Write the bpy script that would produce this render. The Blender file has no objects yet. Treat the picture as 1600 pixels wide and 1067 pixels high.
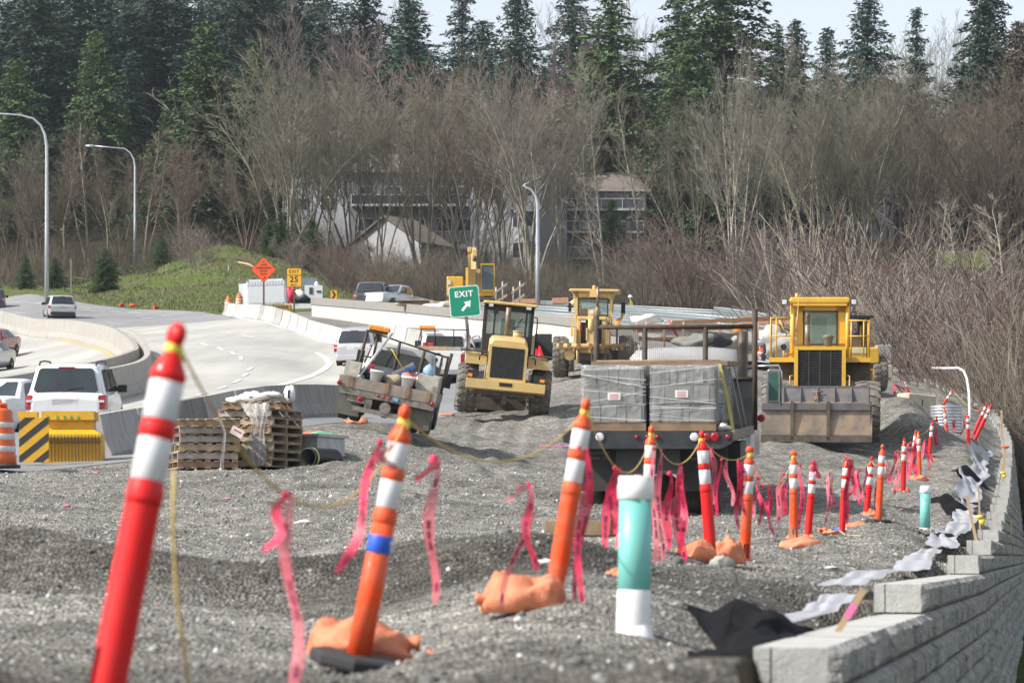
import bpy, math, random
import numpy as np
from mathutils import Vector, Matrix, Euler
R = math.radians
scene = bpy.context.scene
COL = scene.collection
# ------------------------------------------------------------------ camera
F = 5000.0; CX = 800.0; YH = 870.0; CZ = 1.5       # focal length in photo pixels, horizon row, eye height
cam_d = bpy.data.cameras.new("Camera"); cam = bpy.data.objects.new("Camera", cam_d); COL.objects.link(cam)
cam.location = (0, 0, CZ); cam.rotation_euler = (R(90), 0, 0)
cam_d.sensor_width = 36; cam_d.lens = 36 * F / 1600; cam_d.shift_y = (YH - 533.5) / 1600
cam_d.clip_end = 9000; cam_d.clip_start = 0.5
cam_d.dof.use_dof = True; cam_d.dof.focus_distance = 80; cam_d.dof.aperture_fstop = 5.4
scene.camera = cam
# ------------------------------------------------------------------ light
SUN_EL = R(42); SUN_AZ = R(-110)       # azimuth measured clockwise from +Y (view direction)
w = bpy.data.worlds.new("World"); scene.world = w; w.use_nodes = True
nt = w.node_tree; nt.nodes.clear()
sky = nt.nodes.new("ShaderNodeTexSky"); sky.sky_type = 'NISHITA'; sky.sun_disc = False
sky.sun_elevation = SUN_EL; sky.sun_rotation = SUN_AZ; sky.air_density = 1.0; sky.dust_density = 2.0; sky.ozone_density = 1.0
bg = nt.nodes.new("ShaderNodeBackground"); bg.inputs[1].default_value = 0.15
wo = nt.nodes.new("ShaderNodeOutputWorld"); hsv = nt.nodes.new('ShaderNodeHueSaturation'); hsv.inputs['Saturation'].default_value = .42; hsv.inputs['Value'].default_value = 1.0
nt.links.new(sky.outputs[0], hsv.inputs['Color']); nt.links.new(hsv.outputs[0], bg.inputs[0]); nt.links.new(bg.outputs[0], wo.inputs[0])
sd = bpy.data.lights.new("Sun", 'SUN'); sun = bpy.data.objects.new("Sun", sd); COL.objects.link(sun)
sd.energy = 4.0; sd.angle = R(0.6); sd.color = (1.0, 0.95, 0.87)
sv = Vector((math.sin(SUN_AZ) * math.cos(SUN_EL), math.cos(SUN_AZ) * math.cos(SUN_EL), math.sin(SUN_EL)))
sun.rotation_euler = sv.to_track_quat('Z', 'Y').to_euler()
scene.view_settings.view_transform = 'Standard'; scene.view_settings.look = 'None'
scene.view_settings.exposure = 0.60; scene.view_settings.gamma = 1.0
scene.cycles.max_bounces = 5; scene.cycles.transparent_max_bounces = 10
scene.cycles.diffuse_bounces = 2; scene.cycles.glossy_bounces = 3; scene.cycles.transmission_bounces = 4
scene.cycles.volume_bounces = 0; scene.cycles.caustics_reflective = False; scene.cycles.caustics_refractive = False
scene.cycles.use_denoising = True

def P(px, py, d):
    return Vector(((px - CX) / F * d, d, CZ + (YH - py) / F * d))

# ------------------------------------------------------------------ materials
MATS = {}
def mat(name, col, rough=0.7, metal=0.0, var=0.12, scale=6.0, bump=0.0, bscale=40.0, dirt=None, dscale=2.0, damt=0.5,
        alpha=None, spec=0.5, emit=None, coat=0.0, rnd=0.0, trans=0.0, coords='Object', streak=False, dist=0.02):
    if name in MATS: return MATS[name]
    m = bpy.data.materials.new(name); m.use_nodes = True; n = m.node_tree.nodes; L = m.node_tree.links
    b = n["Principled BSDF"]; b.inputs["Roughness"].default_value = rough; b.inputs["Metallic"].default_value = metal
    b.inputs["Specular IOR Level"].default_value = spec
    if coat: b.inputs["Coat Weight"].default_value = coat; b.inputs["Coat Roughness"].default_value = 0.08
    tc = n.new("ShaderNodeTexCoord"); src = tc.outputs[coords]
    if streak:
        mp = n.new("ShaderNodeMapping"); mp.inputs["Scale"].default_value = (1, 1, 0.12); L.new(src, mp.inputs[0]); src = mp.outputs[0]
    noi = n.new("ShaderNodeTexNoise"); noi.inputs["Scale"].default_value = scale; noi.inputs["Detail"].default_value = 6
    L.new(src, noi.inputs["Vector"])
    cr = n.new("ShaderNodeValToRGB"); c = Vector(col[:3])
    lo = c * (1 - var); hi = c * (1 + var)
    cr.color_ramp.elements[0].position = 0.3; cr.color_ramp.elements[1].position = 0.7
    cr.color_ramp.elements[0].color = (*lo, 1); cr.color_ramp.elements[1].color = (*[min(x, 1) for x in hi], 1)
    L.new(noi.outputs["Fac"], cr.inputs[0]); out = cr.outputs[0]
    if dirt is not None:
        n2 = n.new("ShaderNodeTexNoise"); n2.inputs["Scale"].default_value = dscale; n2.inputs["Detail"].default_value = 8; n2.inputs["Roughness"].default_value = 0.65
        L.new(src, n2.inputs["Vector"])
        r2 = n.new("ShaderNodeValToRGB"); r2.color_ramp.elements[0].position = 0.42; r2.color_ramp.elements[1].position = 0.68
        r2.color_ramp.elements[1].color = (damt, damt, damt, 1); r2.color_ramp.elements[0].color = (damt*.12, damt*.12, damt*.12, 1)
        L.new(n2.outputs["Fac"], r2.inputs[0])
        mx = n.new("ShaderNodeMix"); mx.data_type = 'RGBA'; L.new(r2.outputs[0], mx.inputs[0]); L.new(out, mx.inputs[6])
        mx.inputs[7].default_value = (*dirt, 1); out = mx.outputs[2]
    if rnd:
        oi = n.new("ShaderNodeObjectInfo"); hs = n.new("ShaderNodeHueSaturation")
        mr = n.new("ShaderNodeMapRange"); mr.inputs[3].default_value = 1 - rnd; mr.inputs[4].default_value = 1 + rnd
        L.new(oi.outputs["Random"], mr.inputs[0]); L.new(mr.outputs[0], hs.inputs["Value"]); L.new(out, hs.inputs["Color"]); out = hs.outputs[0]
    L.new(out, b.inputs["Base Color"])
    if bump:
        nb = n.new("ShaderNodeTexNoise"); nb.inputs["Scale"].default_value = bscale; nb.inputs["Detail"].default_value = 5
        L.new(tc.outputs[coords], nb.inputs["Vector"]); bp = n.new("ShaderNodeBump"); bp.inputs["Strength"].default_value = bump; bp.inputs["Distance"].default_value = dist
        L.new(nb.outputs["Fac"], bp.inputs["Height"]); L.new(bp.outputs[0], b.inputs["Normal"])
    if alpha is not None: b.inputs["Alpha"].default_value = alpha
    if trans: b.inputs["Transmission Weight"].default_value = trans
    if emit: b.inputs["Emission Color"].default_value = (*emit[:3], 1); b.inputs["Emission Strength"].default_value = emit[3]
    m.use_backface_culling = False
    MATS[name] = m; return m

# ------------------------------------------------------------------ mesh builder
class MB:
    def __init__(s): s.v = []; s.f = []; s.m = []; s.sm = []
    def add(s, verts, faces, mi=0, smooth=False):
        o = len(s.v); s.v.extend([tuple(v) for v in verts])
        for f in faces: s.f.append(tuple(i + o for i in f)); s.m.append(mi); s.sm.append(smooth)
        return s
    def box(s, x0, x1, y0, y1, z0, z1, mi=0, M=None, b=0.0):
        if b > 0:
            # chamfered along the y edges and slightly on the ends
            pr = [(x0+b, z0), (x1-b, z0), (x1, z0+b), (x1, z1-b), (x1-b, z1), (x0+b, z1), (x0, z1-b), (x0, z0+b)]
            rings = []
            for (yy, k) in ((y0, b), (y0+b, 0), (y1-b, 0), (y1, b)):
                cx, cz = (x0+x1)/2, (z0+z1)/2
                fx = 1 - k/max((x1-x0)/2, 1e-6)*.8; fz = 1 - k/max((z1-z0)/2, 1e-6)*.8
                rings.append([(cx+(x-cx)*fx, yy, cz+(z-cz)*fz) for x, z in pr])
            return s.loft(rings, mi, True, True, M=M)
        v = [Vector(p) for p in ((x0,y0,z0),(x1,y0,z0),(x1,y1,z0),(x0,y1,z0),(x0,y0,z1),(x1,y0,z1),(x1,y1,z1),(x0,y1,z1))]
        if M is not None: v = [M @ p for p in v]
        return s.add(v, [(0,3,2,1),(4,5,6,7),(0,1,5,4),(1,2,6,5),(2,3,7,6),(3,0,4,7)], mi)
    def hexa(s, a, b_, mi=0):      # two quads (4 pts each) joined
        return s.add(list(a)+list(b_), [(0,3,2,1),(4,5,6,7),(0,1,5,4),(1,2,6,5),(2,3,7,6),(3,0,4,7)], mi)
    def loft(s, rings, mi=0, cap0=True, cap1=True, smooth=False, M=None, closed=True):
        n = len(rings[0]); v = [Vector(p) for r in rings for p in r]
        if M is not None: v = [M @ p for p in v]
        f = []
        for i in range(len(rings)-1):
            for j in range(n if closed else n-1):
                k = (j+1) % n
                f.append((i*n+j, i*n+k, (i+1)*n+k, (i+1)*n+j))
        s.add(v, f, mi, smooth)
        o = len(s.v) - len(v)
        if cap0: s.f.append(tuple(o+i for i in reversed(range(n)))); s.m.append(mi); s.sm.append(False)
        if cap1: s.f.append(tuple(o+(len(rings)-1)*n+i for i in range(n))); s.m.append(mi); s.sm.append(False)
        return s
    def tube(s, pts, r, n=8, mi=0, caps=True, smooth=True):
        pts = [Vector(p) for p in pts]; rr = r if isinstance(r, (list, tuple)) else [r]*len(pts)
        rings = []; up = Vector((0, 0, 1)); prev = None
        for i, p in enumerate(pts):
            t = (pts[min(i+1, len(pts)-1)] - pts[max(i-1, 0)])
            if t.length < 1e-9: t = Vector((0, 0, 1))
            t.normalize()
            if prev is None:
                a = t.cross(up) if abs(t.z) < 0.9 else t.cross(Vector((0, 1, 0)))
            else: a = prev - t * prev.dot(t)
            if a.length < 1e-6: a = t.orthogonal()
            a.normalize(); b = t.cross(a); prev = a
            rings.append([p + (a*math.cos(2*math.pi*k/n) + b*math.sin(2*math.pi*k/n))*rr[i] for k in range(n)])
        return s.loft(rings, mi, caps, caps, smooth)
    def cyl(s, p0, p1, r, n=16, mi=0, r1=None, caps=True): return s.tube([p0, p1], [r, r if r1 is None else r1], n, mi, caps)
    def lathe(s, prof, c=(0,0,0), axis='z', n=20, mi=0, smooth=True, M=None):
        rings = []
        for r, h in prof:
            ring = []
            for k in range(n):
                a = 2*math.pi*k/n; x, y = r*math.cos(a), r*math.sin(a)
                q = (x, y, h) if axis == 'z' else ((h, x, y) if axis == 'x' else (x, h, y))
                ring.append(Vector(q) + Vector(c))
            rings.append(ring)
        return s.loft(rings, mi, True, True, smooth, M)
    def prism(s, poly, a0, a1, axis='x', mi=0, M=None):    # polygon in the other two axes, extruded along axis
        def q(u, v_, a): return (a, u, v_) if axis == 'x' else ((u, a, v_) if axis == 'y' else (u, v_, a))
        return s.loft([[q(u, v_, a0) for u, v_ in poly], [q(u, v_, a1) for u, v_ in poly]], mi, True, True, M=M)
    def sheet(s, grid, mi=0, smooth=True):
        h, w_ = len(grid), len(grid[0]); v = [p for r in grid for p in r]
        return s.add(v, [(i*w_+j, i*w_+j+1, (i+1)*w_+j+1, (i+1)*w_+j) for i in range(h-1) for j in range(w_-1)], mi, smooth)
    def blob(s, c, r, n=10, mi=0, seed=0, amp=0.15, M=None):
        rnd = random.Random(seed); rings = []
        k = max(5, n//2+2); ph = [rnd.uniform(0, 6.28) for _ in range(6)]
        for i in range(k):
            t = -math.pi/2 + math.pi*(i+.25)/(k-.5) if 0 < i < k-1 else (-math.pi/2*.97 if i == 0 else math.pi/2*.97)
            ring = []
            for j in range(n):
                a = 2*math.pi*j/n
                d = 1 + amp*(math.sin(2*a+ph[0]+2*t)+.6*math.sin(3*a+ph[1]-3*t)+.5*math.sin(5*a+ph[2]+t*4))*.6
                ring.append((c[0]+r[0]*math.cos(t)*math.cos(a)*d, c[1]+r[1]*math.cos(t)*math.sin(a)*d, c[2]+r[2]*math.sin(t)*d))
            rings.append(ring)
        return s.loft(rings, mi, True, True, True, M)
    def mesh(s, name, mats):
        me = bpy.data.meshes.new(name); me.from_pydata(s.v, [], s.f)
        for m in (mats if isinstance(mats, (list, tuple)) else [mats]): me.materials.append(m)
        me.polygons.foreach_set("material_index", s.m); me.polygons.foreach_set("use_smooth", s.sm); me.update(); return me
    def build(s, name, mats, parent=None, loc=None, rot=None):
        o = bpy.data.objects.new(name, s.mesh(name, mats)); COL.objects.link(o)
        if parent is not None: o.parent = parent
        if loc is not None: o.location = loc
        if rot is not None: o.rotation_euler = rot
        return o

def npmesh(name, V, Fq, mats, mi=None, smooth=False):
    """fast mesh from arrays; Fq is an (n,k) index array"""
    me = bpy.data.meshes.new(name); V = np.asarray(V, np.float32); Fq = np.asarray(Fq, np.int32); n, k = Fq.shape
    me.vertices.add(len(V)); me.vertices.foreach_set("co", V.ravel()); me.loops.add(n*k); me.loops.foreach_set("vertex_index", Fq.ravel())
    me.polygons.add(n); me.polygons.foreach_set("loop_start", np.arange(0, n*k, k, dtype=np.int32))
    try: me.polygons.foreach_set("loop_total", np.full(n, k, np.int32))
    except Exception: pass
    for m in (mats if isinstance(mats, (list, tuple)) else [mats]): me.materials.append(m)
    if mi is not None: me.polygons.foreach_set("material_index", np.asarray(mi, np.int32))
    if smooth: me.polygons.foreach_set("use_smooth", np.ones(n, bool))
    me.update(calc_edges=True); me.validate(); return me

def link(name, me, parent=None):
    o = bpy.data.objects.new(name, me); COL.objects.link(o)
    if parent is not None: o.parent = parent
    return o

def tag(o, label, cat, group=None):
    o["label"] = label; o["category"] = cat; o["kind"] = "thing"
    if group: o["group"] = group
    return o
def thing(name, label, cat, loc=(0,0,0), rot=(0,0,0), group=None):
    o = bpy.data.objects.new(name, None); COL.objects.link(o); o.location = loc; o.rotation_euler = rot; o.empty_display_size = .3
    return tag(o, label, cat, group)
def kind(o, k): o["kind"] = k; return o
def dup(o, label, loc=None, rot=None, scale=None, group=None):
    def cp(a, par):
        c = a.copy(); COL.objects.link(c)
        if par is not None:
            c.parent = par; c.matrix_parent_inverse = a.matrix_parent_inverse.copy()
        for ch in KIDS.get(a.name, []): cp(bpy.data.objects[ch], c)
        return c
    c = cp(o, None); c["label"] = label
    if group: c["group"] = group
    if loc is not None: c.location = loc
    if rot is not None: c.rotation_euler = rot
    if scale is not None: c.scale = scale
    return c
KIDS = {}
def remember(o):
    KIDS[o.name] = [c.name for c in o.children]
    for c in o.children: remember(c)
    return o

FONT_CACHE = {}
def text(s_, size, material, parent, M, name="lettering", bold=0.0, spacing=1.0, thick=0.002):
    """flat lettering as a mesh; M places it (text runs along +X, up is +Y, faces +Z)"""
    cu = bpy.data.curves.new("t", 'FONT'); cu.body = s_; cu.size = size; cu.align_x = 'CENTER'; cu.align_y = 'CENTER'
    cu.offset = bold; cu.extrude = thick; cu.space_character = spacing; cu.resolution_u = 3
    ob = bpy.data.objects.new("t", cu); COL.objects.link(ob)
    dg = bpy.context.evaluated_depsgraph_get(); dg.update()
    me = bpy.data.meshes.new_from_object(ob.evaluated_get(dg)); bpy.data.objects.remove(ob); bpy.data.curves.remove(cu)
    me.transform(M); me.materials.clear(); me.materials.append(material); me.name = name
    return link(name, me, parent)
FACE = Matrix.Rotation(R(90), 4, 'X')     # text upright, facing -Y

# ------------------------------------------------------------------ terrain
CTRL = [(-200,1200,6),(800,1200,6),(1400,1240,6),(170,1098,8.6),(1000,1110,8.6),(560,1072,13),(-100,1020,13),(1000,1040,12),
 (865,945,16.4),(100,965,17),(1000,978,15.3),(1250,945,20),(1200,985,16.5),(1150,1030,13),(1120,1045,11.5),(1340,905,27),(1400,880,31),(1450,862,36),(1490,836,42),(1510,800,50),(1530,760,62),(1545,722,76),(1545,690,92),(1110,882,27),(1165,880,30),(0,852,30),(600,862,30),(1240,850,37),(1320,835,45),(1375,814,47),
 (400,795,40),(0,790,40),(800,800,40),(1050,808,50),(365,738,54),(0,738,54),(700,745,55),(1200,780,54),(600,678,67),(785,656,90),
 (1000,650,90),(1283,693,82),(1413,773,61),(1445,835,50),(1435,749,71),(1454,721,80),(1482,698,88),(1523,686,90),(700,700,70),(880,700,76),
 (925,592,104),(1100,625,98),(1420,618,112),(1400,650,98),(1340,590,125),(1400,562,148),(1000,545,140),(1200,545,140),
 (195,705,62),(115,687,75),(-150,700,62),(-200,650,85),(380,660,74),(510,650,82),(690,604,115),(560,572,140),(56,635,100),(-300,600,110),(212,581,135),(0,511,206),(-300,520,200),
 (95,497,220),(112,530,178),(169,551,150),(0,560,170),(360,492,213),(436,508,169),(610,537,140),(300,530,160),(400,560,140),(770,560,130),
 (130,473,250),(250,488,228),(0,463,270),(-300,470,270),(345,490,222),(340,404,275),(200,430,288),(0,445,300),(-300,440,300),(450,412,290),(560,440,300),
 (700,450,300),(60,457,262),(900,455,290),(1150,455,290),(1400,490,260),(1700,520,240),(600,480,230),(800,480,220),(1100,490,210),
 (-400,330,380),(0,330,380),(500,340,380),(900,350,380),(1300,370,380),(1800,390,380),(0,210,470),(500,230,470),(900,280,470),(1300,330,470),(1800,350,470),
 (-500,150,650),(0,150,650),(500,190,650),(900,270,650),(1300,330,650),(1900,350,650)]
def _feat(px, d): return np.stack([np.asarray(px)/500.0, np.log(np.asarray(d))*1.6], -1)
_cp = np.array(CTRL, float); _X = _feat(_cp[:,0], _cp[:,2]); _Z = CZ + (YH - _cp[:,1])/F*_cp[:,2]
_XW = _Z / _cp[:,2]                   # interpolate the slope angle (z over distance), which is gentle
def _tps(r): return np.where(r > 1e-9, r*r*np.log(np.maximum(r, 1e-9)), 0.0)
_K = _tps(np.linalg.norm(_X[:,None]-_X[None], axis=-1)); _n = len(_X)
_A = np.zeros((_n+3, _n+3)); _A[:_n,:_n] = _K + np.eye(_n)*0.002; _Pm = np.c_[np.ones(_n), _X]; _A[:_n,_n:] = _Pm; _A[_n:,:_n] = _Pm.T
_W = np.linalg.solve(_A, np.r_[_XW, 0, 0, 0])
def _smooth(t): t = np.clip(t, 0, 1); return t*t*(3-2*t)
WALL = [(-12,0.3),(2.45-.175*25,0),(2.45,25),(9.45,65),(15.9,102),(17.2,115),(17.2,130),(16.0,145),(13.5,160)]    # (x, y) of the wall face
_wy = np.array([0, 13.5, 21.5, 33, 71, 101, 115, 130, 145, 160, 220]); _wx = np.array([-.2, 1.32, 2.75, 4.8, 11.05, 15.75, 17.3, 17.2, 16.0, 13.5, 0])
def wallx(y): return np.interp(y, _wy, _wx)
_ty = np.array([0, 21.5, 21.51, 33, 33.01, 42, 42.01, 49, 49.01, 56, 62, 71, 76, 82, 90, 98, 105, 115, 130, 145, 160])
_tz = np.array([1.12, 1.12, 1.32, 1.32, 1.52, 1.52, 1.72, 1.72, 1.92, 2.2, 2.5, 3.05, 3.4, 3.8, 4.25, 5.0, 5.8, 6.9, 8.7, 10.2, 11.5])
def walltop(y): return np.interp(y, _ty, _tz)
def lowz(x, y): return np.interp(y, [0, 54, 84, 110, 150, 200, 260], [-.6, -.28, .4, 1.6, 4.5, 10, 21])
def hz(x, y):
    """small bumps of the gravel site"""
    a = .035*np.sin(x*2.1+y*.7)+.03*np.sin(x*1.1-y*1.9+1)+.02*np.sin(x*4.3+2)*np.sin(y*3.1)+.02*np.sin(x*5.9-y*4.7)
    for c0, sl, w_ in ((-3.4,.045,.28),(-1.7,.045,.28),(.4,-.02,.24),(2.0,-.02,.24),(3.6,.03,.3),(5.2,.03,.3)):
        u = x-(c0+sl*(y-40)+.5*np.sin(y*.06+c0)); a = a + .02*(np.exp(-((np.abs(u)-w_)/.12)**2)-1.2*np.exp(-(u/(w_*.7))**2))*np.interp(y, [26,32,85,100],[0,1,1,0])
    return a
def Zs(x, y, bumps=True):
    x = np.asarray(x, float); y = np.asarray(y, float); sh = np.broadcast(x, y).shape
    x = np.broadcast_to(x, sh).ravel(); y = np.broadcast_to(y, sh).ravel()
    yy = np.clip(y, 6, 650); px = np.clip(CX + F*x/np.maximum(yy, 6), -700, 2200)
    q = _feat(px, yy); out = np.empty(len(x))
    for i in range(0, len(x), 20000):
        sl = slice(i, i+20000)
        out[sl] = _tps(np.linalg.norm(q[sl,None]-_X[None], axis=-1)) @ _W[:_n] + _W[_n] + q[sl] @ _W[_n+1:]
    z = out*yy
    # the windrow of loose gravel in front
    s = y - (21.5 + .12*x + .5*np.sin(x*.9)); z = z + .32*np.exp(-(s/.9)**2)*(.35+.65*_smooth((1.2-x)/1.2))*_smooth((2.6-x)/1.2)
    # heap beside the big loader
    z = z + 1.15*np.exp(-((x-10.9)/1.1)**2-((y-89)/5)**2)
    if bumps:
        site = _smooth((x - roadr(y) - .2)/1.0)*_smooth((150-y)/20)
        z = z + hz(x, y)*site*np.interp(y, [0, 20, 60, 120], [1.0, 1.0, 1.2, 1.5])
        z = z + _smooth((y-240)/20)*(.35*np.sin(x*.35+1)*np.sin(y*.3)+.2*np.sin(x*.9+y*.5))
    # backfill meets the wall, low ground beyond it
    near = (y < 172) & (y > 13.45)
    drop = (y < 172)
    wx = wallx(y); t = _smooth((wx - .3 - x)/.9); wt = walltop(y) - .08 - .10*np.sin(y*1.7)**2
    z = np.where(near & (x > wx-1.2), wt*(1-t)+z*t, z)
    lz = lowz(x, y); wn = np.where(y < 13.45, .073*y+.02, wx-.2); k = _smooth((x-wn)/.25)
    far = _smooth((y-150)/22.)
    z = np.where(drop & (x > wn), np.where(y < 150, z*(1-k)+lz*k, (z*(1-k)+lz*k)*(1-far)+z*far), z)
    return z.reshape(sh)
_ry = np.array([0,30,47,54,58.5,62,70,82,95,108,118,130,150,169,190,213,225,235,250,262,272,285,320]); _rp = np.array([-1500,-900,-420,0,225,325,470,610,700,742,745,735,640,500,440,365,320,210,125,60,5,-60,-200])
_rx = (_rp-CX)/F*_ry
def roadr(y): return np.interp(y, _ry, _rx)
def Z(x, y): return float(Zs(x, y))
def hit(px, py, d0=6., d1=640.):
    """where the photo's line of sight through (px,py) meets the ground"""
    d = np.geomspace(d0, d1, 1200); g = Zs((px-CX)/F*d, d) - (CZ+(YH-py)/F*d)
    i = np.argmax(g > 0)
    if g[i] <= 0: i = len(d)-1
    if i > 0:
        t = g[i-1]/(g[i-1]-g[i]); dd = d[i-1]+(d[i]-d[i-1])*t
    else: dd = d[0]
    return Vector(((px-CX)/F*dd, dd, Z((px-CX)/F*dd, dd)))
def G(px, d, up=0.0):
    x = (px-CX)/F*d; return Vector((x, d, Z(x, d)+up))
# ------------------------------------------------------------------ setting materials
def node_mat(name):
    m = bpy.data.materials.new(name); m.use_nodes = True; MATS[name] = m
    return m, m.node_tree.nodes, m.node_tree.links, m.node_tree.nodes["Principled BSDF"]
def ramp(n, L, src, stops):
    r = n.new("ShaderNodeValToRGB"); e = r.color_ramp.elements
    while len(e) < len(stops): e.new(0.5)
    for el, (p, c) in zip(e, stops): el.position = p; el.color = (*c, 1)
    L.new(src, r.inputs[0]); return r.outputs[0]
def noise(n, L, src, scale, detail=6, rough=.6):
    t = n.new("ShaderNodeTexNoise"); t.inputs["Scale"].default_value = scale; t.inputs["Detail"].default_value = detail; t.inputs["Roughness"].default_value = rough
    L.new(src, t.inputs["Vector"]); return t.outputs["Fac"]
def mixc(n, L, f, a, b, mode='MIX'):
    m = n.new("ShaderNodeMix"); m.data_type = 'RGBA'; m.blend_type = mode
    if isinstance(f, float): m.inputs[0].default_value = f
    else: L.new(f, m.inputs[0])
    for s_, k in ((a, 6), (b, 7)):
        if isinstance(s_, tuple): m.inputs[k].default_value = (*s_, 1)
        else: L.new(s_, m.inputs[k])
    return m.outputs[2]
def gravel_material():
    m, n, L, b = node_mat("gravel"); tc = n.new("ShaderNodeTexCoord").outputs["Object"]
    v = n.new("ShaderNodeTexVoronoi"); v.inputs["Scale"].default_value = 38; L.new(tc, v.inputs["Vector"])
    v2 = n.new("ShaderNodeTexVoronoi"); v2.inputs["Scale"].default_value = 9; L.new(tc, v2.inputs["Vector"])
    sep = n.new("ShaderNodeSeparateColor"); L.new(v.outputs["Color"], sep.inputs[0])
    c = ramp(n, L, sep.outputs[0], [(0, (.10,.10,.098)), (.35, (.205,.200,.186)), (.75, (.305,.297,.276)), (.93, (.37,.365,.35)), (1, (.64,.63,.61))])
    sep2 = n.new("ShaderNodeSeparateColor"); L.new(v2.outputs["Color"], sep2.inputs[0])
    c2 = ramp(n, L, sep2.outputs[1], [(0, (.75,.75,.75)), (1, (1.2,1.2,1.2))])
    c = mixc(n, L, 1.0, c, c2, 'MULTIPLY')
    big = ramp(n, L, noise(n, L, tc, .35, 8, .6), [(.35, (.74,.735,.72)), (.6, (1.12,1.11,1.09))])
    c = mixc(n, L, 1.0, c, big, 'MULTIPLY')
    mp = n.new("ShaderNodeMapping"); mp.inputs["Rotation"].default_value = (0, 0, R(-6)); mp.inputs["Scale"].default_value = (.10, 1.3, 1); L.new(tc, mp.inputs[0])
    tr = ramp(n, L, noise(n, L, mp.outputs[0], 1.2, 5, .6), [(.42, (.80,.78,.74)), (.58, (1.06,1.04,1.0))])
    c = mixc(n, L, .8, c, tr, 'MULTIPLY')
    # dark crushed rock of the windrow and nearest ground, camera-side shade painted in
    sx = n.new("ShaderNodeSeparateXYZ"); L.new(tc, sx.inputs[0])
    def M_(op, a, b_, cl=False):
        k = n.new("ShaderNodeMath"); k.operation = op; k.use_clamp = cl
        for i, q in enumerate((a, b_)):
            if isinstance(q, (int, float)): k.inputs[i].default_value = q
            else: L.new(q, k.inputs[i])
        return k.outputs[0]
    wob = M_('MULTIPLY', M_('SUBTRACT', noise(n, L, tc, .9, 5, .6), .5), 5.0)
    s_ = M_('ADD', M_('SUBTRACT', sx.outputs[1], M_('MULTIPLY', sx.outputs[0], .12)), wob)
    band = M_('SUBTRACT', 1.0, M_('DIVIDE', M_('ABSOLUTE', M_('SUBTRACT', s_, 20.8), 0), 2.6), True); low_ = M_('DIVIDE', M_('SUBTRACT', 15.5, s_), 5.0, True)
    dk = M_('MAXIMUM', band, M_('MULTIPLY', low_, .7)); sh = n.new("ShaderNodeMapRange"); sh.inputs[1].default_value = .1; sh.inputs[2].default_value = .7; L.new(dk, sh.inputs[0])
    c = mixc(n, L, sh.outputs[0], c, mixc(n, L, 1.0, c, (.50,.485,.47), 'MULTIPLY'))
    L.new(c, b.inputs["Base Color"]); b.inputs["Roughness"].default_value = .95; b.inputs["Specular IOR Level"].default_value = .2
    bp = n.new("ShaderNodeBump"); bp.inputs["Strength"].default_value = .9; bp.inputs["Distance"].default_value = .035
    add = n.new("ShaderNodeMath"); add.operation = 'ADD'; L.new(v.outputs["Distance"], add.inputs[0]); L.new(noise(n, L, tc, 6, 6, .7), add.inputs[1])
    L.new(add.outputs[0], bp.inputs["Height"]); L.new(bp.outputs[0], b.inputs["Normal"]); return m
def grass_material():
    m, n, L, b = node_mat("hillside_grass"); tc = n.new("ShaderNodeTexCoord").outputs["Object"]
    f = noise(n, L, tc, .16, 9, .68); f2 = noise(n, L, tc, 2.4, 8, .75)
    g = ramp(n, L, f2, [(.3, (.055,.075,.022)), (.5, (.11,.155,.04)), (.72, (.19,.22,.075))])
    d = ramp(n, L, f2, [(.3, (.075,.06,.035)), (.6, (.19,.16,.10)), (.8, (.27,.24,.16))])
    k = ramp(n, L, f, [(.49, (0,0,0)), (.62, (1,1,1))]); c = mixc(n, L, k, g, d)
    L.new(c, b.inputs["Base Color"]); b.inputs["Roughness"].default_value = 1; b.inputs["Specular IOR Level"].default_value = .1
    bp = n.new("ShaderNodeBump"); bp.inputs["Strength"].default_value = 1; bp.inputs["Distance"].default_value = .3
    L.new(noise(n, L, tc, 3, 8, .8), bp.inputs["Height"]); L.new(bp.outputs[0], b.inputs["Normal"]); return m
def floor_material():
    m, n, L, b = node_mat("forest_floor"); tc = n.new("ShaderNodeTexCoord").outputs["Object"]
    f2 = noise(n, L, tc, 1.1, 9, .75)
    c = ramp(n, L, f2, [(.3, (.022,.020,.014)), (.5, (.055,.045,.032)), (.65, (.075,.07,.035)), (.8, (.11,.085,.065))])
    L.new(c, b.inputs["Base Color"]); b.inputs["Roughness"].default_value = 1; b.inputs["Specular IOR Level"].default_value = .1
    bp = n.new("ShaderNodeBump"); bp.inputs["Strength"].default_value = 1; bp.inputs["Distance"].default_value = .5
    L.new(noise(n, L, tc, 2, 8, .8), bp.inputs["Height"]); L.new(bp.outputs[0], b.inputs["Normal"]); return m
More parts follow.
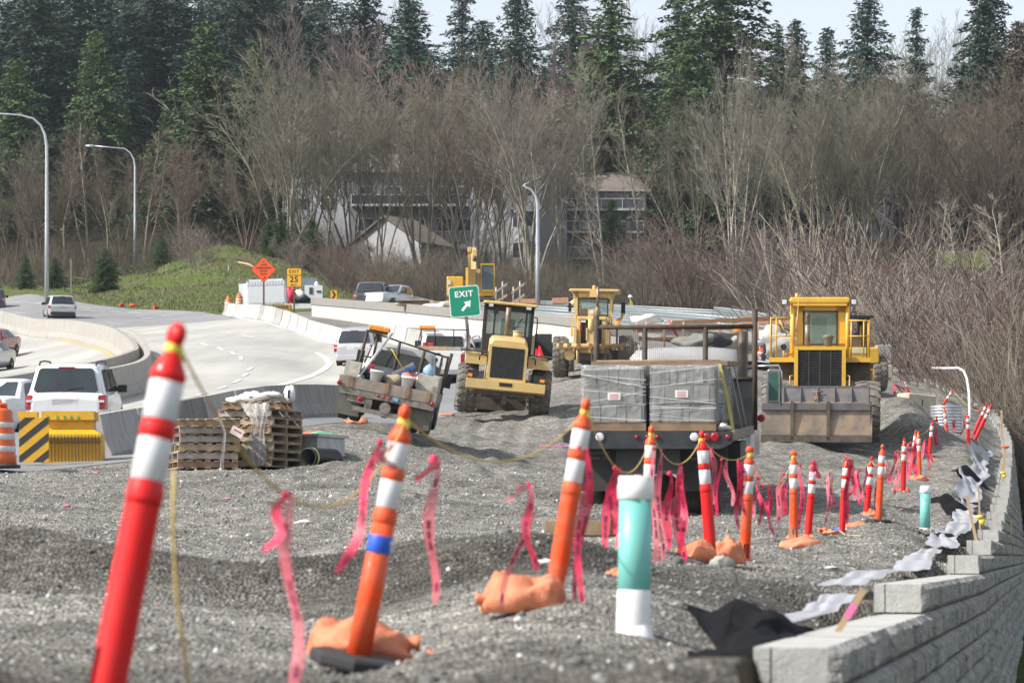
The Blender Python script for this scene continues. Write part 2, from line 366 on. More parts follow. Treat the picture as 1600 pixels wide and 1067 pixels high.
def road_material(name, base, contrast=.12, jointy=True, stain=.5):
    m, n, L, b = node_mat(name); tc = n.new("ShaderNodeTexCoord").outputs["Object"]
    fine = ramp(n, L, noise(n, L, tc, 14, 6, .7), [(.3, tuple(x*(1-contrast) for x in base)), (.7, tuple(x*(1+contrast) for x in base))])
    mp = n.new("ShaderNodeMapping"); mp.inputs["Scale"].default_value = (1.0, .06, 1); mp.inputs["Rotation"].default_value = (0,0,R(8)); L.new(tc, mp.inputs[0])
    lane = ramp(n, L, noise(n, L, mp.outputs[0], .9, 4, .6), [(.35, (.78,.78,.78)), (.62, (1.06,1.06,1.05))])
    c = mixc(n, L, stain, fine, lane, 'MULTIPLY')
    pt = ramp(n, L, noise(n, L, tc, .12, 7, .6), [(.4, (.86,.86,.87)), (.6, (1.05,1.05,1.03))]); c = mixc(n, L, 1., c, pt, 'MULTIPLY')
    L.new(c, b.inputs["Base Color"]); b.inputs["Roughness"].default_value = .8
    bp = n.new("ShaderNodeBump"); bp.inputs["Strength"].default_value = .4; bp.inputs["Distance"].default_value = .01
    L.new(noise(n, L, tc, 40, 4, .6), bp.inputs["Height"]); L.new(bp.outputs[0], b.inputs["Normal"]); return m
def conc_material(name, base, amt=.55, warm=False):
    """cast concrete with drip stains running down from the top"""
    m, n, L, b = node_mat(name); tc = n.new("ShaderNodeTexCoord").outputs["Object"]
    c = ramp(n, L, noise(n, L, tc, 5, 8, .7), [(.3, tuple(x*.86 for x in base)), (.7, tuple(x*1.12 for x in base))])
    mp = n.new("ShaderNodeMapping"); mp.inputs["Scale"].default_value = (1, 1, .10); L.new(tc, mp.inputs[0])
    st = ramp(n, L, noise(n, L, mp.outputs[0], 4.5, 6, .7), [(.46, (1,1,1)), (.62, (.62,.61,.6)), (.75, (.38,.37,.36))])
    c = mixc(n, L, amt, c, st, 'MULTIPLY')
    oi = n.new("ShaderNodeObjectInfo"); hs = n.new("ShaderNodeHueSaturation"); mr = n.new("ShaderNodeMapRange"); mr.inputs[3].default_value = .72; mr.inputs[4].default_value = 1.12
    L.new(oi.outputs["Random"], mr.inputs[0]); L.new(mr.outputs[0], hs.inputs["Value"]); L.new(c, hs.inputs["Color"])
    L.new(hs.outputs[0], b.inputs["Base Color"]); b.inputs["Roughness"].default_value = .88
    bp = n.new("ShaderNodeBump"); bp.inputs["Strength"].default_value = .5; bp.inputs["Distance"].default_value = .01
    L.new(noise(n, L, tc, 25, 6, .7), bp.inputs["Height"]); L.new(bp.outputs[0], b.inputs["Normal"]); return m
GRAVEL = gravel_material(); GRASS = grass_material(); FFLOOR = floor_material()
ROADC = road_material("road_concrete", (.40,.39,.365)); ROADA = road_material("road_asphalt", (.235,.235,.24), .14); ROADN = road_material("shoulder_asphalt", (.20,.20,.21), .15)
CONC = conc_material("barrier_concrete", (.40,.395,.38)); CONCL = conc_material("median_concrete", (.40,.38,.345), .6)
CONCW = conc_material("bridge_concrete", (.60,.58,.54), .22); CONCB = conc_material("parapet_concrete", (.30,.29,.27), .4)
WHITEP = mat("road_paint_white", (.70,.70,.68), .6, var=.15, scale=9, dirt=(.3,.3,.3), dscale=5, damt=.6)
YELLP = mat("road_paint_yellow", (.62,.40,.08), .6, var=.12, scale=9, dirt=(.3,.3,.26), dscale=5, damt=.5)

# ------------------------------------------------------------------ ground sheet
ds = np.concatenate([np.array([-400,-150,-60,-25,-10,-3,0,2,3.5,5]), np.linspace(6,60,330)[:-1], np.geomspace(60,175,330)[:-1], np.geomspace(175,650,120), np.array([800,1200,2000,4000,8000])])
ts = np.concatenate([np.linspace(-3,-.36,14)[:-1], np.linspace(-.36,-.19,30)[:-1], np.linspace(-.19,.21,470), np.linspace(.21,.4,24)[1:], np.linspace(.4,3,12)[1:]])
D, T = np.meshgrid(ds, ts, indexing='ij'); X = T*(np.maximum(D, 0)+14); 
# bend the columns so the wall edge falls between two of them: enough columns make a clean drop
Zg = Zs(X, D)
Zroad = (X < roadr(D)) & (D < 272) & (D > 4)
Zg = np.where(Zroad, Zg-.12, Zg)
Zg = np.where(D > 4.9, Zg, Zg - .02*(5-np.maximum(D,-60)))
V = np.stack([X, D, Zg], -1).reshape(-1, 3); h_, w_ = D.shape
ii = (np.arange(h_-1)[:,None]*w_+np.arange(w_-1)[None]).ravel(); Fq = np.stack([ii, ii+1, ii+w_+1, ii+w_], -1)
fx = X[:-1,:-1].ravel(); fy = D[:-1,:-1].ravel()
mi = np.zeros(len(Fq), int)
grass = (fy > 203) & (fx < roadr(np.minimum(fy, 284)) + 60*(fy > 0)) & (fx < -2) | ((fy > 225) & (fx < (560-CX)/F*fy)) | (fy > 285)
mi[grass] = 1
px_ = CX+F*fx/np.maximum(fy, 1)
front = np.interp(px_, [-400, 0, 200, 330, 460, 560, 700, 1700], [286, 284, 276, 292, 288, 255, 225, 200])
mi[(fy > front)] = 2
mi[(fx > wallx(fy)-.2) & (fy > 0) & (fy < 175)] = 2
mi[(fx > wallx(fy)) & (fy < 100) & (fy > 0)] = 1
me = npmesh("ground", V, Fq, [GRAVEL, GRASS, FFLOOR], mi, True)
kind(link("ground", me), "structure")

# road sheets
def strip(name, y0, y1, xl, xr, m, up, ny=160, nx=40, k="structure"):
    ys = np.linspace(y0, y1, ny); g = []
    a = np.linspace(0, 1, nx)
    L_ = xl(ys); R_ = xr(ys); X = L_[:,None]*(1-a)+R_[:,None]*a; Y = ys[:,None]+0*X
    Zz = Zs(X, Y, False)+up
    V = np.stack([X, Y, Zz], -1).reshape(-1, 3); ii = (np.arange(ny-1)[:,None]*nx+np.arange(nx-1)[None]).ravel()
    o = link(name, npmesh(name, V, np.stack([ii, ii+1, ii+nx+1, ii+nx], -1), m, None, True)); return kind(o, k)
far_l = lambda y: (-460-CX)/F*y - 6
strip("road_concrete", 96, 196, far_l, roadr, ROADC, 0, 220, 90)
strip("road_asphalt", 195.5, 272, far_l, roadr, ROADA, .004, 160, 70)
strip("road_near", 20, 96.5, far_l, roadr, ROADA, .004, 160, 60)
strip("road_shoulder", 30, 128, lambda y: np.minimum(np.interp(y, [30,55,62,82,95,128], [-60,-30,-7.3,-4.7,-4.4,-5.3]), roadr(y)-.3), lambda y: roadr(y)+.25, ROADN, .009, 150, 14)
# the cut edge of the new asphalt
e = MB(); ys = np.linspace(30, 126, 190); xs = roadr(ys)+.25; zz = Zs(xs, ys, False)+.009
zb = Zs(xs+.12, ys)
for i in range(len(ys)-1):
    e.add([(xs[i],ys[i],zz[i]),(xs[i+1],ys[i+1],zz[i+1]),(xs[i+1]+.12,ys[i+1],min(zb[i+1],zz[i+1])-.2),(xs[i]+.12,ys[i],min(zb[i],zz[i])-.2)],[(0,1,2,3)])
kind(e.build("road_edge", mat("asphalt_edge",(.05,.05,.055),.9,bump=.5)), "structure")

def ribbon_on_ground(name, pts, width, m, up=.016, k="structure", closed=False):
    """a painted line through ground points"""
    b = MB(); pts = [Vector(p) for p in pts]
    dense = []
    for i in range(len(pts)-1):
        n_ = max(1, int((pts[i+1]-pts[i]).length/1.2))
        for j in range(n_): dense.append(pts[i].lerp(pts[i+1], j/n_))
    dense.append(pts[-1]); L_ = []; R_ = []
    for i, p in enumerate(dense):
        t = dense[min(i+1,len(dense)-1)]-dense[max(i-1,0)]; nrm = Vector((-t.y, t.x, 0)).normalized()*width/2
        for S, q in ((L_, p+nrm), (R_, p-nrm)):
            S.append((q.x, q.y, float(Zs(q.x, q.y, False))+up))
    b.sheet([L_, R_]); return kind(b.build(name, m), k)
def H(*pp): return [hit(px, py) for px, py in pp]
# lane dashes
for (px, py) in [(176,505),(221,522),(234,503),(315,515),(353,520),(388,526),(319,538),(344,545),(364,552),(377,560),(390,577),(383,586),(370,596),(347,606),(314,616),(180,487),(130,481),(210,489),(230,497),(262,494),(350,500),(30,489)]:
    p = hit(px, py); dx = np.interp(py, [480,505,540,575,600,620], [-.55,-.45,-.2,0,.02,.03]); v = Vector((dx, 1, 0)).normalized()*1.4
    ribbon_on_ground("lane_dash", [p-v, p+v], .16, WHITEP)
ribbon_on_ground("edge_line", H((352,491),(392,501),(440,513),(490,524),(560,540)), .2, WHITEP)
ribbon_on_ground("edge_line", H((2,471),(60,474),(122,484),(165,487)), .2, WHITEP)
ribbon_on_ground("gore_line", H((400,606),(438,602),(480,590),(505,578),(515,569),(510,560),(495,551)), .3, WHITEP)
ribbon_on_ground("yellow_line", H((172,624),(200,619),(240,611),(262,600),(268,585),(256,566),(240,555)), .16, YELLP)
ribbon_on_ground("yellow_line", H((0,515),(45,519),(90,530),(130,538),(160,548),(173,556),(176,562)), .2, YELLP)

# ------------------------------------------------------------------ barriers
JPROF = [(-.30,0),(.30,0),(.30,.08),(.17,.33),(.085,.81),(-.085,.81),(-.17,.33),(-.30,.08)]
def along(path, m, top=1.0):
    out = []
    for p, q in zip(path, path[1:]): pass
    return out
def barrier_row(pxd, mats, group, label_fn, h=.81, seglen=3.05, name="concrete_barrier", parts=True, up=0.0, skip=(), extra=None):
    """pxd: list of (px, d) points of the row; every segment is a thing of its own"""
    pts = [Vector(((px-CX)/F*d, d, 0)) for px, d in pxd]; lens = [0]
    for a, b in zip(pts, pts[1:]): lens.append(lens[-1]+(b-a).length)
    def at(s):
        for i in range(len(pts)-1):
            if s <= lens[i+1] or i == len(pts)-2: return pts[i].lerp(pts[i+1], (s-lens[i])/(lens[i+1]-lens[i]))
    n = int(lens[-1]/seglen+.5); out = []
    for k in range(n):
        if k in skip: continue
        a, b = at(k*seglen+.02), at((k+1)*seglen-.03); c = (a+b)/2; za, zb = [float(Zs(q.x, q.y, False))+up for q in (a, b)]
        t = (b-a); t.z = zb-za; lng = t.length; cz = (za+zb)/2
        mb = MB(); prof = [(x, z*h/.81) for x, z in JPROF]
        rings = [[(x*f_, yy, z) for x, z in prof] for yy, f_ in ((-lng/2, .96), (-lng/2+.04, 1), (lng/2-.04, 1), (lng/2, .96))]
        mb.loft(rings, 0)
        rnd = random.Random(k*7+len(label_fn(0)))
        rot = Vector((t.x, t.y, 0)).to_track_quat('Y', 'Z').to_euler()
        o = mb.build(name, mats[rnd.randrange(len(mats))]); o.location = (c.x, c.y, cz-.01)
        o.rotation_euler = (math.asin(t.z/lng), 0, rot.z + rnd.uniform(-.012, .012))
        tag(o, label_fn(k), "barrier", group); out.append(o)
    return out
ORD = ["first","second","third","fourth","fifth","sixth","seventh","eighth","ninth","tenth","eleventh","twelfth","thirteenth","fourteenth","fifteenth","sixteenth","seventeenth","eighteenth","nineteenth","twentieth","twenty-first","twenty-second","twenty-third","twenty-fourth","twenty-fifth","twenty-sixth","twenty-seventh","twenty-eighth","twenty-ninth","thirtieth"]
CONCD = conc_material("old_barrier_concrete", (.28,.275,.26), .8)
CONCV = conc_material("new_barrier_concrete", (.52,.51,.485), .3)
front_row = barrier_row([(150,60.2),(300,68.5),(410,75.5),(545,85.5)], [CONC, CONC, CONCD, CONCV], "barriers between the gravel site and the road",
    lambda k: f"stained grey concrete barrier beside the gravel site, {ORD[k]} after the yellow drums")
far_row = barrier_row([(354,214),(395,192),(436,171),(482,160),(560,150),(640,136),(700,130)], [CONC, CONCV, CONCL, CONC], "barriers below the bridge wall",
    lambda k: f"pale concrete barrier across the road below the bridge wall, {ORD[k]} from its far end")
# two-sided cast median along the curve of the road
def cast_wall(name, pxd, prof, m, label, cat, up=0.0, bottom=None, flags=None, nsub=26):
    pts = [Vector(((px-CX)/F*d, d, 0)) for px, d in pxd]
    # Catmull-Rom
    dense = []
    for i in range(len(pts)-1):
        p0, p1, p2, p3 = pts[max(i-1,0)], pts[i], pts[i+1], pts[min(i+2,len(pts)-1)]
        for j in range(nsub):
            t = j/nsub; dense.append(.5*((2*p1)+(p2-p0)*t+(2*p0-5*p1+4*p2-p3)*t*t+(3*p1-p0-3*p2+p3)*t**3))
    dense.append(pts[-1]); rings = []
    for i, p in enumerate(dense):
        t = (dense[min(i+1,len(dense)-1)]-dense[max(i-1,0)]).normalized(); nr = Vector((t.y, -t.x, 0)); z = float(Zs(p.x, p.y, False))+up
        rings.append([(p.x+nr.x*x, p.y+nr.y*x, z+q) for x, q in prof])
    mb = MB(); mb.loft(rings, 0); o = mb.build(name, m); return tag(o, label, cat)
MPROF = [(-.36,-.1),(.36,-.1),(.36,.08),(.21,.34),(.10,1.07),(-.10,1.07),(-.21,.34),(-.36,.08)]
cast_wall("median_barrier", [(-330,330),(-100,232),(0,206),(56,190),(112,178),(169,155),(200,143),(213,134),(200,129.5),(178,124),(122,113),(56,101),(7,94),(-80,84),(-200,72)], MPROF, CONCL,
          "long curved concrete median wall between the two roadways", "median barrier")
cast_wall("median_barrier", [(188,152),(212,146),(228,136),(230,126),(216,117),(184,109.5),(150,104),(125,101)], MPROF, CONCL,
          "short outer concrete median wall hugging the bend of the long one", "median barrier")

# ------------------------------------------------------------------ bridge ramp wall and deck
def poly_wall(name, pts, thick, m, label, cat):
    """pts: (px, d, top_py, bottom_py)"""
    mb = MB(); rings = []
    for px, d, tp, bp in pts:
        a = P(px, tp, d); b = P(px, bp, d)
        rings.append([(a.x,a.y,a.z),(a.x,a.y+thick,a.z),(b.x,b.y+thick,b.z),(b.x,b.y,b.z)])
    mb.loft(rings, 0); return mb, name, m, label, cat
bw = thing("bridge_wall", "long white concrete bridge wall with a darker parapet band along its top", "bridge wall", P(487, 500, 186)); bw0 = Vector(bw.location)
top = [(487,186,464.5),(560,172,469.5),(640,156,475),(704,145,480.5),(760,138,485),(850,126,491),(905,120,497.5),(962,114,509),(1000,110,521)]
mb = MB(); r1 = []; r2 = []; r3 = []
for px, d, tp in top:
    s = d/F; a = P(px, tp, d)-bw0; hh = .36+.0*d
    th = .42 if px < 850 else .34
    r1.append([(a.x-.05,a.y-.06,a.z),(a.x-.05,a.y+.34,a.z),(a.x-.05,a.y+.34,a.z-th),(a.x-.05,a.y-.06,a.z-th)])
    b = a.z-th; bot = Z((px-CX)/F*d, d)-bw0.z-.3
    if px > 830: bot = (P(px, np.interp(px, [830,865,962,1000], [528,538,545,560]), d)-bw0).z
    if px > 900: bot = max(bot, b-.9)
    r2.append([(a.x,a.y,b),(a.x,a.y+.25,b),(a.x,a.y+.25,bot),(a.x,a.y,bot)])
mb.loft(r1, 0); mb.build("parapet", CONCB, bw)
mb = MB(); mb.loft(r2, 0); mb.build("wall_face", CONCW, bw)
# end return of the wall and the fill behind, as the deck slab
deck = MB(); g = []
for px, d, tp in top:
    a = P(px, tp, d)
    g.append([(a.x, a.y+.2, a.z-.55), (a.x+6, a.y+12, a.z-.45+.1), (a.x+14, a.y+34, a.z-.3+.9)])
gl = [[(x, y, z) for x, y, z in r] for r in g]; deck.sheet(gl)
kind(deck.build("road_bridge_deck", CONCV), "structure")
# dark box painting the shade of the opening under the ramp
ab = MB(); a = P(836,500,124); s = 124/F
ab.box((836-CX)*s, (880-CX)*s, 124.6, 127, Z((850-CX)*s,124)-.5, P(0,520,124).z, 0)
ab.box((836-CX)*s-.15, (836-CX)*s, 123.4, 124.6, Z((850-CX)*s,124)-.5, P(0,526,124).z, 1)
tag(ab.build("underdeck_shade", [mat("painted_shade",(.025,.025,.028),.7,bump=.2), mat("weather_timber",(.16,.12,.08),.9)]), "dark steel shoring plate under the bridge wall beside the road grader", "shade box")

# precast girders with stirrups
REBAR = mat("galvanised_rebar", (.42,.46,.47), .5, .6, var=.25, scale=30)
GIRD = conc_material("girder_concrete", (.50,.50,.48), .3)
def girder(p0, p1, h, label):
    (px0,py0,d0),(px1,py1,d1) = p0, p1; a = P(px0,py0,d0); b = P(px1,py1,d1); t = thing("bridge_girder", label, "girder", a, group="precast girders of the unfinished bridge deck")
    v = b-a; L_ = v.length; n = int(L_/.28); rb = MB(); cb = MB(); side = Vector((v.y, -v.x, 0)).normalized()
    for i in range(n+1):
        q = v*(i/n)
        for s_ in (-.22, .22):
            o = q+side*s_; rb.box(o.x-.022, o.x+.022, o.y-.022, o.y+.022, o.z-h, o.z+.02)
        if i % 3 == 0:
            a_ = q-side*.24; b_ = q+side*.24; rb.tube([a_, b_], .025, 4)
    for s_ in (-.22, .22):
        for hh in (0, -.12, -h*.55): rb.tube([side*s_+Vector((0,0,hh)), v+side*s_+Vector((0,0,hh))], .03, 4)
    rb.build("stirrups", REBAR, t)
    M_ = [(-.5,-h),(.5,-h),(.5,-h-.15),(.1,-h-.3),(.1,-h-1.1),(-.1,-h-1.1),(-.1,-h-.3),(-.5,-h-.15)]
    cb.loft([[tuple(side*x+Vector((0,0,z))) for x, z in M_], [tuple(v+side*x+Vector((0,0,z))) for x, z in M_]]); cb.build("beam", GIRD, t)
girder((755,473,182),(905,483,160), .55, "bridge girder with upright rebar ending at the road grader's cab")
girder((850,470.5,200),(1118,485,172), .9, "rearmost bridge girder with rebar, in front of the bare woods")
girder((1122,480.5,178),(1262,500,150), .85, "bridge girder with rebar running behind the big wheel loader")
girder((955,478,172),(1150,497,150), .7, "bridge girder with rebar in the middle of the stack behind the flatbed rack")
girder((800,487,150),(940,499,136), .4, "nearest low bridge girder with rebar above the white wall")
girder((960,494,150),(1080,505,138), .6, "short bridge girder with rebar just above the flatbed's black rack")
girder((990,485,165),(1190,500,146), .55, "thin bridge girder with rebar above the orange plywood form")
# ------------------------------------------------------------------ segmental retaining wall
def retaining_wall():
    t = thing("retaining_wall", "long stepped retaining wall of grey split-face concrete blocks along the edge of the gravel fill", "retaining wall", (1.32, 13.5, 0))
    o0 = Vector((1.32, 13.5, 0)); rnd = random.Random(5)
    ys = np.linspace(13.45, 165, 2600); xs = wallx(ys)
    # smooth the plan curve
    k = np.ones(121)/121; xs2 = np.convolve(np.pad(xs, 60, mode='edge'), k, 'valid'); xs = np.where(ys > 85, xs2, xs)
    s = np.concatenate([[0], np.cumsum(np.hypot(np.diff(xs), np.diff(ys)))]); Ltot = s[-1]
    def at(q): return float(np.interp(q, s, xs)), float(np.interp(q, s, ys))
    H_ = .2; mats = [mat("split_face_block", (.40,.39,.37), .95, var=.22, scale=7, bump=1.0, bscale=26, dirt=(.17,.165,.15), dscale=1.3, damt=.5, dist=.05),
                     mat("block_top", (.42,.415,.395), .95, var=.12, scale=12, bump=.4, bscale=60)]
    z0 = -1.0
    base = lambda y: lowz(0, y) - .2
    courses = range(int((12-z0)/H_)+1); mb = MB(); caps = MB(); n_b = 0
    for c in courses:
        zc = 1.12 - H_*10 + c*H_
        off = (c % 2)*.2; q = off - .2
        while q < Ltot:
            a, b = max(q, 0), min(q+.40, Ltot); q += .40
            if b-a < .12: continue
            xm, ym = at((a+b)/2)
            if zc > float(walltop(ym)) + .02 or zc < float(base(ym)): continue
            xa, ya = at(a+.008); xb, yb = at(b-.008); n_b += 1
            tx, ty = xb-xa, yb-ya; l = math.hypot(tx, ty); tx /= l; ty /= l; nx, ny = ty, -tx
            setb = (float(np.interp(ym, [13,45,71,105,160], [1.2,1.8,3.0,5.8,11.5]))-zc)*.11         # batter
            exposed = zc + H_ > float(walltop(ym)) + .02 or zc + H_ > float(walltop(at(max(a-.5,0))[1])) + .02
            dep = .31 if exposed else .16
            zb, zt = zc-H_+.012, zc
            bul = rnd.uniform(.03, .06)+setb
            P3 = lambda u, o_, z: (xa+tx*u+nx*o_-o0.x, ya+ty*u+ny*o_-o0.y, z)
            us = [0, l*.08, l*.36, l*.64, l*.92, l]; zs_ = [zb, zb+.035, zb+.1, zt-.035, zt]
            grid = []
            for zi, z in enumerate(zs_):
                row = []
                for ui, u in enumerate(us):
                    e = (0 if ui in (0, 5) else 1)*(0 if zi in (0, 4) else 1)
                    o_ = setb + (bul-setb)*e + (rnd.uniform(-.012, .012) if e else -0.0) + (rnd.uniform(-.004,.012) if not e else 0)
                    row.append(P3(u, o_, z + (rnd.uniform(-.003,.003) if zi==4 else 0)))
                grid.append(row)
            mb.sheet(grid, 0, False)
            # top, near end, back
            top_f = grid[-1]; back_l, back_r = P3(0, setb-dep, zt), P3(l, setb-dep, zt)
            tf = [*top_f, back_r, back_l]
            mb.add(tf, [tuple(range(len(tf)))], 1 if exposed else 0)
            near = [g[0] for g in grid]; pl = [*near, P3(0, setb-dep, zt), P3(0, setb-dep, zb)]
            mb.add(pl, [tuple(reversed(range(len(pl))))], 1 if exposed else 0)
            if exposed:
                mb.add([P3(0,setb-dep,zb), P3(l,setb-dep,zb), back_r, back_l], [(0,1,2,3)], 1)
                # joint line between the two halves of the unit
                mb.box(*[0]*0) if False else None
                jx = .235
                aa = [P3(-.002, setb-jx, zb), P3(-.002, setb-jx-.006, zb), P3(-.002, setb-jx-.006, zt), P3(-.002, setb-jx, zt)]
                mb.add(aa, [(0,1,2,3)], 2)
    mb.build("block_courses", mats+[mat("joint_shadow", (.05,.048,.045), 1)], t).location = (0,0,0)
    # dark fill behind the joints
    bk = MB(); g = []
    for y in np.linspace(13.6, 164.5, 260):
        x = float(np.interp(y, ys, xs)); g.append([(x-o0.x-.10, y-o0.y, base(y)-.2), (x-o0.x-.10, y-o0.y, float(min(walltop(y), walltop(y-1.2)))-.24)])
    bk.sheet(g); bk.build("joint_backing", mat("joint_shadow", (.05,.048,.045), 1), t)
    t.location = o0
retaining_wall()
# wedge shaped block ends where the wall climbs away
# ------------------------------------------------------------------ loose stones
def stones():
    rnd = np.random.default_rng(3); n = 34000
    d = 8 + (64-8)*rnd.random(n)**.62; tmin, tmax = -.175, .175; x = (tmin+(tmax-tmin)*rnd.random(n))*d
    ok = (x < wallx(d)-.36) & (x > roadr(d)+.4); x, d = x[ok], d[ok]
    # extra stones on the windrow
    z = Zs(x, d); n = len(x)
    ico = np.array([(0,0,1),(.9,0,.3),(.28,.85,.3),(-.72,.53,.3),(-.72,-.53,.3),(.28,-.85,.3),(.72,.53,-.4),(-.28,.85,-.4),(-.9,0,-.4),(-.28,-.85,-.4),(.72,-.53,-.4)], float)
    F0 = np.array([(0,1,2),(0,2,3),(0,3,4),(0,4,5),(0,5,1),(1,6,2),(2,6,7),(2,7,3),(3,7,8),(3,8,4),(4,8,9),(4,9,5),(5,9,10),(5,10,1),(1,10,6)])
    size = (.0075+.013*rnd.random(n)**3)*(1+.4*(d/60)); size[rnd.random(n) < .012] *= 2.0
    sc = size[:,None]*(0.6+.8*rnd.random((n,3))); sc[:,2] *= .8; a = rnd.random(n)*6.28; ca, sa = np.cos(a), np.sin(a)
    V = ico[None]*(1+.35*(rnd.random((n,11,3))-.5))*sc[:,None]; Vx = V[...,0]*ca[:,None]-V[...,1]*sa[:,None]; Vy = V[...,0]*sa[:,None]+V[...,1]*ca[:,None]
    V = np.stack([Vx+x[:,None], Vy+d[:,None], V[...,2]+z[:,None]+size[:,None]*.25], -1).reshape(-1,3)
    Fq = (F0[None]+np.arange(n)[:,None,None]*11).reshape(-1,3); pick = rnd.choice(5, n, p=[.34,.3,.2,.13,.03]); sw = d-.12*x+rnd.normal(0,.5,n); dkz = ((abs(sw-20.8) < 1.9) | (sw < 13.5)) & (rnd.random(n) < .62); size[dkz] *= 1.0; pick[dkz] = 2; m_i = np.repeat(pick, len(F0))  # more dark stones on windrow and near ground, adding to its painted shade
    cols = [(.20,.198,.19),(.30,.297,.285),(.12,.12,.118),(.24,.21,.175),(.60,.595,.57)]
    ms = [mat(f"stone_{['grey','pale','dark','tan','white'][i]}", c, .9, var=.2, scale=30) for i, c in enumerate(cols)]
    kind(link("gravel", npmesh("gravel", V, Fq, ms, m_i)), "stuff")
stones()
# ------------------------------------------------------------------ pallets
WOODS = [mat("pallet_wood_tan", (.42,.31,.20), .85, var=.22, scale=5, dirt=(.20,.15,.10), dscale=3), mat("pallet_wood_brown", (.27,.18,.115), .85, var=.25, scale=5, dirt=(.12,.09,.06), dscale=3), mat("pallet_wood_grey", (.33,.30,.27), .9, var=.2, scale=5)]
def pallet(label, loc, rz, mi=0, group=None, w_=1.22, l=1.02, h=.135, tilt=0):
    rnd = random.Random(int(loc[2]*100)+mi); t = thing("pallet", label, "pallet", loc, (tilt*.4, tilt, rz), group)
    s = MB()
    for x in (-.56, 0, .56) if w_ > 1 else (-.5, 0, .5): s.box(x-.025, x+.025, -l/2, l/2, .02, h-.02, 0)
    s.build("stringer", WOODS[(mi+1) % 3], t)
    b = MB()
    for z, n in ((h-.02, 7), (0, 5)):
        for i in range(n):
            y = -l/2+.05+(l-.1)*i/(n-1); j = rnd.uniform(-.012, .012); b.box(-w_/2+j, w_/2+j, y-.045, y+.045, z, z+.018, 0)
    b.build("deck_boards", WOODS[mi % 3], t); f = MB()
    return t
A = G(318, 54.2); A2 = G(408, 55.5)
def pal_stack(base, n, rz, where, seed, group):
    rnd = random.Random(seed)
    for k in range(n):
        pos = ORD[k] if k < n-1 else "topmost"
        pallet(f"wooden pallet in the {where}, {pos} {'from the ground' if k < n-1 else 'of the stack'}", (base.x+rnd.uniform(-.03,.03), base.y+rnd.uniform(-.03,.03), base.z+.142*k+.01), rz+rnd.uniform(-.05,.05), rnd.randrange(3), group)
pal_stack(A, 5, R(105), "lower stack behind the red leaning post", 4, "pallets in the lower stack")
pallet("bleached wooden pallet lying askew over the lower pallet stack", (A.x+.08, A.y-.05, A.z+.73), R(98), 0, "pallets in the lower stack", tilt=R(-2), h=.14)
pal_stack(A2, 7, R(68), "taller stack under the white bag", 9, "pallets in the taller stack")
pallet("loose pale pallet topping the taller stack at an angle", (A2.x-.06, A2.y, A2.z+1.01), R(84), 0, "pallets in the taller stack", tilt=R(-1.5))
# film and bag
WHITEB = mat("white_bag", (.72,.70,.66), .7, var=.1, scale=8); FILM = mat("plastic_film", (.75,.74,.72), .25, alpha=.42, spec=.9, var=.1, scale=10, bump=.6, bscale=20)
bagt = thing("bag", "crumpled white woven bag with blue print draped over the taller pallet stack", "bag", (A2.x, A2.y, A2.z+1.16))
b = MB(); b.blob((-.10,-.42,.04), (.26,.15,.10), 12, 0, 3, .3); b.blob((-.38,-.45,.0), (.16,.08,.06), 10, 0, 8, .5); b.blob((.22,-.42,.09), (.20,.10,.05), 12, 0, 5, .4); b.blob((.53,-.45,.10), (.11,.06,.13), 12, 0, 6, .3)
b.build("sack", WHITEB, bagt); b = MB(); b.box(.50,.53,-.53,-.515,.03,.16,0); b.prism([(.5,.03),(.55,.03),(.53,.06),(.53,.14),(.56,.17),(.51,.17)], -.53, -.52, 'y'); b.box(-.16,-.10,-.575,-.56,.03,.06); b.build("print", mat("blue_print", (.05,.10,.45)), bagt)
def drape(name, label, cat, pts, wid, m, seed=0, n=10):
    """hanging sheet of film: pts is the centre line, wid the width along it"""
    rnd = random.Random(seed); g = []
    for i, p in enumerate(pts):
        row = []
        for j in range(n+1):
            u = j/n-.5; row.append((p[0]+u*wid[i], p[1]+.03*math.sin(u*19+i*1.3+seed)+rnd.uniform(-.012,.012), p[2]+rnd.uniform(-.015,.015)))
        g.append(row)
    mb = MB(); mb.sheet(g); return tag(mb.build(name, m), label, cat)
yb = A2.y-.75
drape("plastic_wrap", "clear plastic wrap hanging down the front of the taller pallet stack", "plastic wrap",
      [(A2.x-.05,yb+.1,A2.z+1.1),(A2.x-.02,yb,A2.z+.95),(A2.x+.02,yb,A2.z+.8),(A2.x+.0,yb,A2.z+.62),(A2.x-.04,yb,A2.z+.4),(A2.x-.03,yb,A2.z+.2),(A2.x,yb,A2.z+.03)], [.5,.42,.24,.22,.34,.38,.22], FILM, 3)
drape("plastic_strip", "thin strip of clear plastic hanging over the lower pallet stack", "plastic wrap",
      [(A.x+.28,A.y-.62,A.z+.86),(A.x+.36,A.y-.68,A.z+.80),(A.x+.42,A.y-.66,A.z+.6),(A.x+.40,A.y-.66,A.z+.4),(A.x+.38,A.y-.66,A.z+.2),(A.x+.37,A.y-.68,A.z+.03)], [.1,.08,.05,.05,.05,.06], FILM, 4, 4)
pb = MB(); pb.box(-.11,.11,-.008,0,-.07,.07); o = pb.build("paper_tag", mat("paper_white",(.7,.66,.64),.8)); o.location = (A.x+.62, A.y-.60, A.z+.62); o.rotation_euler = (0, R(28), 0); tag(o, "white printed paper tag stapled to the lower pallet stack", "tag")
pg = MB(); pg.box(-.07,.07,-.012,-.009,.0,.03); pg.build("red_print", mat("red_print",(.5,.12,.1)), o)
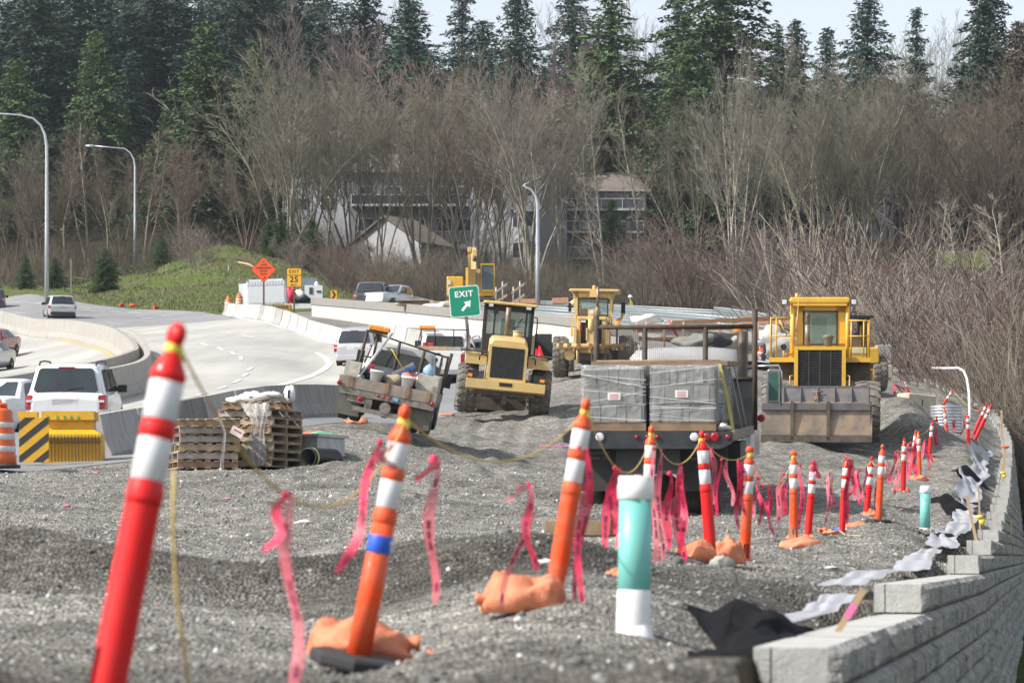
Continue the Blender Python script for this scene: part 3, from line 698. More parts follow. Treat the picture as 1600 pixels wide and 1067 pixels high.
# corrugated black pipe and metal box beside the pallets
def lathe_pipe(name, parts, label, cat, loc, rot, group=None):
    t = thing(name, label, cat, loc, rot, group)
    for nm, prof, m, seg in parts:
        mb = MB(); mb.lathe(prof, n=seg); mb.build(nm, m, t)
    return t
BLK = mat("black_plastic", (.018,.018,.02), .45, var=.3)
c = G(481, 54.6); prof = []
for i in range(26): prof += [(.165 + (.012 if i % 2 else 0), -.0 - i*.035), (.165 + (.012 if i % 2 else 0), -.0 - i*.035-.03)]
inner = [(.15, -.92), (.15, -.004), (.165, 0)]
pipe = thing("drain_pipe", "short length of black corrugated drain pipe lying open-ended beside the pallets", "pipe", (c.x, c.y, c.z+.17), (R(90), 0, R(-28)))
mb = MB(); pr = [(.15,.9),(.15,.0),(.172,.0)]+[(.165+(.012 if i % 2 else 0), .02+i*.03) for i in range(28)]
n_ = 24; rings = [[(r*math.cos(2*math.pi*k/n_), r*math.sin(2*math.pi*k/n_), -h) for k in range(n_)] for r, h in pr]; mb.loft(rings, 0, True, True, True)
mb.build("pipe_wall", BLK, pipe); mb = MB(); mb.loft([[(.18*math.cos(2*math.pi*k/n_), .18*math.sin(2*math.pi*k/n_), -h) for k in range(n_)] for h in (.05,.09)], 0, False, False, True); mb.build("label_band", mat("lime_band", (.55,.65,.25)), pipe)
c = G(492, 56.2); mb = MB(); mb.box(-.14,.18,-.25,.8,0,.42,0); mb.box(-.20,.24,-.30,.85,.42,.47,0); o = mb.build("metal_channel", mat("galvanised",(.38,.40,.42),.45,.7,var=.2,scale=4)); o.location = c; o.rotation_euler = (0,0,R(-24)); tag(o, "galvanised metal box channel on the gravel behind the black corrugated pipe", "metal channel")
# ------------------------------------------------------------------ sandbags
SB_O = mat("sandbag_orange", (.68,.215,.11), .8, var=.2, scale=9, bump=.6, bscale=40, dist=.01, dirt=(.45,.25,.16), dscale=4, damt=.5); SB_G = mat("sandbag_green", (.10,.34,.18), .8, var=.15, scale=9, bump=.4, bscale=50)
SB_R = mat("sandbag_red", (.66,.17,.10), .8, var=.15, scale=9, bump=.4, bscale=50)
def sandbag(label, p, rz, L_=.55, W_=.3, Hh=.16, m=None, seed=1, group="sandbags on the gravel", tilt=0, neck=True):
    t = thing("sandbag", label, "sandbag", p, (0, tilt, rz), group); rnd = random.Random(seed); mb = MB()
    base_ = [(-.5,.12,.4),(-.47,.5,.75),(-.35,.86,.95),(-.15,1,1),(.08,.97,1.0),(.25,.82,.9),(.34,.55,.6),(.39,.22,.35)]
    if not neck: base_ = [(-.5,.12,.2),(-.46,.6,.6),(-.38,.85,.85),(-.2,1,1),(.1,1,1),(.3,.9,.9),(.42,.65,.6),(.48,.2,.2)]
    us_ = np.linspace(base_[0][0], base_[-1][0], 26); secs = [(u, float(np.interp(u, [q[0] for q in base_], [q[1] for q in base_])), float(np.interp(u, [q[0] for q in base_], [q[2] for q in base_]))) for u in us_]
    rings = []
    for u, w, hh in secs:
        w *= 1+.05*math.sin(u*17+seed); hh *= 1+.10*math.sin(u*9+seed*1.7); rings.append([(u*L_+.012*math.sin(4*a+seed), math.cos(a)*W_/2*w*(1+.06*math.sin(3*a+u*9+seed)-.07*abs(math.sin(4.5*a+u*5+seed))**.5*(.4+abs(u))), max(0,.42+.58*math.sin(a))*Hh*hh*(1+.07*math.sin(5*a+seed+u*12)-.12*abs(math.sin(a*5+u*14+seed*.7))**3-.10*abs(math.sin(u*11+a*1.5+seed))**4+rnd.uniform(-.02,.02))) for a in [2*math.pi*k/30 for k in range(30)]])
    mb.loft(rings, 0, True, True, True); mb.build("sack", m or SB_O, t)
    if neck:
        nb = MB(); nb.loft([[(.36*L_+dx, math.cos(a)*r, .07+.5*r*math.sin(a)) for a in [2*math.pi*k/10 for k in range(10)]] for dx, r in ((-.05,.08),(-.02,.045),(.0,.042),(.03,.06),(.05,.07))], 0, True, True, True); nb.build("tied_neck", m or SB_O, t)
    return t
rz = R(0)
def sb(px, py, label, rzd=0, s=1.0, m=None, seed=1, d=None, neck=True, hh=.16, up=0):
    p = hit(px, py) if d is None else G(px, d); p.z += up
    return sandbag(label, p-Vector((0,0,.02)), R(rzd), .58*s, .36*s, hh*s, m, seed, neck=neck)
sb(508, 688, "green sandbag lying over an orange one near the edge of the new asphalt", -20, 1.2, SB_G, 2)
sb(489, 684, "faded orange sandbag half under the green sandbag", 160, 1.0, SB_R, 3)
sb(474, 696, "salmon sandbag just behind the galvanised channel", 190, 1.1, None, 4)
sb(497, 694, "flat salmon sandbag beside the one behind the galvanised channel", 5, 1.0, None, 5, hh=.09)
sb(556, 662, "orange sandbag crushed under the rear of the tilted utility truck", 170, 1.0, None, 6)
sb(693, 649, "empty flattened orange sandbag between the utility truck and the small loader", 175, 1.1, None, 7, hh=.07)
# ------------------------------------------------------------------ teal pipe risers
TEAL = mat("teal_pvc", (.17,.50,.455), .4, var=.05, scale=3, dirt=(.2,.42,.40), dscale=3, damt=.3); WPVC = mat("white_pvc", (.78,.78,.77), .4, var=.04, dirt=(.5,.48,.45), dscale=6, damt=.4)
def riser(px, py, d, Ht, r, label, lean=0, ch=.12, elbow=True):
    p = P(px, py, d); t = thing("pipe_riser", label, "pipe", p, (0, R(lean), 0))
    mb = MB(); mb.lathe([(r,.0),(r,Ht-.09)], n=24); mb.build("tube", TEAL, t)
    mb = MB(); mb.lathe([(r*1.04,Ht-.11),(r*1.11,Ht-.105),(r*1.11,Ht-.04),(r*1.07,Ht-.035),(r*1.05,Ht),(r*.9,Ht+.003)], n=24); mb.build("cap", WPVC, t)
    mb = MB(); mb.lathe([(r*1.04,-.12),(r*1.06,-.1),(r*1.06,0.02),(r*1.03,.03),(r*1.03,ch),(r*1.0,ch+.005)], n=24); mb.build("coupling", WPVC, t)
    if not elbow: return t
    mb = MB(); mb.tube([(0,0,-.05),(.02,0,-.14),(.10,-.02,-.20),(.2,-.02,-.24)], r*1.1, 20); mb.build("elbow", WPVC, t)
    return t
riser(990, 962, 15.3, .665, .079, "teal sewer pipe standing in front of the flatbed truck with a white cap", 1)
riser(1445, 834, 50, .75, .083, "smaller-looking capped teal pipe standing beside the retaining wall fabric", 1, .09, False)
p = P(1590, 993, 48); mb = MB(); mb.lathe([(.075,-1.2),(.075,.02),(.065,.02),(.065,-.6)], n=20); o = mb.build("drain_outlet", TEAL); o.location = (wallx(60)+.30, 60, P(0,993,60).z); o.rotation_euler = (0, R(90), 0); tag(o, "teal drain pipe poking out of the retaining wall face low down", "pipe")
# ------------------------------------------------------------------ geotextile, fabric, stakes
def cloth(name, label, cat, centre, m, amp=.05, up=.02, seed=0, n=14, fold=1.0):
    """irregular sheet lying on the ground. centre: [(x,y,halfwidth)]"""
    rnd = random.Random(seed); g = []; ph = [rnd.uniform(0,6) for _ in range(5)]
    Zc = lambda X, Y, wt_, u: wt_*(.5+.5*u)+(.5-.5*u)*max(Z(X, Y), wt_)
    for i, (x, y, hw) in enumerate(centre):
        row = []; wt_ = float(np.mean([walltop(y+q) for q in (-2,-1,0,1,2)])); zl_ = 0
        for j in range(n+1):
            u = (j/n-.5)*2; e = 1+.08*math.sin(y*.8+ph[0]+(3 if u > 0 else 0)); X = x+u*hw*e+.02*math.sin(y*1.6+u*2+ph[4]); Y = y
            zz_ = Zc(X, Y, wt_, u) if name == 'geotextile' else Z(X, Y); row.append((X, Y, zz_+up+amp*(.5+.5*math.sin(u*6*fold+y*.7+ph[2]))*(1-abs(u)**6)+amp*.5*math.sin(Y*.9*fold+u*3+ph[3])**2))
        g.append(row)
    mb = MB(); mb.sheet(g); return tag(mb.build(name, m), label, cat)
GEO = mat("grey_geotextile", (.34,.35,.385), .8, var=.12, scale=3, bump=.3, dirt=(.35,.34,.32), dscale=2, damt=.5); BLKF = mat("black_fabric", (.008,.008,.010), .9, var=.3, bump=.5, bscale=12, spec=.1)
def strip_pts(y0, y1, off, hw, step=.5, wob=.15, seed=1):
    return [(float(wallx(y))-off+wob*math.sin(y*.5+seed), y, hw*(1+.2*math.sin(y*.6+seed*2)+.06*math.sin(y*1.7))) for y in np.arange(y0, y1, step)]
cloth("geotextile", "pale grey filter fabric edging the wall in the span nearest the camera", "geotextile", strip_pts(16.2, 21.3, .47, .10, .3, .05), GEO, .010, .05, 1)
cloth("geotextile", "pale grey filter fabric behind the first raised cap of the wall", "geotextile", strip_pts(21.8, 36, .55, .15, .4, .06), GEO, .014, .06, 2)
cloth("geotextile", "pale grey filter fabric beside the wall near the two wooden stakes", "geotextile", strip_pts(36.5, 60, .62, .17, .5, .06), GEO, .025, .08, 3)
cloth("geotextile", "farthest strip of pale filter fabric below the leaning posts", "geotextile", strip_pts(60.5, 92, .78, .22, .6, .07), GEO, .04, .09, 4)
def heap_cloth(name, label, p, r, m, seed, amp=.22):
    rnd = random.Random(seed); mb = MB(); n = 28; g = []; ph = [rnd.uniform(0,6) for _ in range(6)]
    for i in range(n+1):
        row = []
        for j in range(n+1):
            u, v = i/n*2-1, j/n*2-1; rr = 1+.2*math.sin(3*math.atan2(v,u)+ph[0]); X = p.x+u*r[0]*rr; Y = p.y+v*r[1]*rr
            hgt = max(0, 1-(u*u+v*v)**.9)*r[2]*(1+amp*math.sin(u*5+v*3+ph[1])+amp*.7*math.sin(v*8-u*4+ph[2])+amp*.5*abs(math.sin(u*11+v*7+ph[3])))
            row.append((X, Y, Z(X, Y)+.02+hgt))
        g.append(row)
    mb.sheet(g); return tag(mb.build(name, m), label, "fabric")
q = hit(1215, 985); heap_cloth("black_fabric", "crumpled heap of black fabric on the gravel beside the nearest wall blocks", Vector((1.25, 15.8, 0)), (.30,1.15,.19), BLKF, 4)
heap_cloth("black_fabric", "flat black fabric edge running along the nearest part of the wall", Vector((.85, 12.9, 0)), (.14,.7,.035), BLKF, 5)
heap_cloth("black_fabric", "small black fabric scrap behind the crumpled black heap", Vector((1.75, 19.4, 0)), (.28,.5,.05), BLKF, 8)
heap_cloth("black_fabric", "black fabric bundle between the second teal pipe and the wall", G(1480, 44), (.26,1.6,.12), BLKF, 6)
heap_cloth("black_fabric", "black fabric patch above the second teal pipe", G(1492, 57), (.32,1.8,.10), BLKF, 7)
heap_cloth("black_fabric", "black fabric scrap below the farthest pale filter fabric", G(1512, 72), (.36,1.8,.12), BLKF, 9)
STAKE = mat("stake_wood", (.48,.34,.20), .8, var=.15, scale=10); YELT = mat("yellow_tape", (.75,.62,.08), .6); PINKP = mat("pink_paint", (.80,.20,.42), .7)
def stake(label, p, Ht, lean=(0,0), tie=None, tip=None, w=.02, pinkm=None):
    t = thing("survey_stake", label, "stake", p, (R(lean[1]), R(lean[0]), 0), "wooden stakes along the wall"); mb = MB(); mb.box(-w, w, -w/2, w/2, -.1, Ht); mb.build("lath", STAKE, t)
    if tie: mb = MB(); mb.blob((0,0,.1), (.06,.06,.03), 10, 0, 1); mb.blob((.03,-.02,.03), (.05,.03,.05), 8, 0, 2); mb.build("yellow_tie", YELT, t)
    if tip: mb = MB(); mb.blob((0,0,Ht-.02), (.09,.03,.03), 10, 0, 3, .4); mb.build("orange_ribbon", mat("orange_tape", (.85,.16,.06), .6), t)
    if pinkm: mb = MB(); mb.box(-w-.002, w+.002, -w/2-.002, w/2+.002, Ht*.35, Ht*.65); mb.build("pink_mark", PINKP, t)
    return t
stake("thick wooden stake with a pink band leaning over the nearest wall cap", P(1308, 988, 16.3), .26, (32, 0), pinkm=1, w=.016)
stake("leaning wooden stake standing in the pale fabric above the second step of the wall", P(1524, 838, 44), .58, (-12, 0))
stake("thin wooden stake with a yellow tie beside the leaning one", P(1531, 818, 46), .55, (-2, 0), tie=1, w=.012)
stake("wooden stake on the wall with orange ribbon on top and yellow tie below", P(1567, 745, 74), .72, (4, 0), tie=1, tip=1, w=.03)
stake("plain tall wooden stake at the highest step of the wall", P(1565, 678, 100), .75, (0, 0), w=.03)
# yellow strap hanging down the wall face
mb = MB(); pts = [(wallx(y)+.10, y, z) for y, z in ((62, 2.2), (60, 1.5), (58, .8), (55, .1))]; mb.tube(pts, .012, 5); tag(mb.build("hanging_rope", YELT), "yellow cord hanging down the face of the retaining wall", "cord")
# ecology blocks, culvert, hose, timber
def eco(name, label, p, dims, rot, m, seed=1):
    mb = MB(); x, y, z = dims; mb.box(-x/2, x/2, -y/2, y/2, 0, z, 0, b=.04); mb.box(-.02,.02,-y/2-.004,-y/2+.01, z*.45, z*.75, 1) if seed == 1 else None
    o = mb.build(name, [m, MATS["joint_shadow"]]); o.location = p; o.rotation_euler = rot; return tag(o, label, "concrete block")
ECO = mat("ecology_block", (.44,.39,.31), .95, var=.12, scale=5, bump=.6, bscale=18, dirt=(.30,.27,.22), dscale=3)
eco("ecology_block", "large tilted tan concrete block beside the corrugated metal pipe", P(1430, 651, 98), (1.0,.75,.68), (0, R(5), R(22)), ECO)
eco("ecology_block", "tan concrete block behind the big loader's far rear tyre", P(1379, 592, 118), (.62,.62,.5), (0,0,R(8)), ECO, 2)
eco("ecology_block", "tall grey concrete block standing behind the big loader", P(1379, 569, 132), (.6,.7,.78), (0,0,R(8)), CONC, 2)
sp = G(1478, 92, -.1); cp = thing("culvert_pipe", "short section of corrugated galvanised culvert standing on end", "culvert", (sp.x, sp.y, P(0,677,92).z)); mb = MB(); pr = []
for i in range(9): pr += [(.44, i*.09), (.455, i*.09+.03), (.44, i*.09+.06)]
n_ = 32; mb.loft([[(r*math.cos(2*math.pi*k/n_), r*math.sin(2*math.pi*k/n_), h) for k in range(n_)] for r, h in pr+[(.425,.79),(.425,0)]], 0, True, False, True); mb.build("corrugated_shell", mat("culvert_zinc", (.50,.52,.55), .38, .75, var=.15, scale=5), cp)
pts = [P(1457,575,120),P(1478,575.5,117),P(1498,575,114),P(1506,580,112),P(1511,592,109),P(1514,612,106),P(1515,640,103),P(1513,678,100)]; mb = MB(); mb.tube(pts, .045, 8); tag(mb.build("white_hose", mat("white_hose",(.75,.75,.73),.5,dirt=(.2,.2,.2),dscale=8)), "white flexible hose arching down beside the retaining wall thicket", "hose")
mb = MB(); mb.box(-.075,.075,-.3,.3,0,.13,0,b=.006); o = mb.build("timber_offcut", mat("old_timber", (.17,.12,.07), .9, var=.25, scale=8)); o.location = G(907, 27.5, .12); o.rotation_euler = (0,R(4),R(70)); tag(o, "short brown timber offcut on the gravel behind the tall orange post", "timber")
mb = MB(); mb.blob((0,0,.05), (.10,.08,.065), 10, 0, 3, .2); o = mb.build("grey_rock", mat("rock_grey",(.36,.36,.32),.9,var=.2)); o.location = hit(1128,882); o.location = G(1128, 26.6); tag(o, "round pale grey rock at the foot of the red post", "rock")
mb = MB(); a_ = G(1300, 43, .1); b_ = G(1312, 42.5, .05); c_ = G(1322, 42.2, .02); mb.tube([a_, (a_+b_)/2+Vector((0,0,.02)), b_], .015, 8, 0); mb.tube([b_, c_, G(1334,41.8,.02), G(1346,41.2,.02)], .014, 8, 1); tag(mb.build("garden_hose", [mat("blue_hose",(.03,.13,.5),.5), mat("tan_hose",(.35,.3,.2),.6)]), "blue and tan hose lying on the gravel between the ribbon bunches", "hose")
mb = MB(); mb.box(-.4,.4,-.03,.03,0,.03); o = mb.build("paint_mark_board", mat("pink_board", (.75,.20,.45), .8)); o.location = G(869, 76, .02); tag(o, "pink painted lath lying on the gravel between the small loader and the flatbed", "lath")
for (px, py, lb, m_, sz) in [(152,740,"scrap of pink ribbon on the gravel near the yellow drums", PINKP, .05),(104,791,"pink scrap on the open gravel nearest the striped board", PINKP, .05),(356,780,"tiny pink scrap lying on the gravel below the pallets", PINKP, .05),(476,817,"white paper scrap on the gravel below the pallets", MATS["paper_white"], .10),(868,682,"small pink scrap behind the tall orange post", PINKP, .05),(1300,888,"white plastic scrap below the double posts and their sandbag", MATS["paper_white"], .06),(855,880,"crumpled clear plastic beside the tall orange post", MATS["paper_white"], .07),(1408,797,"pink scrap between the posts and the second teal pipe", PINKP,.05)]:
    p = hit(px, py); mb = MB(); mb.blob((0,0,.01), (sz, sz*.7, sz*.25), 8, 0, px, .5); o = mb.build("litter_scrap", m_); o.location = p; tag(o, lb, "litter", "litter on the gravel")
# ------------------------------------------------------------------ vehicle materials
def paint(name, c, rough=.28, metal=0.0, dirt=.25): return mat(name, c, rough, metal, var=.03, scale=2, coat=.6, dirt=(.28,.26,.23), dscale=2.2, damt=dirt)
WPAINT = paint("white_car_paint", (.72,.73,.74)); SPAINT = paint("silver_paint", (.42,.43,.45), .3, .5); RPAINT = paint("red_paint", (.20,.012,.03)); DPAINT = paint("dark_paint", (.03,.035,.05)); LPAINT = paint("light_silver_paint", (.55,.57,.60), .3, .4)
GLASS = mat("tinted_glass", (.022,.03,.034), .05, spec=.9, var=.4, scale=1.2); TYRE = mat("tyre_rubber", (.022,.022,.022), .85, dirt=(.14,.125,.10), dscale=4, damt=.6, bump=.3)
RIM = mat("wheel_rim", (.45,.45,.46), .35, .7); TRIM = mat("black_trim", (.02,.02,.022), .5); REDL = mat("red_lens", (.30,.008,.016), .15, spec=.8, var=.35, scale=14); CLEARL = mat("clear_lens", (.6,.62,.65), .1, spec=.9, var=.3, scale=20); AMB = mat("amber_lens", (.85,.28,.03), .2, spec=.8, var=.25, scale=18)
PLATE = mat("licence_plate", (.72,.73,.75), .5); CHROME = mat("chrome", (.55,.56,.58), .15, .9)
def wheel(parent, c, r, wd, rim=.62, name="wheel", hub=RIM, sides=28):
    t = MB(); x0, y0, z0 = c; prof = [(r*rim, -wd/2), (r*.86, -wd/2*1.04), (r*.97, -wd/2*.86), (r, -wd/2*.6), (r, wd/2*.6), (r*.97, wd/2*.86), (r*.86, wd/2*1.04), (r*rim, wd/2)]
    t.lathe(prof, (0,0,0), 'x', sides); w_ = t.build(name, TYRE, parent, c)
    m = MB(); sgn = 1 if x0 > 0 else -1
    m.lathe([(r*rim*1.0, -wd*.40), (r*rim, wd*.40), (r*rim*.9, wd*.50) if sgn > 0 else (r*rim*.9, wd*.42), (r*.2, wd*.44), (r*.18, wd*.52)], (0,0,0), 'x', 20)
    m.lathe([(r*.18, -wd*.52), (r*.2, -wd*.44), (r*rim*.9, -wd*.50), (r*rim, -wd*.40)], (0,0,0), 'x', 20); m.build("rim", hub, w_); return w_
def loft_car(spec, name, label, loc, rot, paint_m, group=None, wheelr=.35, track=.76, axles=(.85, 3.6), tyre_w=.22, cat="car"):
    """spec: stations (y, halfwidth, z_bottom, z_belt, z_roof, roof_halfwidth). The rear of the car is at y = 0, the nose at large y."""
    t = thing(name, label, cat, loc, rot, group); mb = MB(); rings = []
    for (y, w, zb, zl, zr, rw) in spec:
        glassy = zr - zl > .12
        half = [(w*.90, zb), (w*.985, zb+.12), (w, zb+.30), (w*.995, zl-.13), (w*.955, zl), (rw+.05 if glassy else w*.90, zr-.09 if glassy else zl+.015), (rw if glassy else w*.8, zr-.03 if glassy else zl+.03), (rw*.7 if glassy else w*.5, zr if glassy else zl+.045), (0, zr+.012 if glassy else zl+.055)]
        ring = [(x, y, z) for x, z in half] + [(-x, y, z) for x, z in reversed(half[:-1])]
        rings.append(ring)
    mb.loft(rings, 0, True, True, True); o = mb.build("body", paint_m, t)
    try:
        es = o.modifiers.new("b", 'BEVEL'); es.width = .03; es.segments = 2; es.limit_method = 'ANGLE'; es.angle_limit = R(40)
    except Exception: pass
    for sx in (-1, 1):
        for ay in axles:
            a = MB(); a.lathe([(wheelr*1.18, -.012), (wheelr*1.18, .012)], (0,0,0), 'x', 24); a.build("wheel_arch", TRIM, t, (sx*(spec[2][1]-.015), ay, wheelr+.02))
            wheel(t, (sx*(track+.03), ay, wheelr), wheelr, tyre_w)
    return t
def quadpart(parent, name, pts, m, th=.012):
    """thin solid panel through 4 corner points (counter-clockwise seen from outside)"""
    p = [Vector(q) for q in pts]; n = (p[1]-p[0]).cross(p[2]-p[0]).normalized()
    mb = MB(); mb.loft([[q - n*.02 for q in p], [q + n*th for q in p]], 0); return mb.build(name, m, parent)
def rquad(parent, name, y, pts, m, th=.02, r=.06):
    """rounded rear-facing panel lying in a plane that leans; pts: 4 (x, y, z) corners bl, br, tr, tl"""
    p = [Vector(q) for q in pts]; out = []
    for i in range(4):
        a, b, c = p[i-1], p[i], p[(i+1) % 4]; u = (a-b).normalized(); v = (c-b).normalized()
        for k in (0, .5, 1):
            s = b+u*r*(1-k)+v*r*k; s = s if k != .5 else b+(u+v)*r*.3; out.append(s)
    n = (p[1]-p[0]).cross(p[2]-p[0]).normalized(); mb = MB(); mb.loft([[q - n*.02 for q in out], [q + n*th for q in out]], 0); return mb.build(name, m, parent)
def mirror(parent, x, y, z, m, s=1.0):
    mb = MB(); sg = 1 if x > 0 else -1; mb.box(x, x+sg*.22*s, y-.06*s, y+.08*s, z-.09*s, z+.09*s, 0, b=.02*s) if sg > 0 else mb.box(x-.22*s, x, y-.06*s, y+.08*s, z-.09*s, z+.09*s, 0, b=.02*s)
    o = mb.build("side_mirror", m, parent); g = MB(); a, b = sorted((x+sg*.03*s, x+sg*.20*s)); g.box(a, b, y-.067*s, y-.055*s, z-.07*s, z+.07*s); g.build("mirror_glass", GLASS, o); return o
def suv(name, label, loc, rot, pm, L_=4.65, W=1.84, Ht=1.72, rails=True, low=False, group=None, detail=True, mirrors=True, lamp='tall', bumper=None, cat="suv"):
    w = W/2; z = .0; h = Ht
    spec = [(.0, w*.80, .36, h*.50, h*.50, w*.6), (.06, w*.93, .30, h*.58, h*.60, w*.7), (.16, w*.975, .26, h*.60, h*.66, w*.72), (.42, w*.99, .25, h*.605, h*.955, w*.72), (.62, w, .25, h*.605, h*.985, w*.735), (1.6, w, .25, h*.60, h, w*.755), (2.5, w, .25, h*.59, h*.99, w*.75), (2.85, w, .25, h*.585, h*.95, w*.74), (3.55, w*.99, .25, h*.575, h*.60, w*.7), (4.3, w*.93, .27, h*.50, h*.50, w*.6), (L_, w*.75, .34, h*.40, h*.40, w*.5)]
    t = loft_car(spec, name, label, loc, rot, pm, group, wheelr=.36, track=w-.14, axles=(.95, L_-.95), cat=cat)
    # rear glass on the sloping tailgate
    zg0, zg1 = h*.625, h*.93
    rquad(t, "rear_window", 0, [(-w*.80, .155, zg0), (w*.80, .155, zg0), (w*.665, .40, zg1), (-w*.665, .40, zg1)], GLASS, .035, .07)
    quadpart(t, "windscreen", [(w*.72, 3.47, h*.63), (-w*.72, 3.47, h*.63), (-w*.66, 2.88, h*.925), (w*.66, 2.88, h*.925)], GLASS, .03)
    for sx in (-1, 1):
        for (y0, y1, y2, y3) in ((.62, 1.45, 1.45, .80), (1.55, 2.45, 2.45, 1.55), (2.52, 3.1, 2.75, 2.52)):
            pts = [(sx*w*.975, y0, h*.625), (sx*w*.975, y1, h*.62), (sx*(w*.80+.02), y2, h*.925), (sx*(w*.80+.02), y3, h*.915)]
            quadpart(t, "side_window", pts if sx > 0 else pts[::-1], GLASS, .012)
        if detail:
            zt = h*.58 if lamp == 'tall' else h*.55; zb_ = h*.42
            zb_, zt = (h*.40, h*.585) if lamp == 'tall' else (h*.45, h*.57); l = MB(); l.loft([[(sx*w*.76,.01,zb_),(sx*w*.985,.03,zb_),(sx*w*.985,.06,zt),(sx*w*.82,.03,zt)],[(sx*w*.76,.3,zb_),(sx*(w+.012),.34,zb_),(sx*(w+.006),.30,zt),(sx*w*.82,.3,zt)]], 0)
            l.build("tail_light", REDL, t); l2 = MB(); l2.box(*sorted((sx*w*.80, sx*w*.96)), .005, .06, (zb_+zt)/2-.0, (zb_+zt)/2+.05); l2.build("reverse_lens", CLEARL, t)
        if mirrors: mirror(t, sx*w*.97, 2.95, h*.66, pm if low else TRIM)
    mb = MB(); mb.box(-w*.86, w*.86, -.05, .14, .30, .52, 0, b=.03); mb.build("rear_bumper", bumper or pm, t)
    mb = MB(); mb.box(-.30, .30, .0, .065, h*.455, h*.55, 0); mb.build("number_plate", PLATE, t)
    mb = MB(); mb.box(-.36, .36, .03, .09, h*.555, h*.568, 0); mb.build("tailgate_trim", CHROME if low else TRIM, t)
    mb = MB(); mb.box(-.18, .18, .36, .48, h*.935, h*.955, 0); mb.build("brake_light", REDL, t)
    if detail:
        mb = MB(); mb.tube([(-.08,.115,h*.63),(.08,.14,h*.665),(.42,.16,h*.675)], .012, 5); mb.build("wiper", TRIM, t)
        mb = MB()
        for sx in (-1, 1): mb.build
        for sx in (-1, 1):
            r_ = MB()
            if rails: r_.tube([(sx*w*.70,.60,h*.98),(sx*w*.70,.72,h*1.018),(sx*w*.71,1.6,h*1.032),(sx*w*.70,2.55,h*1.02),(sx*w*.69,2.7,h*.98)], .022, 6); r_.build("roof_rail", TRIM, t)
    mb = MB(); mb.box(-w*.7, w*.7, .3, L_-.3, .15, .3); mb.build("underbody", TRIM, t)
    return t
def slope_at(p, dy=1.5): return math.atan2(Z(p.x, p.y+dy)-Z(p.x, p.y-dy), 2*dy)
# white SUV next to the yellow drums
p = P(102, 687, 74); suv("parked_suv", "white SUV seen from behind with black roof rails, waiting beyond the yellow drums", p, (slope_at(p)*.9, R(0), R(1)), WPAINT, W=1.88, Ht=1.76, cat="suv")
remember(bpy.data.objects["parked_suv"])
# second SUV in the queue
p = P(553, 573, 141); suv("queued_suv", "silver-white SUV queued just ahead of the tilted utility truck", p, (slope_at(p)*.8, 0, R(-6)), LPAINT, W=1.80, Ht=1.66, rails=False, lamp='tall')
# silver SUV far up the road
p = P(98, 499, 219); suv("silver_suv", "silver SUV with black bumper driving away up the far roadway by the lamp post", p, (slope_at(p)*.6, 0, R(14)), LPAINT, W=1.92, Ht=1.66, rails=False, bumper=TRIM, lamp='low')
# dark SUV behind the parapet, dark car at the picture edge
p = P(577, 485, 190); suv("dark_suv", "dark SUV whose roof and red lights show above the white bridge wall", p, (R(3), 0, R(-6)), DPAINT, W=1.95, Ht=1.72, rails=False)
p = P(-12, 486, 240); suv("dark_suv", "dark SUV cut off by the picture's edge, farthest up the roadway", p, (R(4), 0, R(8)), DPAINT, W=1.9, Ht=1.7, rails=False)
# white sedan beside the SUV (only its flank and mirror show), two oncoming sedans
def sedan(name, label, loc, rot, pm, L_=4.6, W=1.78, h=1.42, oncoming=False, group=None):
    w = W/2
    spec = [(.0, w*.78, .38, h*.60, h*.60, w*.5), (.08, w*.93, .30, h*.66, h*.66, w*.55), (.5, w*.98, .22, h*.68, h*.68, w*.6), (.9, w, .22, h*.67, h*.70, w*.66), (1.45, w, .22, h*.65, h*.97, w*.66), (2.0, w, .22, h*.645, h, w*.68), (2.6, w, .22, h*.64, h*.96, w*.67), (3.3, w*.99, .22, h*.625, h*.63, w*.6), (4.1, w*.93, .24, h*.54, h*.54, w*.5), (L_-.08, w*.84, .28, h*.48, h*.48, w*.5), (L_, w*.7, .34, h*.42, h*.42, w*.4)]
    t = loft_car(spec, name, label, loc, rot, pm, group, wheelr=.31, track=w-.12, axles=(.95, L_-.9), cat="car")
    quadpart(t, "windscreen", [(w*.74, 3.2, h*.67), (-w*.74, 3.2, h*.67), (-w*.62, 2.66, h*.93), (w*.62, 2.66, h*.93)], GLASS, .035)
    quadpart(t, "rear_window", [(-w*.72, .96, h*.71), (w*.72, .96, h*.71), (w*.60, 1.42, h*.93), (-w*.60, 1.42, h*.93)], GLASS, .035)
    for sx in (-1, 1):
        for (y0, y1, y2, y3) in ((1.2, 1.98, 1.98, 1.55), (2.05, 3.0, 2.65, 2.05)):
            pts = [(sx*w*.965, y0, h*.675), (sx*w*.965, y1, h*.67), (sx*(w*.72+.02), y2, h*.93), (sx*(w*.72+.02), y3, h*.92)]
            quadpart(t, "side_window", pts if sx > 0 else pts[::-1], GLASS, .014)
        mirror(t, sx*w*.96, 2.95, h*.70, TRIM if name == "white_sedan" else pm, .9)
        l = MB(); l.box(*sorted((sx*w*.50, sx*w*.88)), L_-.34, L_-.06, h*.42, h*.52, 0, b=.02); l.build("headlight", CLEARL, t)
        l = MB(); l.box(*sorted((sx*w*.60, sx*w*.93)), -.015, .2, h*.50, h*.60, 0, b=.02); l.build("tail_light", REDL, t)
    g = MB(); g.box(-w*.42, w*.42, L_-.14, L_-.015, h*.40, h*.47); g.build("grille", TRIM, t)
    g = MB(); g.box(-w*.72, w*.72, L_-.12, L_+.02, h*.20, h*.27); g.build("air_intake", TRIM, t)
    g = MB(); g.box(-w*.62, w*.62, .3, L_-.3, .14, .26); g.build("underbody", TRIM, t); return t
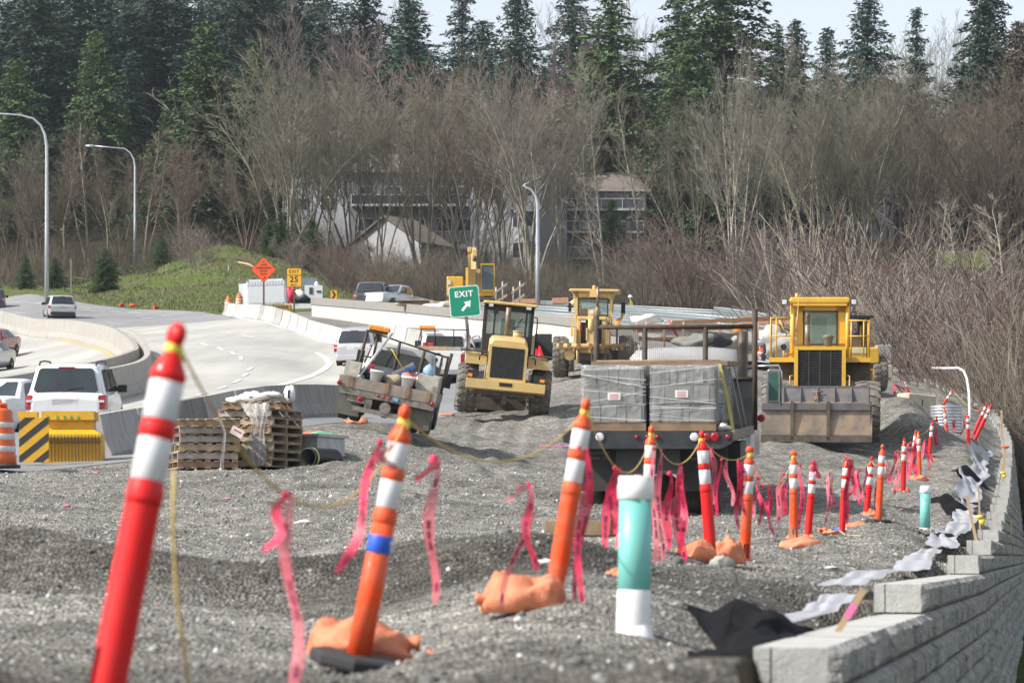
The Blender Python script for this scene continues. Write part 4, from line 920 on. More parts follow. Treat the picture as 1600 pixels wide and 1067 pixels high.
p = P(-22, 688, 80); sedan("white_sedan", "white sedan showing only its rear flank and dark mirror beside the white SUV", p-Vector((.25,0,0)), (slope_at(p), 0, R(-16)), WPAINT, L_=4.7, h=1.52)
p = P(0, 557, 169); sedan("red_sedan", "dark red sedan coming towards us inside the curved median", p+Vector((0,2.3,.25)), (-R(5), 0, R(180-10)), RPAINT)
p = P(-13, 582, 148); sedan("silver_sedan", "silver sedan ahead of the red one, only its front corner in view", p+Vector((0,2.3,.25)), (-R(5), 0, R(180-8)), SPAINT)

# ------------------------------------------------------------------ pickups
def pickup(name, label, loc, rot, pm, rack=True, W=2.0, Ht=1.95, L_=5.9, group=None, simple=False):
    w = W/2; t = thing(name, label, "pickup truck", loc, rot, group); k = Ht/1.95; zb = .62*k; bedt = 1.33*k
    # bed
    mb = MB(); mb.box(-w, -w+.09, .04, 2.35, zb, bedt, 0, b=.02); mb.box(w-.09, w, .04, 2.35, zb, bedt, 0, b=.02); mb.box(-w+.05, w-.05, .1, 2.35, zb, zb+.1, 0); mb.build("bed", pm, t)
    g = MB(); g.box(-w*.93, w*.93, 0, .07, zb+.02, bedt-.015, 0, b=.02); tg = g.build("tailgate", pm, t)
    g = MB(); g.box(-.12, .12, -.012, .005, bedt-.17, bedt-.09); g.build("handle", TRIM, tg)
    # cab loft
    spec = [(2.38, w*.96, zb-.1, 1.34*k, 1.42*k, w*.7), (2.45, w*.98, zb-.1, 1.34*k, 1.90*k, w*.74), (2.7, w*.98, zb-.1, 1.34*k, 1.95*k, w*.76), (3.6, w*.98, zb-.1, 1.34*k, 1.94*k, w*.76), (4.15, w*.98, zb-.1, 1.33*k, 1.37*k, w*.7), (5.3, w*.96, zb-.1, 1.25*k, 1.25*k, w*.6), (L_, w*.86, zb, 1.15*k, 1.15*k, w*.5)]
    rings = []
    for (y, ww, z0, zl, zr, rw) in spec:
        gl = zr-zl > .12; half = [(ww*.93, z0), (ww, z0+.25), (ww, zl-.12), (ww*.96, zl), (rw+.06 if gl else ww*.9, zr-.08 if gl else zl+.01), (rw-.03 if gl else ww*.75, zr if gl else zl+.03), (0, zr+.015 if gl else zl+.05)]
        rings.append([(x, y, z) for x, z in half]+[(-x, y, z) for x, z in reversed(half[:-1])])
    c = MB(); c.loft(rings, 0, True, True, True); c.build("cab", pm, t)
    rquad(t, "rear_window", 0, [(-w*.72, 2.40, 1.40*k), (w*.72, 2.40, 1.40*k), (w*.66, 2.425, 1.82*k), (-w*.66, 2.425, 1.82*k)], GLASS, .03, .05)
    quadpart(t, "windscreen", [(w*.78, 4.12, 1.42*k), (-w*.78, 4.12, 1.42*k), (-w*.70, 3.66, 1.86*k), (w*.70, 3.66, 1.86*k)], GLASS, .035)
    for sx in (-1, 1):
        pts = [(sx*w*.965, 2.6, 1.40*k), (sx*w*.965, 3.9, 1.40*k), (sx*(w*.80+.03), 3.5, 1.85*k), (sx*(w*.80+.03), 2.7, 1.85*k)]; quadpart(t, "side_window", pts if sx > 0 else pts[::-1], GLASS, .014)
        l = MB(); l.box(*sorted((sx*w*.86, sx*(w+.01))), -.02, .12, .86*k, 1.22*k, 0, b=.02); l.build("tail_light", REDL, t)
        mirror(t, sx*w*1.0, 3.85, 1.5*k, TRIM, 1.25)
        for ay in (1.15, 4.85):
            a = MB(); a.lathe([(.50*k, -.012), (.50*k, .012)], (0,0,0), 'x', 24); a.build("wheel_arch", TRIM, t, (sx*(w-.005), ay, .45*k)); wheel(t, (sx*(w-.14), ay, .40*k), .40*k, .26)
    g = MB(); g.box(-w*.92, w*.92, -.20, .0, .48*k, .66*k, 0, b=.03); g.build("rear_bumper", CHROME, t); g = MB(); g.box(-w*.92, w*.92, -.02, .12, .40*k, .62*k); g.build("hitch_beam", TRIM, t)
    g = MB(); g.box(-w*.7, w*.7, .3, L_-.4, .35*k, .62*k); g.build("chassis", TRIM, t)
    if rack:
        r = MB(); rr = .022
        for x in (-w*.86, -w*.35, w*.35, w*.86): r.tube([(x, 2.28, bedt), (x, 2.28, 1.98*k+.08)], rr, 6)
        for z in (1.98*k+.08,): r.tube([(-w*.9, 2.28, z), (w*.9, 2.28, z)], rr, 6)
        r.tube([(w*.86, .25, bedt+.18), (w*.86, .25, bedt)], rr, 6); r.tube([(-w*.86, 2.28, 2.0*k), (-w*.96, 1.8, bedt+.06)], rr, 6); r.tube([(w*.86, 2.28, 2.3*k), (w*.86, 2.28, bedt)], rr, 6); r.tube([(w*.86, 2.28, 2.3*k), (w*1.02, .6, bedt+.1)], rr, 6)
        r.build("ladder_rack", TRIM, t)
        b = MB(); b.box(-w*.93, -w*.35, 2.18, 2.42, 2.02*k+.05, 2.02*k+.17, 0, b=.02); b.build("light_bar", AMB, t)
        tb = MB(); tb.box(-w*.9, w*.85, 1.8, 2.25, bedt-.1, bedt+.1, 0, b=.02); tb.build("tool_box", mat("aluminium",(.55,.56,.58),.35,.8,var=.1), t)
        wd = MB(); wd.box(-w*.80, w*.28, .95, 1.08, bedt-.02, bedt+.13); wd.box(w*.35, w*.55, .95, 1.08, bedt, bedt+.11); wd.build("lumber", WOODS[0], t)
        fc = MB(); fc.box(-w*.70, -w*.55, 1.4, 1.6, bedt, bedt+.26, 0, b=.02); fc.box(-w*.50, -w*.3, 1.4, 1.6, bedt, bedt+.24, 0, b=.02); fc.build("fuel_cans", mat("red_can",(.45,.03,.05),.4), t)
    return t
p = P(682, 605, 116); pickup("work_pickup", "white pickup with black ladder rack and amber light bar behind the yellow small loader", p+Vector((0,0,0)), (slope_at(p)*.7, R(1.5), R(-5)), WPAINT)
p = P(668, 492, 190); pickup("silver_pickup", "silver pickup parked on the unfinished bridge beside the excavator", p+Vector((-.6,5,0)), (R(2), 0, R(152)), LPAINT, rack=False, W=1.95, Ht=1.8)
p = P(760, 602, 128); suv("blue_suv", "dark blue SUV with an orange sticker in its rear window, half hidden behind the small loader", p, (slope_at(p)*.7, R(1), R(-8)), paint("navy_paint", (.05,.075,.13)), W=1.95, Ht=1.85, rails=True)
o = bpy.data.objects["blue_suv"]; o["label"] = "dark blue SUV with orange sticker in its rear window, half hidden behind the small loader"
mb = MB(); mb.box(-.70,-.28,.06,.09,.98,1.22); mb.build("orange_sticker", mat("orange_sticker",(.75,.22,.08),.6,var=.5,scale=20), o)

# ------------------------------------------------------------------ heavy machines
CATY = mat("machine_yellow", (.62,.37,.055), .45, var=.08, scale=3, dirt=(.33,.26,.17), dscale=1.6, damt=.55, coat=.15); CATP = mat("faded_yellow", (.66,.46,.16), .5, var=.08, scale=3, dirt=(.36,.29,.20), dscale=1.6, damt=.6, coat=.1)
CATB = mat("bright_yellow", (.70,.40,.035), .4, var=.06, scale=3, dirt=(.3,.22,.12), dscale=1.4, damt=.3, coat=.2)
BIGT = mat("earthmover_tyre", (.12,.112,.10), .9, var=.25, scale=5, dirt=(.24,.21,.17), dscale=2.2, damt=.75, bump=.5, bscale=20); GRILL = mat("radiator_black", (.016,.016,.019), .6, var=.4, scale=8, dirt=(.05,.045,.04), dscale=3, damt=.4); DST = mat("grimy_steel", (.07,.06,.05), .7, var=.3, dirt=(.16,.13,.10), dscale=3, damt=.6)
CGL = mat("cab_glass", (.22,.34,.31), .05, spec=.8, alpha=.38, var=.1); STK = mat("exhaust_steel", (.22,.17,.14), .5, .6, var=.35, scale=8); SEAT = mat("cab_seat", (.02,.02,.022), .8)
def big_wheel(parent, c, r, wd, rim_m, n=26, name="wheel", style='chevron', side=1):
    """earthmover wheel: carcass + lugs, hub; axle along x"""
    t = MB(); prof = [(r*.5, -wd/2*.92), (r*.72, -wd/2*1.02), (r*.90, -wd/2), (r*.955, -wd/2*.80), (r*.955, wd/2*.80), (r*.90, wd/2), (r*.72, wd/2*1.02), (r*.5, wd/2*.92)]
    t.lathe(prof, (0,0,0), 'x', 40)
    for k in range(n):
        for s in (-1, 1):
            a0 = 2*math.pi*(k + (0 if s > 0 else .5))/n; da = 2*math.pi/n
            if style == 'chevron': path = [(s*wd*.02, a0), (s*wd*.18, a0+da*.32), (s*wd*.30, a0+da*.10), (s*wd*.50, a0+da*.48)]
            else: path = [(s*wd*.0, a0), (s*wd*.25, a0+da*.1), (s*wd*.52, a0+da*.35)]
            w_ = da*(.27 if style == 'chevron' else .30); ring = []
            for (x, a) in path:
                ro = r if abs(x) < wd*.4 else r*.955; ri = r*.93 if abs(x) < wd*.4 else r*.87
                ring.append([(x, math.cos(a-w_)*ri, math.sin(a-w_)*ri), (x, math.cos(a-w_*.8)*ro, math.sin(a-w_*.8)*ro), (x, math.cos(a+w_*.8)*ro, math.sin(a+w_*.8)*ro), (x, math.cos(a+w_)*ri, math.sin(a+w_)*ri)])
            t.loft(ring, 0, True, True, False)
    w = t.build(name, BIGT, parent, c); m = MB()
    m.lathe([(r*.2, -wd*.47), (r*.5, -wd*.46), (r*.55, -wd*.42), (r*.55, wd*.42), (r*.5, wd*.46), (r*.2, wd*.47)], (0,0,0), 'x', 24); m.build("rim", rim_m, w); return w
def part(parent, name, m, *boxes, b=.0):
    mb = MB()
    for q in boxes: mb.box(*q, b=b) if b else mb.box(*q)
    return mb.build(name, m, parent)
def tubes(parent, name, m, *ts, n=8):
    mb = MB()
    for pts, r in ts: mb.tube(pts, r, n)
    return mb.build(name, m, parent)
def beacon(parent, x, y, z, r=.07, h=.13):
    mb = MB(); mb.lathe([(r*1.1, z), (r*1.1, z+.025), (r, z+.03), (r*.95, z+h), (r*.6, z+h+.015)], (x, y, 0), n=16); return mb.build("beacon", AMB, parent)
# ---- small wheel loader seen from behind, leaning
base = P(785, 650, 89)
sl = thing("small_wheel_loader", "faded yellow small wheel loader seen from behind, leaning over on the gravel", "wheel loader", base, (R(3), R(5.2), R(2)))
for sx in (-1, 1):
    for y in (1.0, 3.9): big_wheel(sl, (sx*1.03, y, .70), .70, .54, CATP, 20)
def hood_ring(y, w0, w1, z0, z1, r=.12): return [(-w0, y, z0), (w0, y, z0), (w1, y, z1-r), (w1-r*.6, y, z1-r*.15), (w1-r*1.6, y, z1), (-w1+r*1.6, y, z1), (-w1+r*.6, y, z1-r*.15), (-w1, y, z1-r)]
mb = MB(); mb.loft([hood_ring(.05,.56,.50,.98,2.08), hood_ring(.12,.56,.52,.98,2.16), hood_ring(.9,.56,.52,.98,2.24), hood_ring(1.9,.56,.52,.98,2.26)], 0); hd = mb.build("engine_hood", CATP, sl)
part(hd, "hood_vent", GRILL, (-.40,.40,.055,.09,2.02,2.07))
g = part(sl, "radiator_grille", GRILL, (-.46,.46,-.01,.06,1.04,1.90)); mb = MB()
for i in range(22): mb.box(-.46,.46,-.03,-.01,1.06+i*.038,1.075+i*.038)
mb.build("grille_bars", mat("grille_slat",(.05,.05,.052),.5,var=.3), g)
part(sl, "grille_surround", CATP, (-.54,-.46,-.02,.05,.98,1.96),(.46,.54,-.02,.05,.98,1.96),(-.46,.46,-.02,.05,1.90,1.97),(-.46,.46,-.02,.05,.97,1.04))
mb = MB(); mb.loft([[(-1.10,-.28,.72),(1.10,-.28,.72),(1.10,-.28,.96),(-1.10,-.28,.96)],[(-1.10,.10,.66),(1.10,.10,.66),(1.10,.10,.98),(-1.10,.10,.98)]], 0); cw = mb.build("counterweight", CATP, sl)
part(cw, "hitch_slot", GRILL, (-.18,.18,-.29,-.25,.82,.92)); part(sl, "rear_chassis", DST, (-.62,.62,.1,2.2,.48,.98)); part(sl, "belly_guard", DST, (-.86,.86,.0,1.6,.55,.70)); part(sl, "tow_hitch", DST, (-.07,.07,-.1,.05,.32,.56)); part(sl, "axle", DST, (-.9,.9,.85,1.15,.58,.84),(-.9,.9,3.75,4.05,.58,.84))
for sx in (-1, 1):
    mb = MB(); a_, b_ = sorted((sx*.58, sx*1.16)); mb.loft([[(a_,.2,1.38),(b_,.2,1.38),(b_,.2,1.62),(a_,.2,1.72)],[(a_,1.9,1.5),(b_,1.9,1.5),(b_,1.9,1.72),(a_,1.9,1.74)]], 0); mb.build("fender", CATP, sl)
    part(sl, "fender_step", DST, (*sorted((sx*.55, sx*1.28)), .15, 1.3, 1.73, 1.77)); a_, b_ = sorted((sx*.78, sx*1.08))
    l = part(sl, "rear_lamp", TRIM, (a_, b_, -.16, .0, 1.00, 1.20)); part(l, "amber_lens", AMB, (*sorted((sx*.94, sx*1.07)), -.175, -.155, 1.02, 1.11))
    tubes(sl, "grab_handle", TRIM, ([(sx*.78,.12,1.50),(sx*.78,.06,1.60),(sx*.72,.06,1.68),(sx*.68,.12,1.68)], .02))
part(sl, "cab_frame", TRIM, (-.72,-.64,1.7,1.8,1.75,3.12),(.60,.68,1.7,1.8,1.75,3.12),(-.72,-.64,3.0,3.1,1.75,3.12),(.60,.68,3.0,3.1,1.75,3.12),(-.72,.68,1.7,1.78,2.95,3.12),(-.72,.68,1.62,1.76,1.62,2.28),(-.45,-.40,1.7,1.74,2.28,2.95),(.45,.50,1.7,1.74,2.28,2.95),(-.72,-.66,1.8,3.0,1.62,2.3),(.62,.68,1.8,3.0,1.62,2.3))
part(sl, "cab_glass", CGL, (-.66,.62,1.735,1.745,2.28,2.95),(-.70,-.69,1.8,3.0,2.3,3.0),(.64,.65,1.8,3.0,2.3,3.0),(-.66,.62,3.03,3.04,2.0,3.0))
mb = MB(); mb.box(-.78,.76,1.5,3.2,3.12,3.20,0,b=.03); rf = mb.build("cab_roof", CATP, sl); part(rf, "work_light", CLEARL, (-.62,-.50,1.5,1.6,3.04,3.12),(.44,.58,1.5,1.6,3.04,3.12))
part(sl, "seat", SEAT, (-.22,.18,2.2,2.4,2.0,2.75),(-.25,.22,2.3,2.8,1.9,2.1)); tubes(sl, "exhaust_stack", STK, ([(-.06,1.35,2.2),(-.06,1.35,2.75),(-.06,1.35,3.05)], .075)); tubes(sl, "air_precleaner", CATP, ([(.25,1.2,2.22),(.25,1.2,2.38)], .13), ([(.25,1.2,2.38),(.25,1.2,2.41)], .15), n=16)
tubes(sl, "cab_ladder_rail", TRIM, ([(.80,1.9,1.8),(.80,1.9,2.7),(.78,1.9,2.85),(.70,1.9,2.85)], .018), ([(.80,2.2,1.8),(.80,2.2,2.4)], .018), ([(.80,1.9,2.2),(.80,2.2,2.2)], .015)); tubes(sl, "rear_wiper", TRIM, ([(.10,1.70,2.36),(.36,1.69,2.78)], .012), ([(.12,1.69,2.5),(.32,1.69,2.56)], .012)); part(sl, "mirror", TRIM, (-.48,-.34,1.55,1.6,2.84,3.02))
tubes(sl, "bucket_arm", CATP, ([(-.4,3.6,1.5),(-.4,5.2,.7)], .12), ([(.4,3.6,1.5),(.4,5.2,.7)], .12)); mb = MB(); mb.prism([(5.2,.12),(5.9,.1),(5.9,.2),(5.35,.35),(5.25,1.1),(5.15,1.1)], -1.3, 1.3, 'x'); mb.build("bucket", DST, sl)
# ---- motor grader seen from behind
base = P(924, 590, 104); gr = thing("road_grader", "yellow motor grader seen from behind with tall cab and ripper bar across its tail", "road grader", base, (R(2), R(1.2), R(-3)))
big_wheel(gr, (-1.07,.9,.68), .68, .44, CATP, 22); big_wheel(gr, (1.07,.9,.74), .68, .44, CATP, 22); big_wheel(gr, (-1.07,2.5,.68), .68, .44, CATP, 22); big_wheel(gr, (1.07,2.5,.74), .68, .44, CATP, 22); big_wheel(gr, (-1.0,6.9,.68), .66, .36, CATP, 22); big_wheel(gr, (1.25,6.9,.74), .66, .36, CATP, 22)
part(gr, "engine_body", CATP, (-.50,-.38,.15,2.2,.95,1.95),(.30,.44,.15,2.2,.95,1.95),(-.38,.30,.3,2.2,.95,1.95),(-.50,.44,.12,2.0,1.88,1.99), b=.02)
part(gr, "radiator_grille", GRILL, (-.40,-.16,.20,.32,.98,1.86),(.06,.30,.20,.32,.98,1.86)); part(gr, "ripper_lift", CATP, (-.17,.10,-.05,.3,.98,1.50),(-.14,.03,.02,.3,1.4,1.95),(-.20,-.15,-.08,.2,1.2,1.6),(.07,.12,-.08,.2,1.2,1.6), b=.01)
tubes(gr, "lift_cylinder", CATP, ([(-.06,.0,1.45),(-.06,.05,1.9)], .085)); tubes(gr, "ripper_bar", mat("worn_yellow",(.52,.34,.12),.6,var=.2,scale=6,dirt=(.22,.12,.06),dscale=4,damt=.7), ([(-1.15,-.1,1.0),(1.05,-.1,1.03)], .085), n=12)
for x in (-1.02, -.75, -.45, -.05, .35, .70, .98): part(gr, "ripper_shank_holder", mat("rust_brown",(.22,.13,.07),.8,var=.3), (x-.05,x+.05,-.20,.02,.90,1.10))
for x in (-.42, .0, .45): part(gr, "ripper_shank", DST, (x-.02,x+.02,-.15,-.05,.45,.95))
part(gr, "rear_frame", CATP, (-.62,-.50,-.05,.9,.95,1.6),(.44,.58,-.05,.9,.95,1.55),(-.60,.55,.1,.5,.80,.98), b=.02); part(gr, "lower_body", DST, (-.5,.5,.2,6.5,.55,.95)); tubes(gr, "hydraulic_tank", CATP, ([(-.72,.0,.72),(-.72,.5,.72)], .17), n=14); tubes(gr, "side_link", CATP, ([(-.48,-.1,1.0),(-.46,-.12,.45)], .035))
mb = MB(); mb.loft([[(-.58,2.1,1.75),(.50,2.1,1.75),(.50,3.9,1.75),(-.58,3.9,1.75)],[(-.74,2.05,2.86),(.72,2.05,2.86),(.72,3.9,2.86),(-.74,3.9,2.86)]], 0, True, True)
cabw = MB(); 
def slant(x, z): return x*(1+.26*(z-1.75)/1.11*.95) if abs(x) > .4 else x
bx = [(-.58,-.48,1.75,2.86),(.42,.52,1.75,2.86)]
fr = MB()
for (xa, xb) in ((-.60,-.47),(.44,.54)):
    for y in (2.1, 3.7): fr.loft([[(xa,y,1.7),(xb,y,1.7),(xb,y+.1,1.7),(xa,y+.1,1.7)],[(xa*1.22-.0,y,2.88),(xb*1.14,y,2.88),(xb*1.14,y+.1,2.88),(xa*1.22,y+.1,2.88)]])
fr.loft([[(-.56,2.1,1.70),(.50,2.1,1.70),(.50,2.16,1.70),(-.56,2.16,1.70)],[(-.60,2.1,2.10),(.55,2.1,2.10),(.55,2.16,2.10),(-.60,2.16,2.10)]]); fr.loft([[(-.66,2.1,2.66),(.62,2.1,2.66),(.62,2.16,2.66),(-.66,2.16,2.66)],[(-.70,2.1,2.88),(.66,2.1,2.88),(.66,2.16,2.88),(-.70,2.16,2.88)]])
fr.build("cab_frame", CATP, gr); part(gr, "window_seal", TRIM, (-.53,.45,2.085,2.10,2.08,2.12),(-.53,.45,2.085,2.10,2.64,2.68),(-.56,-.52,2.085,2.10,2.1,2.66),(.42,.46,2.085,2.10,2.1,2.66))
part(gr, "cab_glass", CGL, (-.54,.46,2.12,2.13,2.1,2.66),(-.62,-.61,2.2,3.7,1.95,2.8),(.56,.57,2.2,3.7,1.95,2.8)); part(gr, "cab_floor", DST, (-.5,.45,2.2,3.8,1.65,1.72)); part(gr, "seat", SEAT, (-.2,.2,2.7,3.1,1.8,2.3)); mb = MB(); mb.box(-.82,.80,1.95,4.0,2.88,2.97,0,b=.025); mb.box(-.17,.10,1.92,2.0,2.70,2.97,0); mb.box(-.46,-.28,2.05,2.1,2.72,2.78,0); mb.box(.22,.38,2.05,2.1,2.72,2.78,0); mb.build("cab_roof", CATP, gr)
mb = MB(); mb.tube([(.13 + .16*math.cos(a)-.13-.03, 2.5, 2.28+.12*math.sin(a)) for a in [math.pi*k/8 for k in range(9)]], .015, 6); mb.build("steering_wheel", TRIM, gr)
tubes(gr, "exhaust_stack", STK, ([(.13,1.0,1.95),(.13,1.0,2.35)], .085), ([(.13,1.0,2.3),(.13,1.0,3.0)], .045), n=12); part(gr, "air_filter", DST, (-.42,-.20,.9,1.2,2.0,2.28)); part(gr, "rear_light", CLEARL, (-.38,-.22,.10,.13,1.79,1.86),(.00,.22,.10,.13,1.79,1.86)); mb = MB(); mb.lathe([(.06,.0),(.07,.05),(.05,.07)], (-.05,.85,2.15), 'y', 16); mb.build("work_light", CLEARL, gr); part(gr, "light_bracket", CATP, (-.18,.10,.9,1.1,1.98,2.25)); part(gr, "tail_light", REDL, (-.41,-.34,.10,.14,1.62,1.70),(-.41,-.34,.10,.14,1.50,1.58),(-.48,-.40,.7,.75,2.0,2.1)); tubes(gr, "corner_light", AMB, ([(-.86,2.3,2.93),(-.80,2.3,2.93)], .04), ([(.78,2.3,2.93),(.84,2.3,2.93)], .04)); beacon(gr, -.03, 2.3, 2.97, .06, .12); beacon(gr, .78, 1.2, 1.75, .11, .14); tubes(gr, "beacon_post", DST, ([(.78,1.2,1.0),(.78,1.2,1.75)], .03))
part(gr, "mirror", TRIM, (-.90,-.80,3.0,3.05,2.25,2.55),(.86,1.0,3.0,3.05,2.2,2.58)); part(gr, "ladder", CATP, (-.78,-.70,2.2,2.25,1.4,2.2)); tubes(gr, "mirror_arm", CATP, ([(.93,3.0,2.2),(.88,2.8,2.05),(.75,2.4,1.95)], .05))
# ---- big wheel loader facing us
base = P(1281, 691, 80.5); bl = thing("big_wheel_loader", "large yellow wheel loader facing the camera with its worn bucket lowered to the gravel", "wheel loader", base, (R(1.5), R(.4), R(-5)))
s_ = 1.0
for x, y in ((-1.16,1.75),(1.22,1.75),(-1.16,4.95),(1.25,4.95)): big_wheel(bl, (x,y,.80), .80, .62, CATB, 20, style='bar')
mb = MB(); mb.box(-.66,-.56,1.55,2.2,.95,2.44,0); mb.box(.56,.66,1.55,2.2,.95,2.44,0); mb.box(-.66,.66,1.56,4.2,2.38,2.47,0); mb.box(-.60,.60,1.9,4.2,1.0,2.38,0); mb.build("engine_hood", CATB, bl)
g = part(bl, "radiator_grille", GRILL, (-.56,.56,1.62,1.7,1.2,2.38)); mb = MB()
for i in range(28): mb.box(-.55,.55,1.58,1.62,1.26+i*.04,1.272+i*.04)
for x in (-.28, 0, .28): mb.box(x-.012,x+.012,1.57,1.60,1.22,2.36)
mb.build("grille_bars", mat("grille_slat",(.05,.05,.052),.5), g)
mb = MB(); mb.box(-.60,-.40,3.1,3.2,2.45,3.60,0); mb.box(.43,.66,3.1,3.2,2.45,3.60,0); mb.box(-.60,.66,3.1,3.2,3.42,3.62,0); mb.box(-.60,.66,3.1,3.2,2.40,2.60,0); mb.box(-.60,-.5,3.2,4.6,2.45,2.9,0); mb.box(.56,.66,3.2,4.6,2.45,2.9,0); mb.box(-.60,-.5,4.5,4.6,2.9,3.6,0); mb.box(.56,.66,4.5,4.6,2.9,3.6,0); mb.build("cab_body", CATB, bl)
part(bl, "windscreen", CGL, (-.42,.45,3.14,3.15,2.58,3.44)); part(bl, "side_glass", CGL, (-.58,-.57,3.2,4.5,2.9,3.5),(.62,.63,3.2,4.5,2.9,3.5),(-.5,.56,4.56,4.57,2.8,3.5)); part(bl, "window_seal", TRIM, (-.44,-.40,3.08,3.1,2.58,3.46),(.43,.47,3.08,3.1,2.58,3.46),(-.42,.45,3.08,3.1,2.56,2.60),(-.42,.45,3.08,3.1,3.42,3.46)); part(bl, "seat", SEAT, (-.2,.2,3.9,4.1,2.6,3.3),(-.25,.25,3.6,4.0,2.5,2.75)); mb = MB(); mb.tube([(.0+.19*math.cos(a), 3.35, 2.66+.16*math.sin(a)) for a in [2*math.pi*k/14 for k in range(15)]], .014, 6); mb.build("steering_wheel", TRIM, bl)
mb = MB(); mb.box(-.78,.78,2.9,4.9,3.64,3.80,0,b=.04); mb.box(-.70,.70,2.92,3.0,3.58,3.66,0); mb.build("cab_roof", CATB, bl)
for x_, y_ in ((-.70,3.05),(.72,3.05),(-.72,4.7),(.72,4.7)): tubes(bl, "rollover_post", CATB, ([(x_,y_,2.0),(x_,y_,3.70)], .055), n=10)
for sx in (-1, 1):
    a_, b_ = sorted((sx*.66, sx*1.30)); mb = MB(); mb.box(a_, b_, 1.9, 4.8, 2.08, 2.20, 0); mb.build("platform", CATB, bl)
    mb = MB(); mb.loft([[(a_,2.3,1.62),(b_,2.3,1.62),(b_,2.3,2.08),(a_,2.3,2.08)],[(a_,2.6,1.7),(b_,2.6,1.7),(b_,2.6,2.08),(a_,2.6,2.08)]], 0); mb.build("fender", DST, bl)  # dark material paints in the shaded recess below the platform
    o_, i_ = sx*1.26, sx*.74; z0, z1, z2 = 2.2, 2.75, 3.22 if sx < 0 else 3.15
    tubes(bl, "hand_rail", CATB, ([(o_,1.95,z0),(o_,1.95,z2),(i_,1.95,z2)], .022), ([(o_,1.95,z1),(i_,1.95,z1)], .02), ([(sx*1.12,1.95,z0),(sx*1.12,1.95,z2)], .02), ([(sx*.80,1.95,z0),(sx*.80,1.95,z2)] if sx > 0 else [(sx*1.05,1.95,z2-.05),(sx*.85,1.95,z2-.45)], .02), ([(o_,1.95,z2),(o_,4.4,z2),(o_,4.4,z0)], .02), ([(o_,1.95,z1),(o_,4.4,z1)], .018), ([(o_,3.1,z0),(o_,3.1,z2)], .018), n=6)
    tubes(bl, "step_handle", CATB, ([(sx*.69,1.6,1.42),(sx*.76,1.58,1.42),(sx*.76,1.58,1.72),(sx*.69,1.6,1.72)], .018), n=6)
tubes(bl, "ladder_rail", CATB, ([(1.30,2.0,1.5),(1.38,2.0,1.5),(1.38,2.0,1.88),(1.30,2.0,1.9)], .02), ([(-.60,1.9,3.0),(-.55,2.6,3.75)], .012), n=6)
mb = MB(); mb.tube([(-.32,2.0,2.44),(-.32,2.0,3.05)], .072, 16); mb.tube([(-.32,2.0,3.0),(-.32,2.0,3.15),(-.31,1.96,3.28),(-.30,1.88,3.36)], .062, 14, 0); mb.lathe([(.05,0),(.05,.01)], (-.30,1.85,3.37), 'y', 14, 1); mb.build("exhaust_stack", [STK, MATS["joint_shadow"]], bl)
mb = MB(); mb.lathe([(.10,2.44),(.10,2.58),(.115,2.6),(.13,2.70),(.15,2.72),(.14,2.76),(.05,2.80)], (.21,2.0,0), n=18); mb.build("air_precleaner", mat("precleaner_grey",(.14,.13,.12),.6), bl)
for x, c in ((-.92, 0), (.88, 1)): w_ = part(bl, "work_lamp", TRIM, (x-.08,x+.08,2.9,3.02,3.60,3.76)); part(w_, "lens", CLEARL, (x-.06,x+.06,2.885,2.9,3.62,3.74))
tubes(bl, "lamp_bracket", CATB, ([(-.86,2.96,3.72),(-.70,2.96,3.72)], .02), ([(.70,2.96,3.74),(.82,2.96,3.72)], .02)); beacon(bl, -.60, 3.0, 3.80, .05, .09); tubes(bl, "mirror", TRIM, ([(-.93,2.2,2.48),(-.93,2.28,2.48)], .08), n=14); tubes(bl, "mirror_post", CATB, ([(-.93,2.24,2.2),(-.93,2.24,2.42)], .02), ([(-.9,2.24,2.3),(-.7,2.6,2.3)], .03))
part(bl, "front_frame", DST, (-.5,.5,.6,1.7,.55,1.25)); part(bl, "rear_frame", DST, (-.6,.6,1.7,5.8,.5,1.1)); part(bl, "axle", DST, (-1.0,1.0,1.6,1.9,.65,.95),(-1.0,1.0,4.8,5.1,.65,.95)); tubes(bl, "head_lamp", CLEARL, ([(-.42,1.5,1.17),(-.42,1.58,1.17)], .08), ([(.42,1.5,1.17),(.42,1.58,1.17)], .08), n=14); part(bl, "lift_arm", CATB, (-.62,-.48,.3,1.9,.75,1.12),(.48,.62,.3,1.9,.75,1.12))
BUCK = mat("bucket_steel", (.17,.15,.135), .6, .3, var=.3, scale=2.2, dirt=(.38,.26,.165), dscale=2.4, damt=.9, streak=False); BUCK2 = mat("bucket_upper_steel", (.15,.15,.16), .5, .5, var=.25, scale=4, dirt=(.22,.17,.13), dscale=2, damt=.5)
bk = MB(); x0, x1 = -1.46, 1.24; cx = (x0+x1)/2
bk.loft([[(x,-.62,.02),(x,-.50,0),(x,.25,.02),(x,.30,.40),(x,-.10,1.02),(x,-.18,1.02),(x,-.56,.98),(x,-.66,.18)] for x in (x0, x1)], 0)
bko = bk.build("bucket", BUCK, bl)
up = MB(); up.loft([[(x,-.20,1.0),(x,-.16,1.0),(x,.16,1.36),(x,.12,1.38)] for x in (x0+.10, x1+.0)], 0)
up.build("spill_guard", BUCK2, bko)
rb_ = MB()
for i in range(7): x = x0+.12+(x1-x0-.16)*i/6; rb_.loft([[(x-.015,-.45,1.0),(x+.015,-.45,1.0),(x+.015,.10,1.40),(x-.015,.10,1.40)],[(x-.015,-.10,1.0),(x+.015,-.10,1.0),(x+.015,.16,1.36),(x-.015,.16,1.36)]])
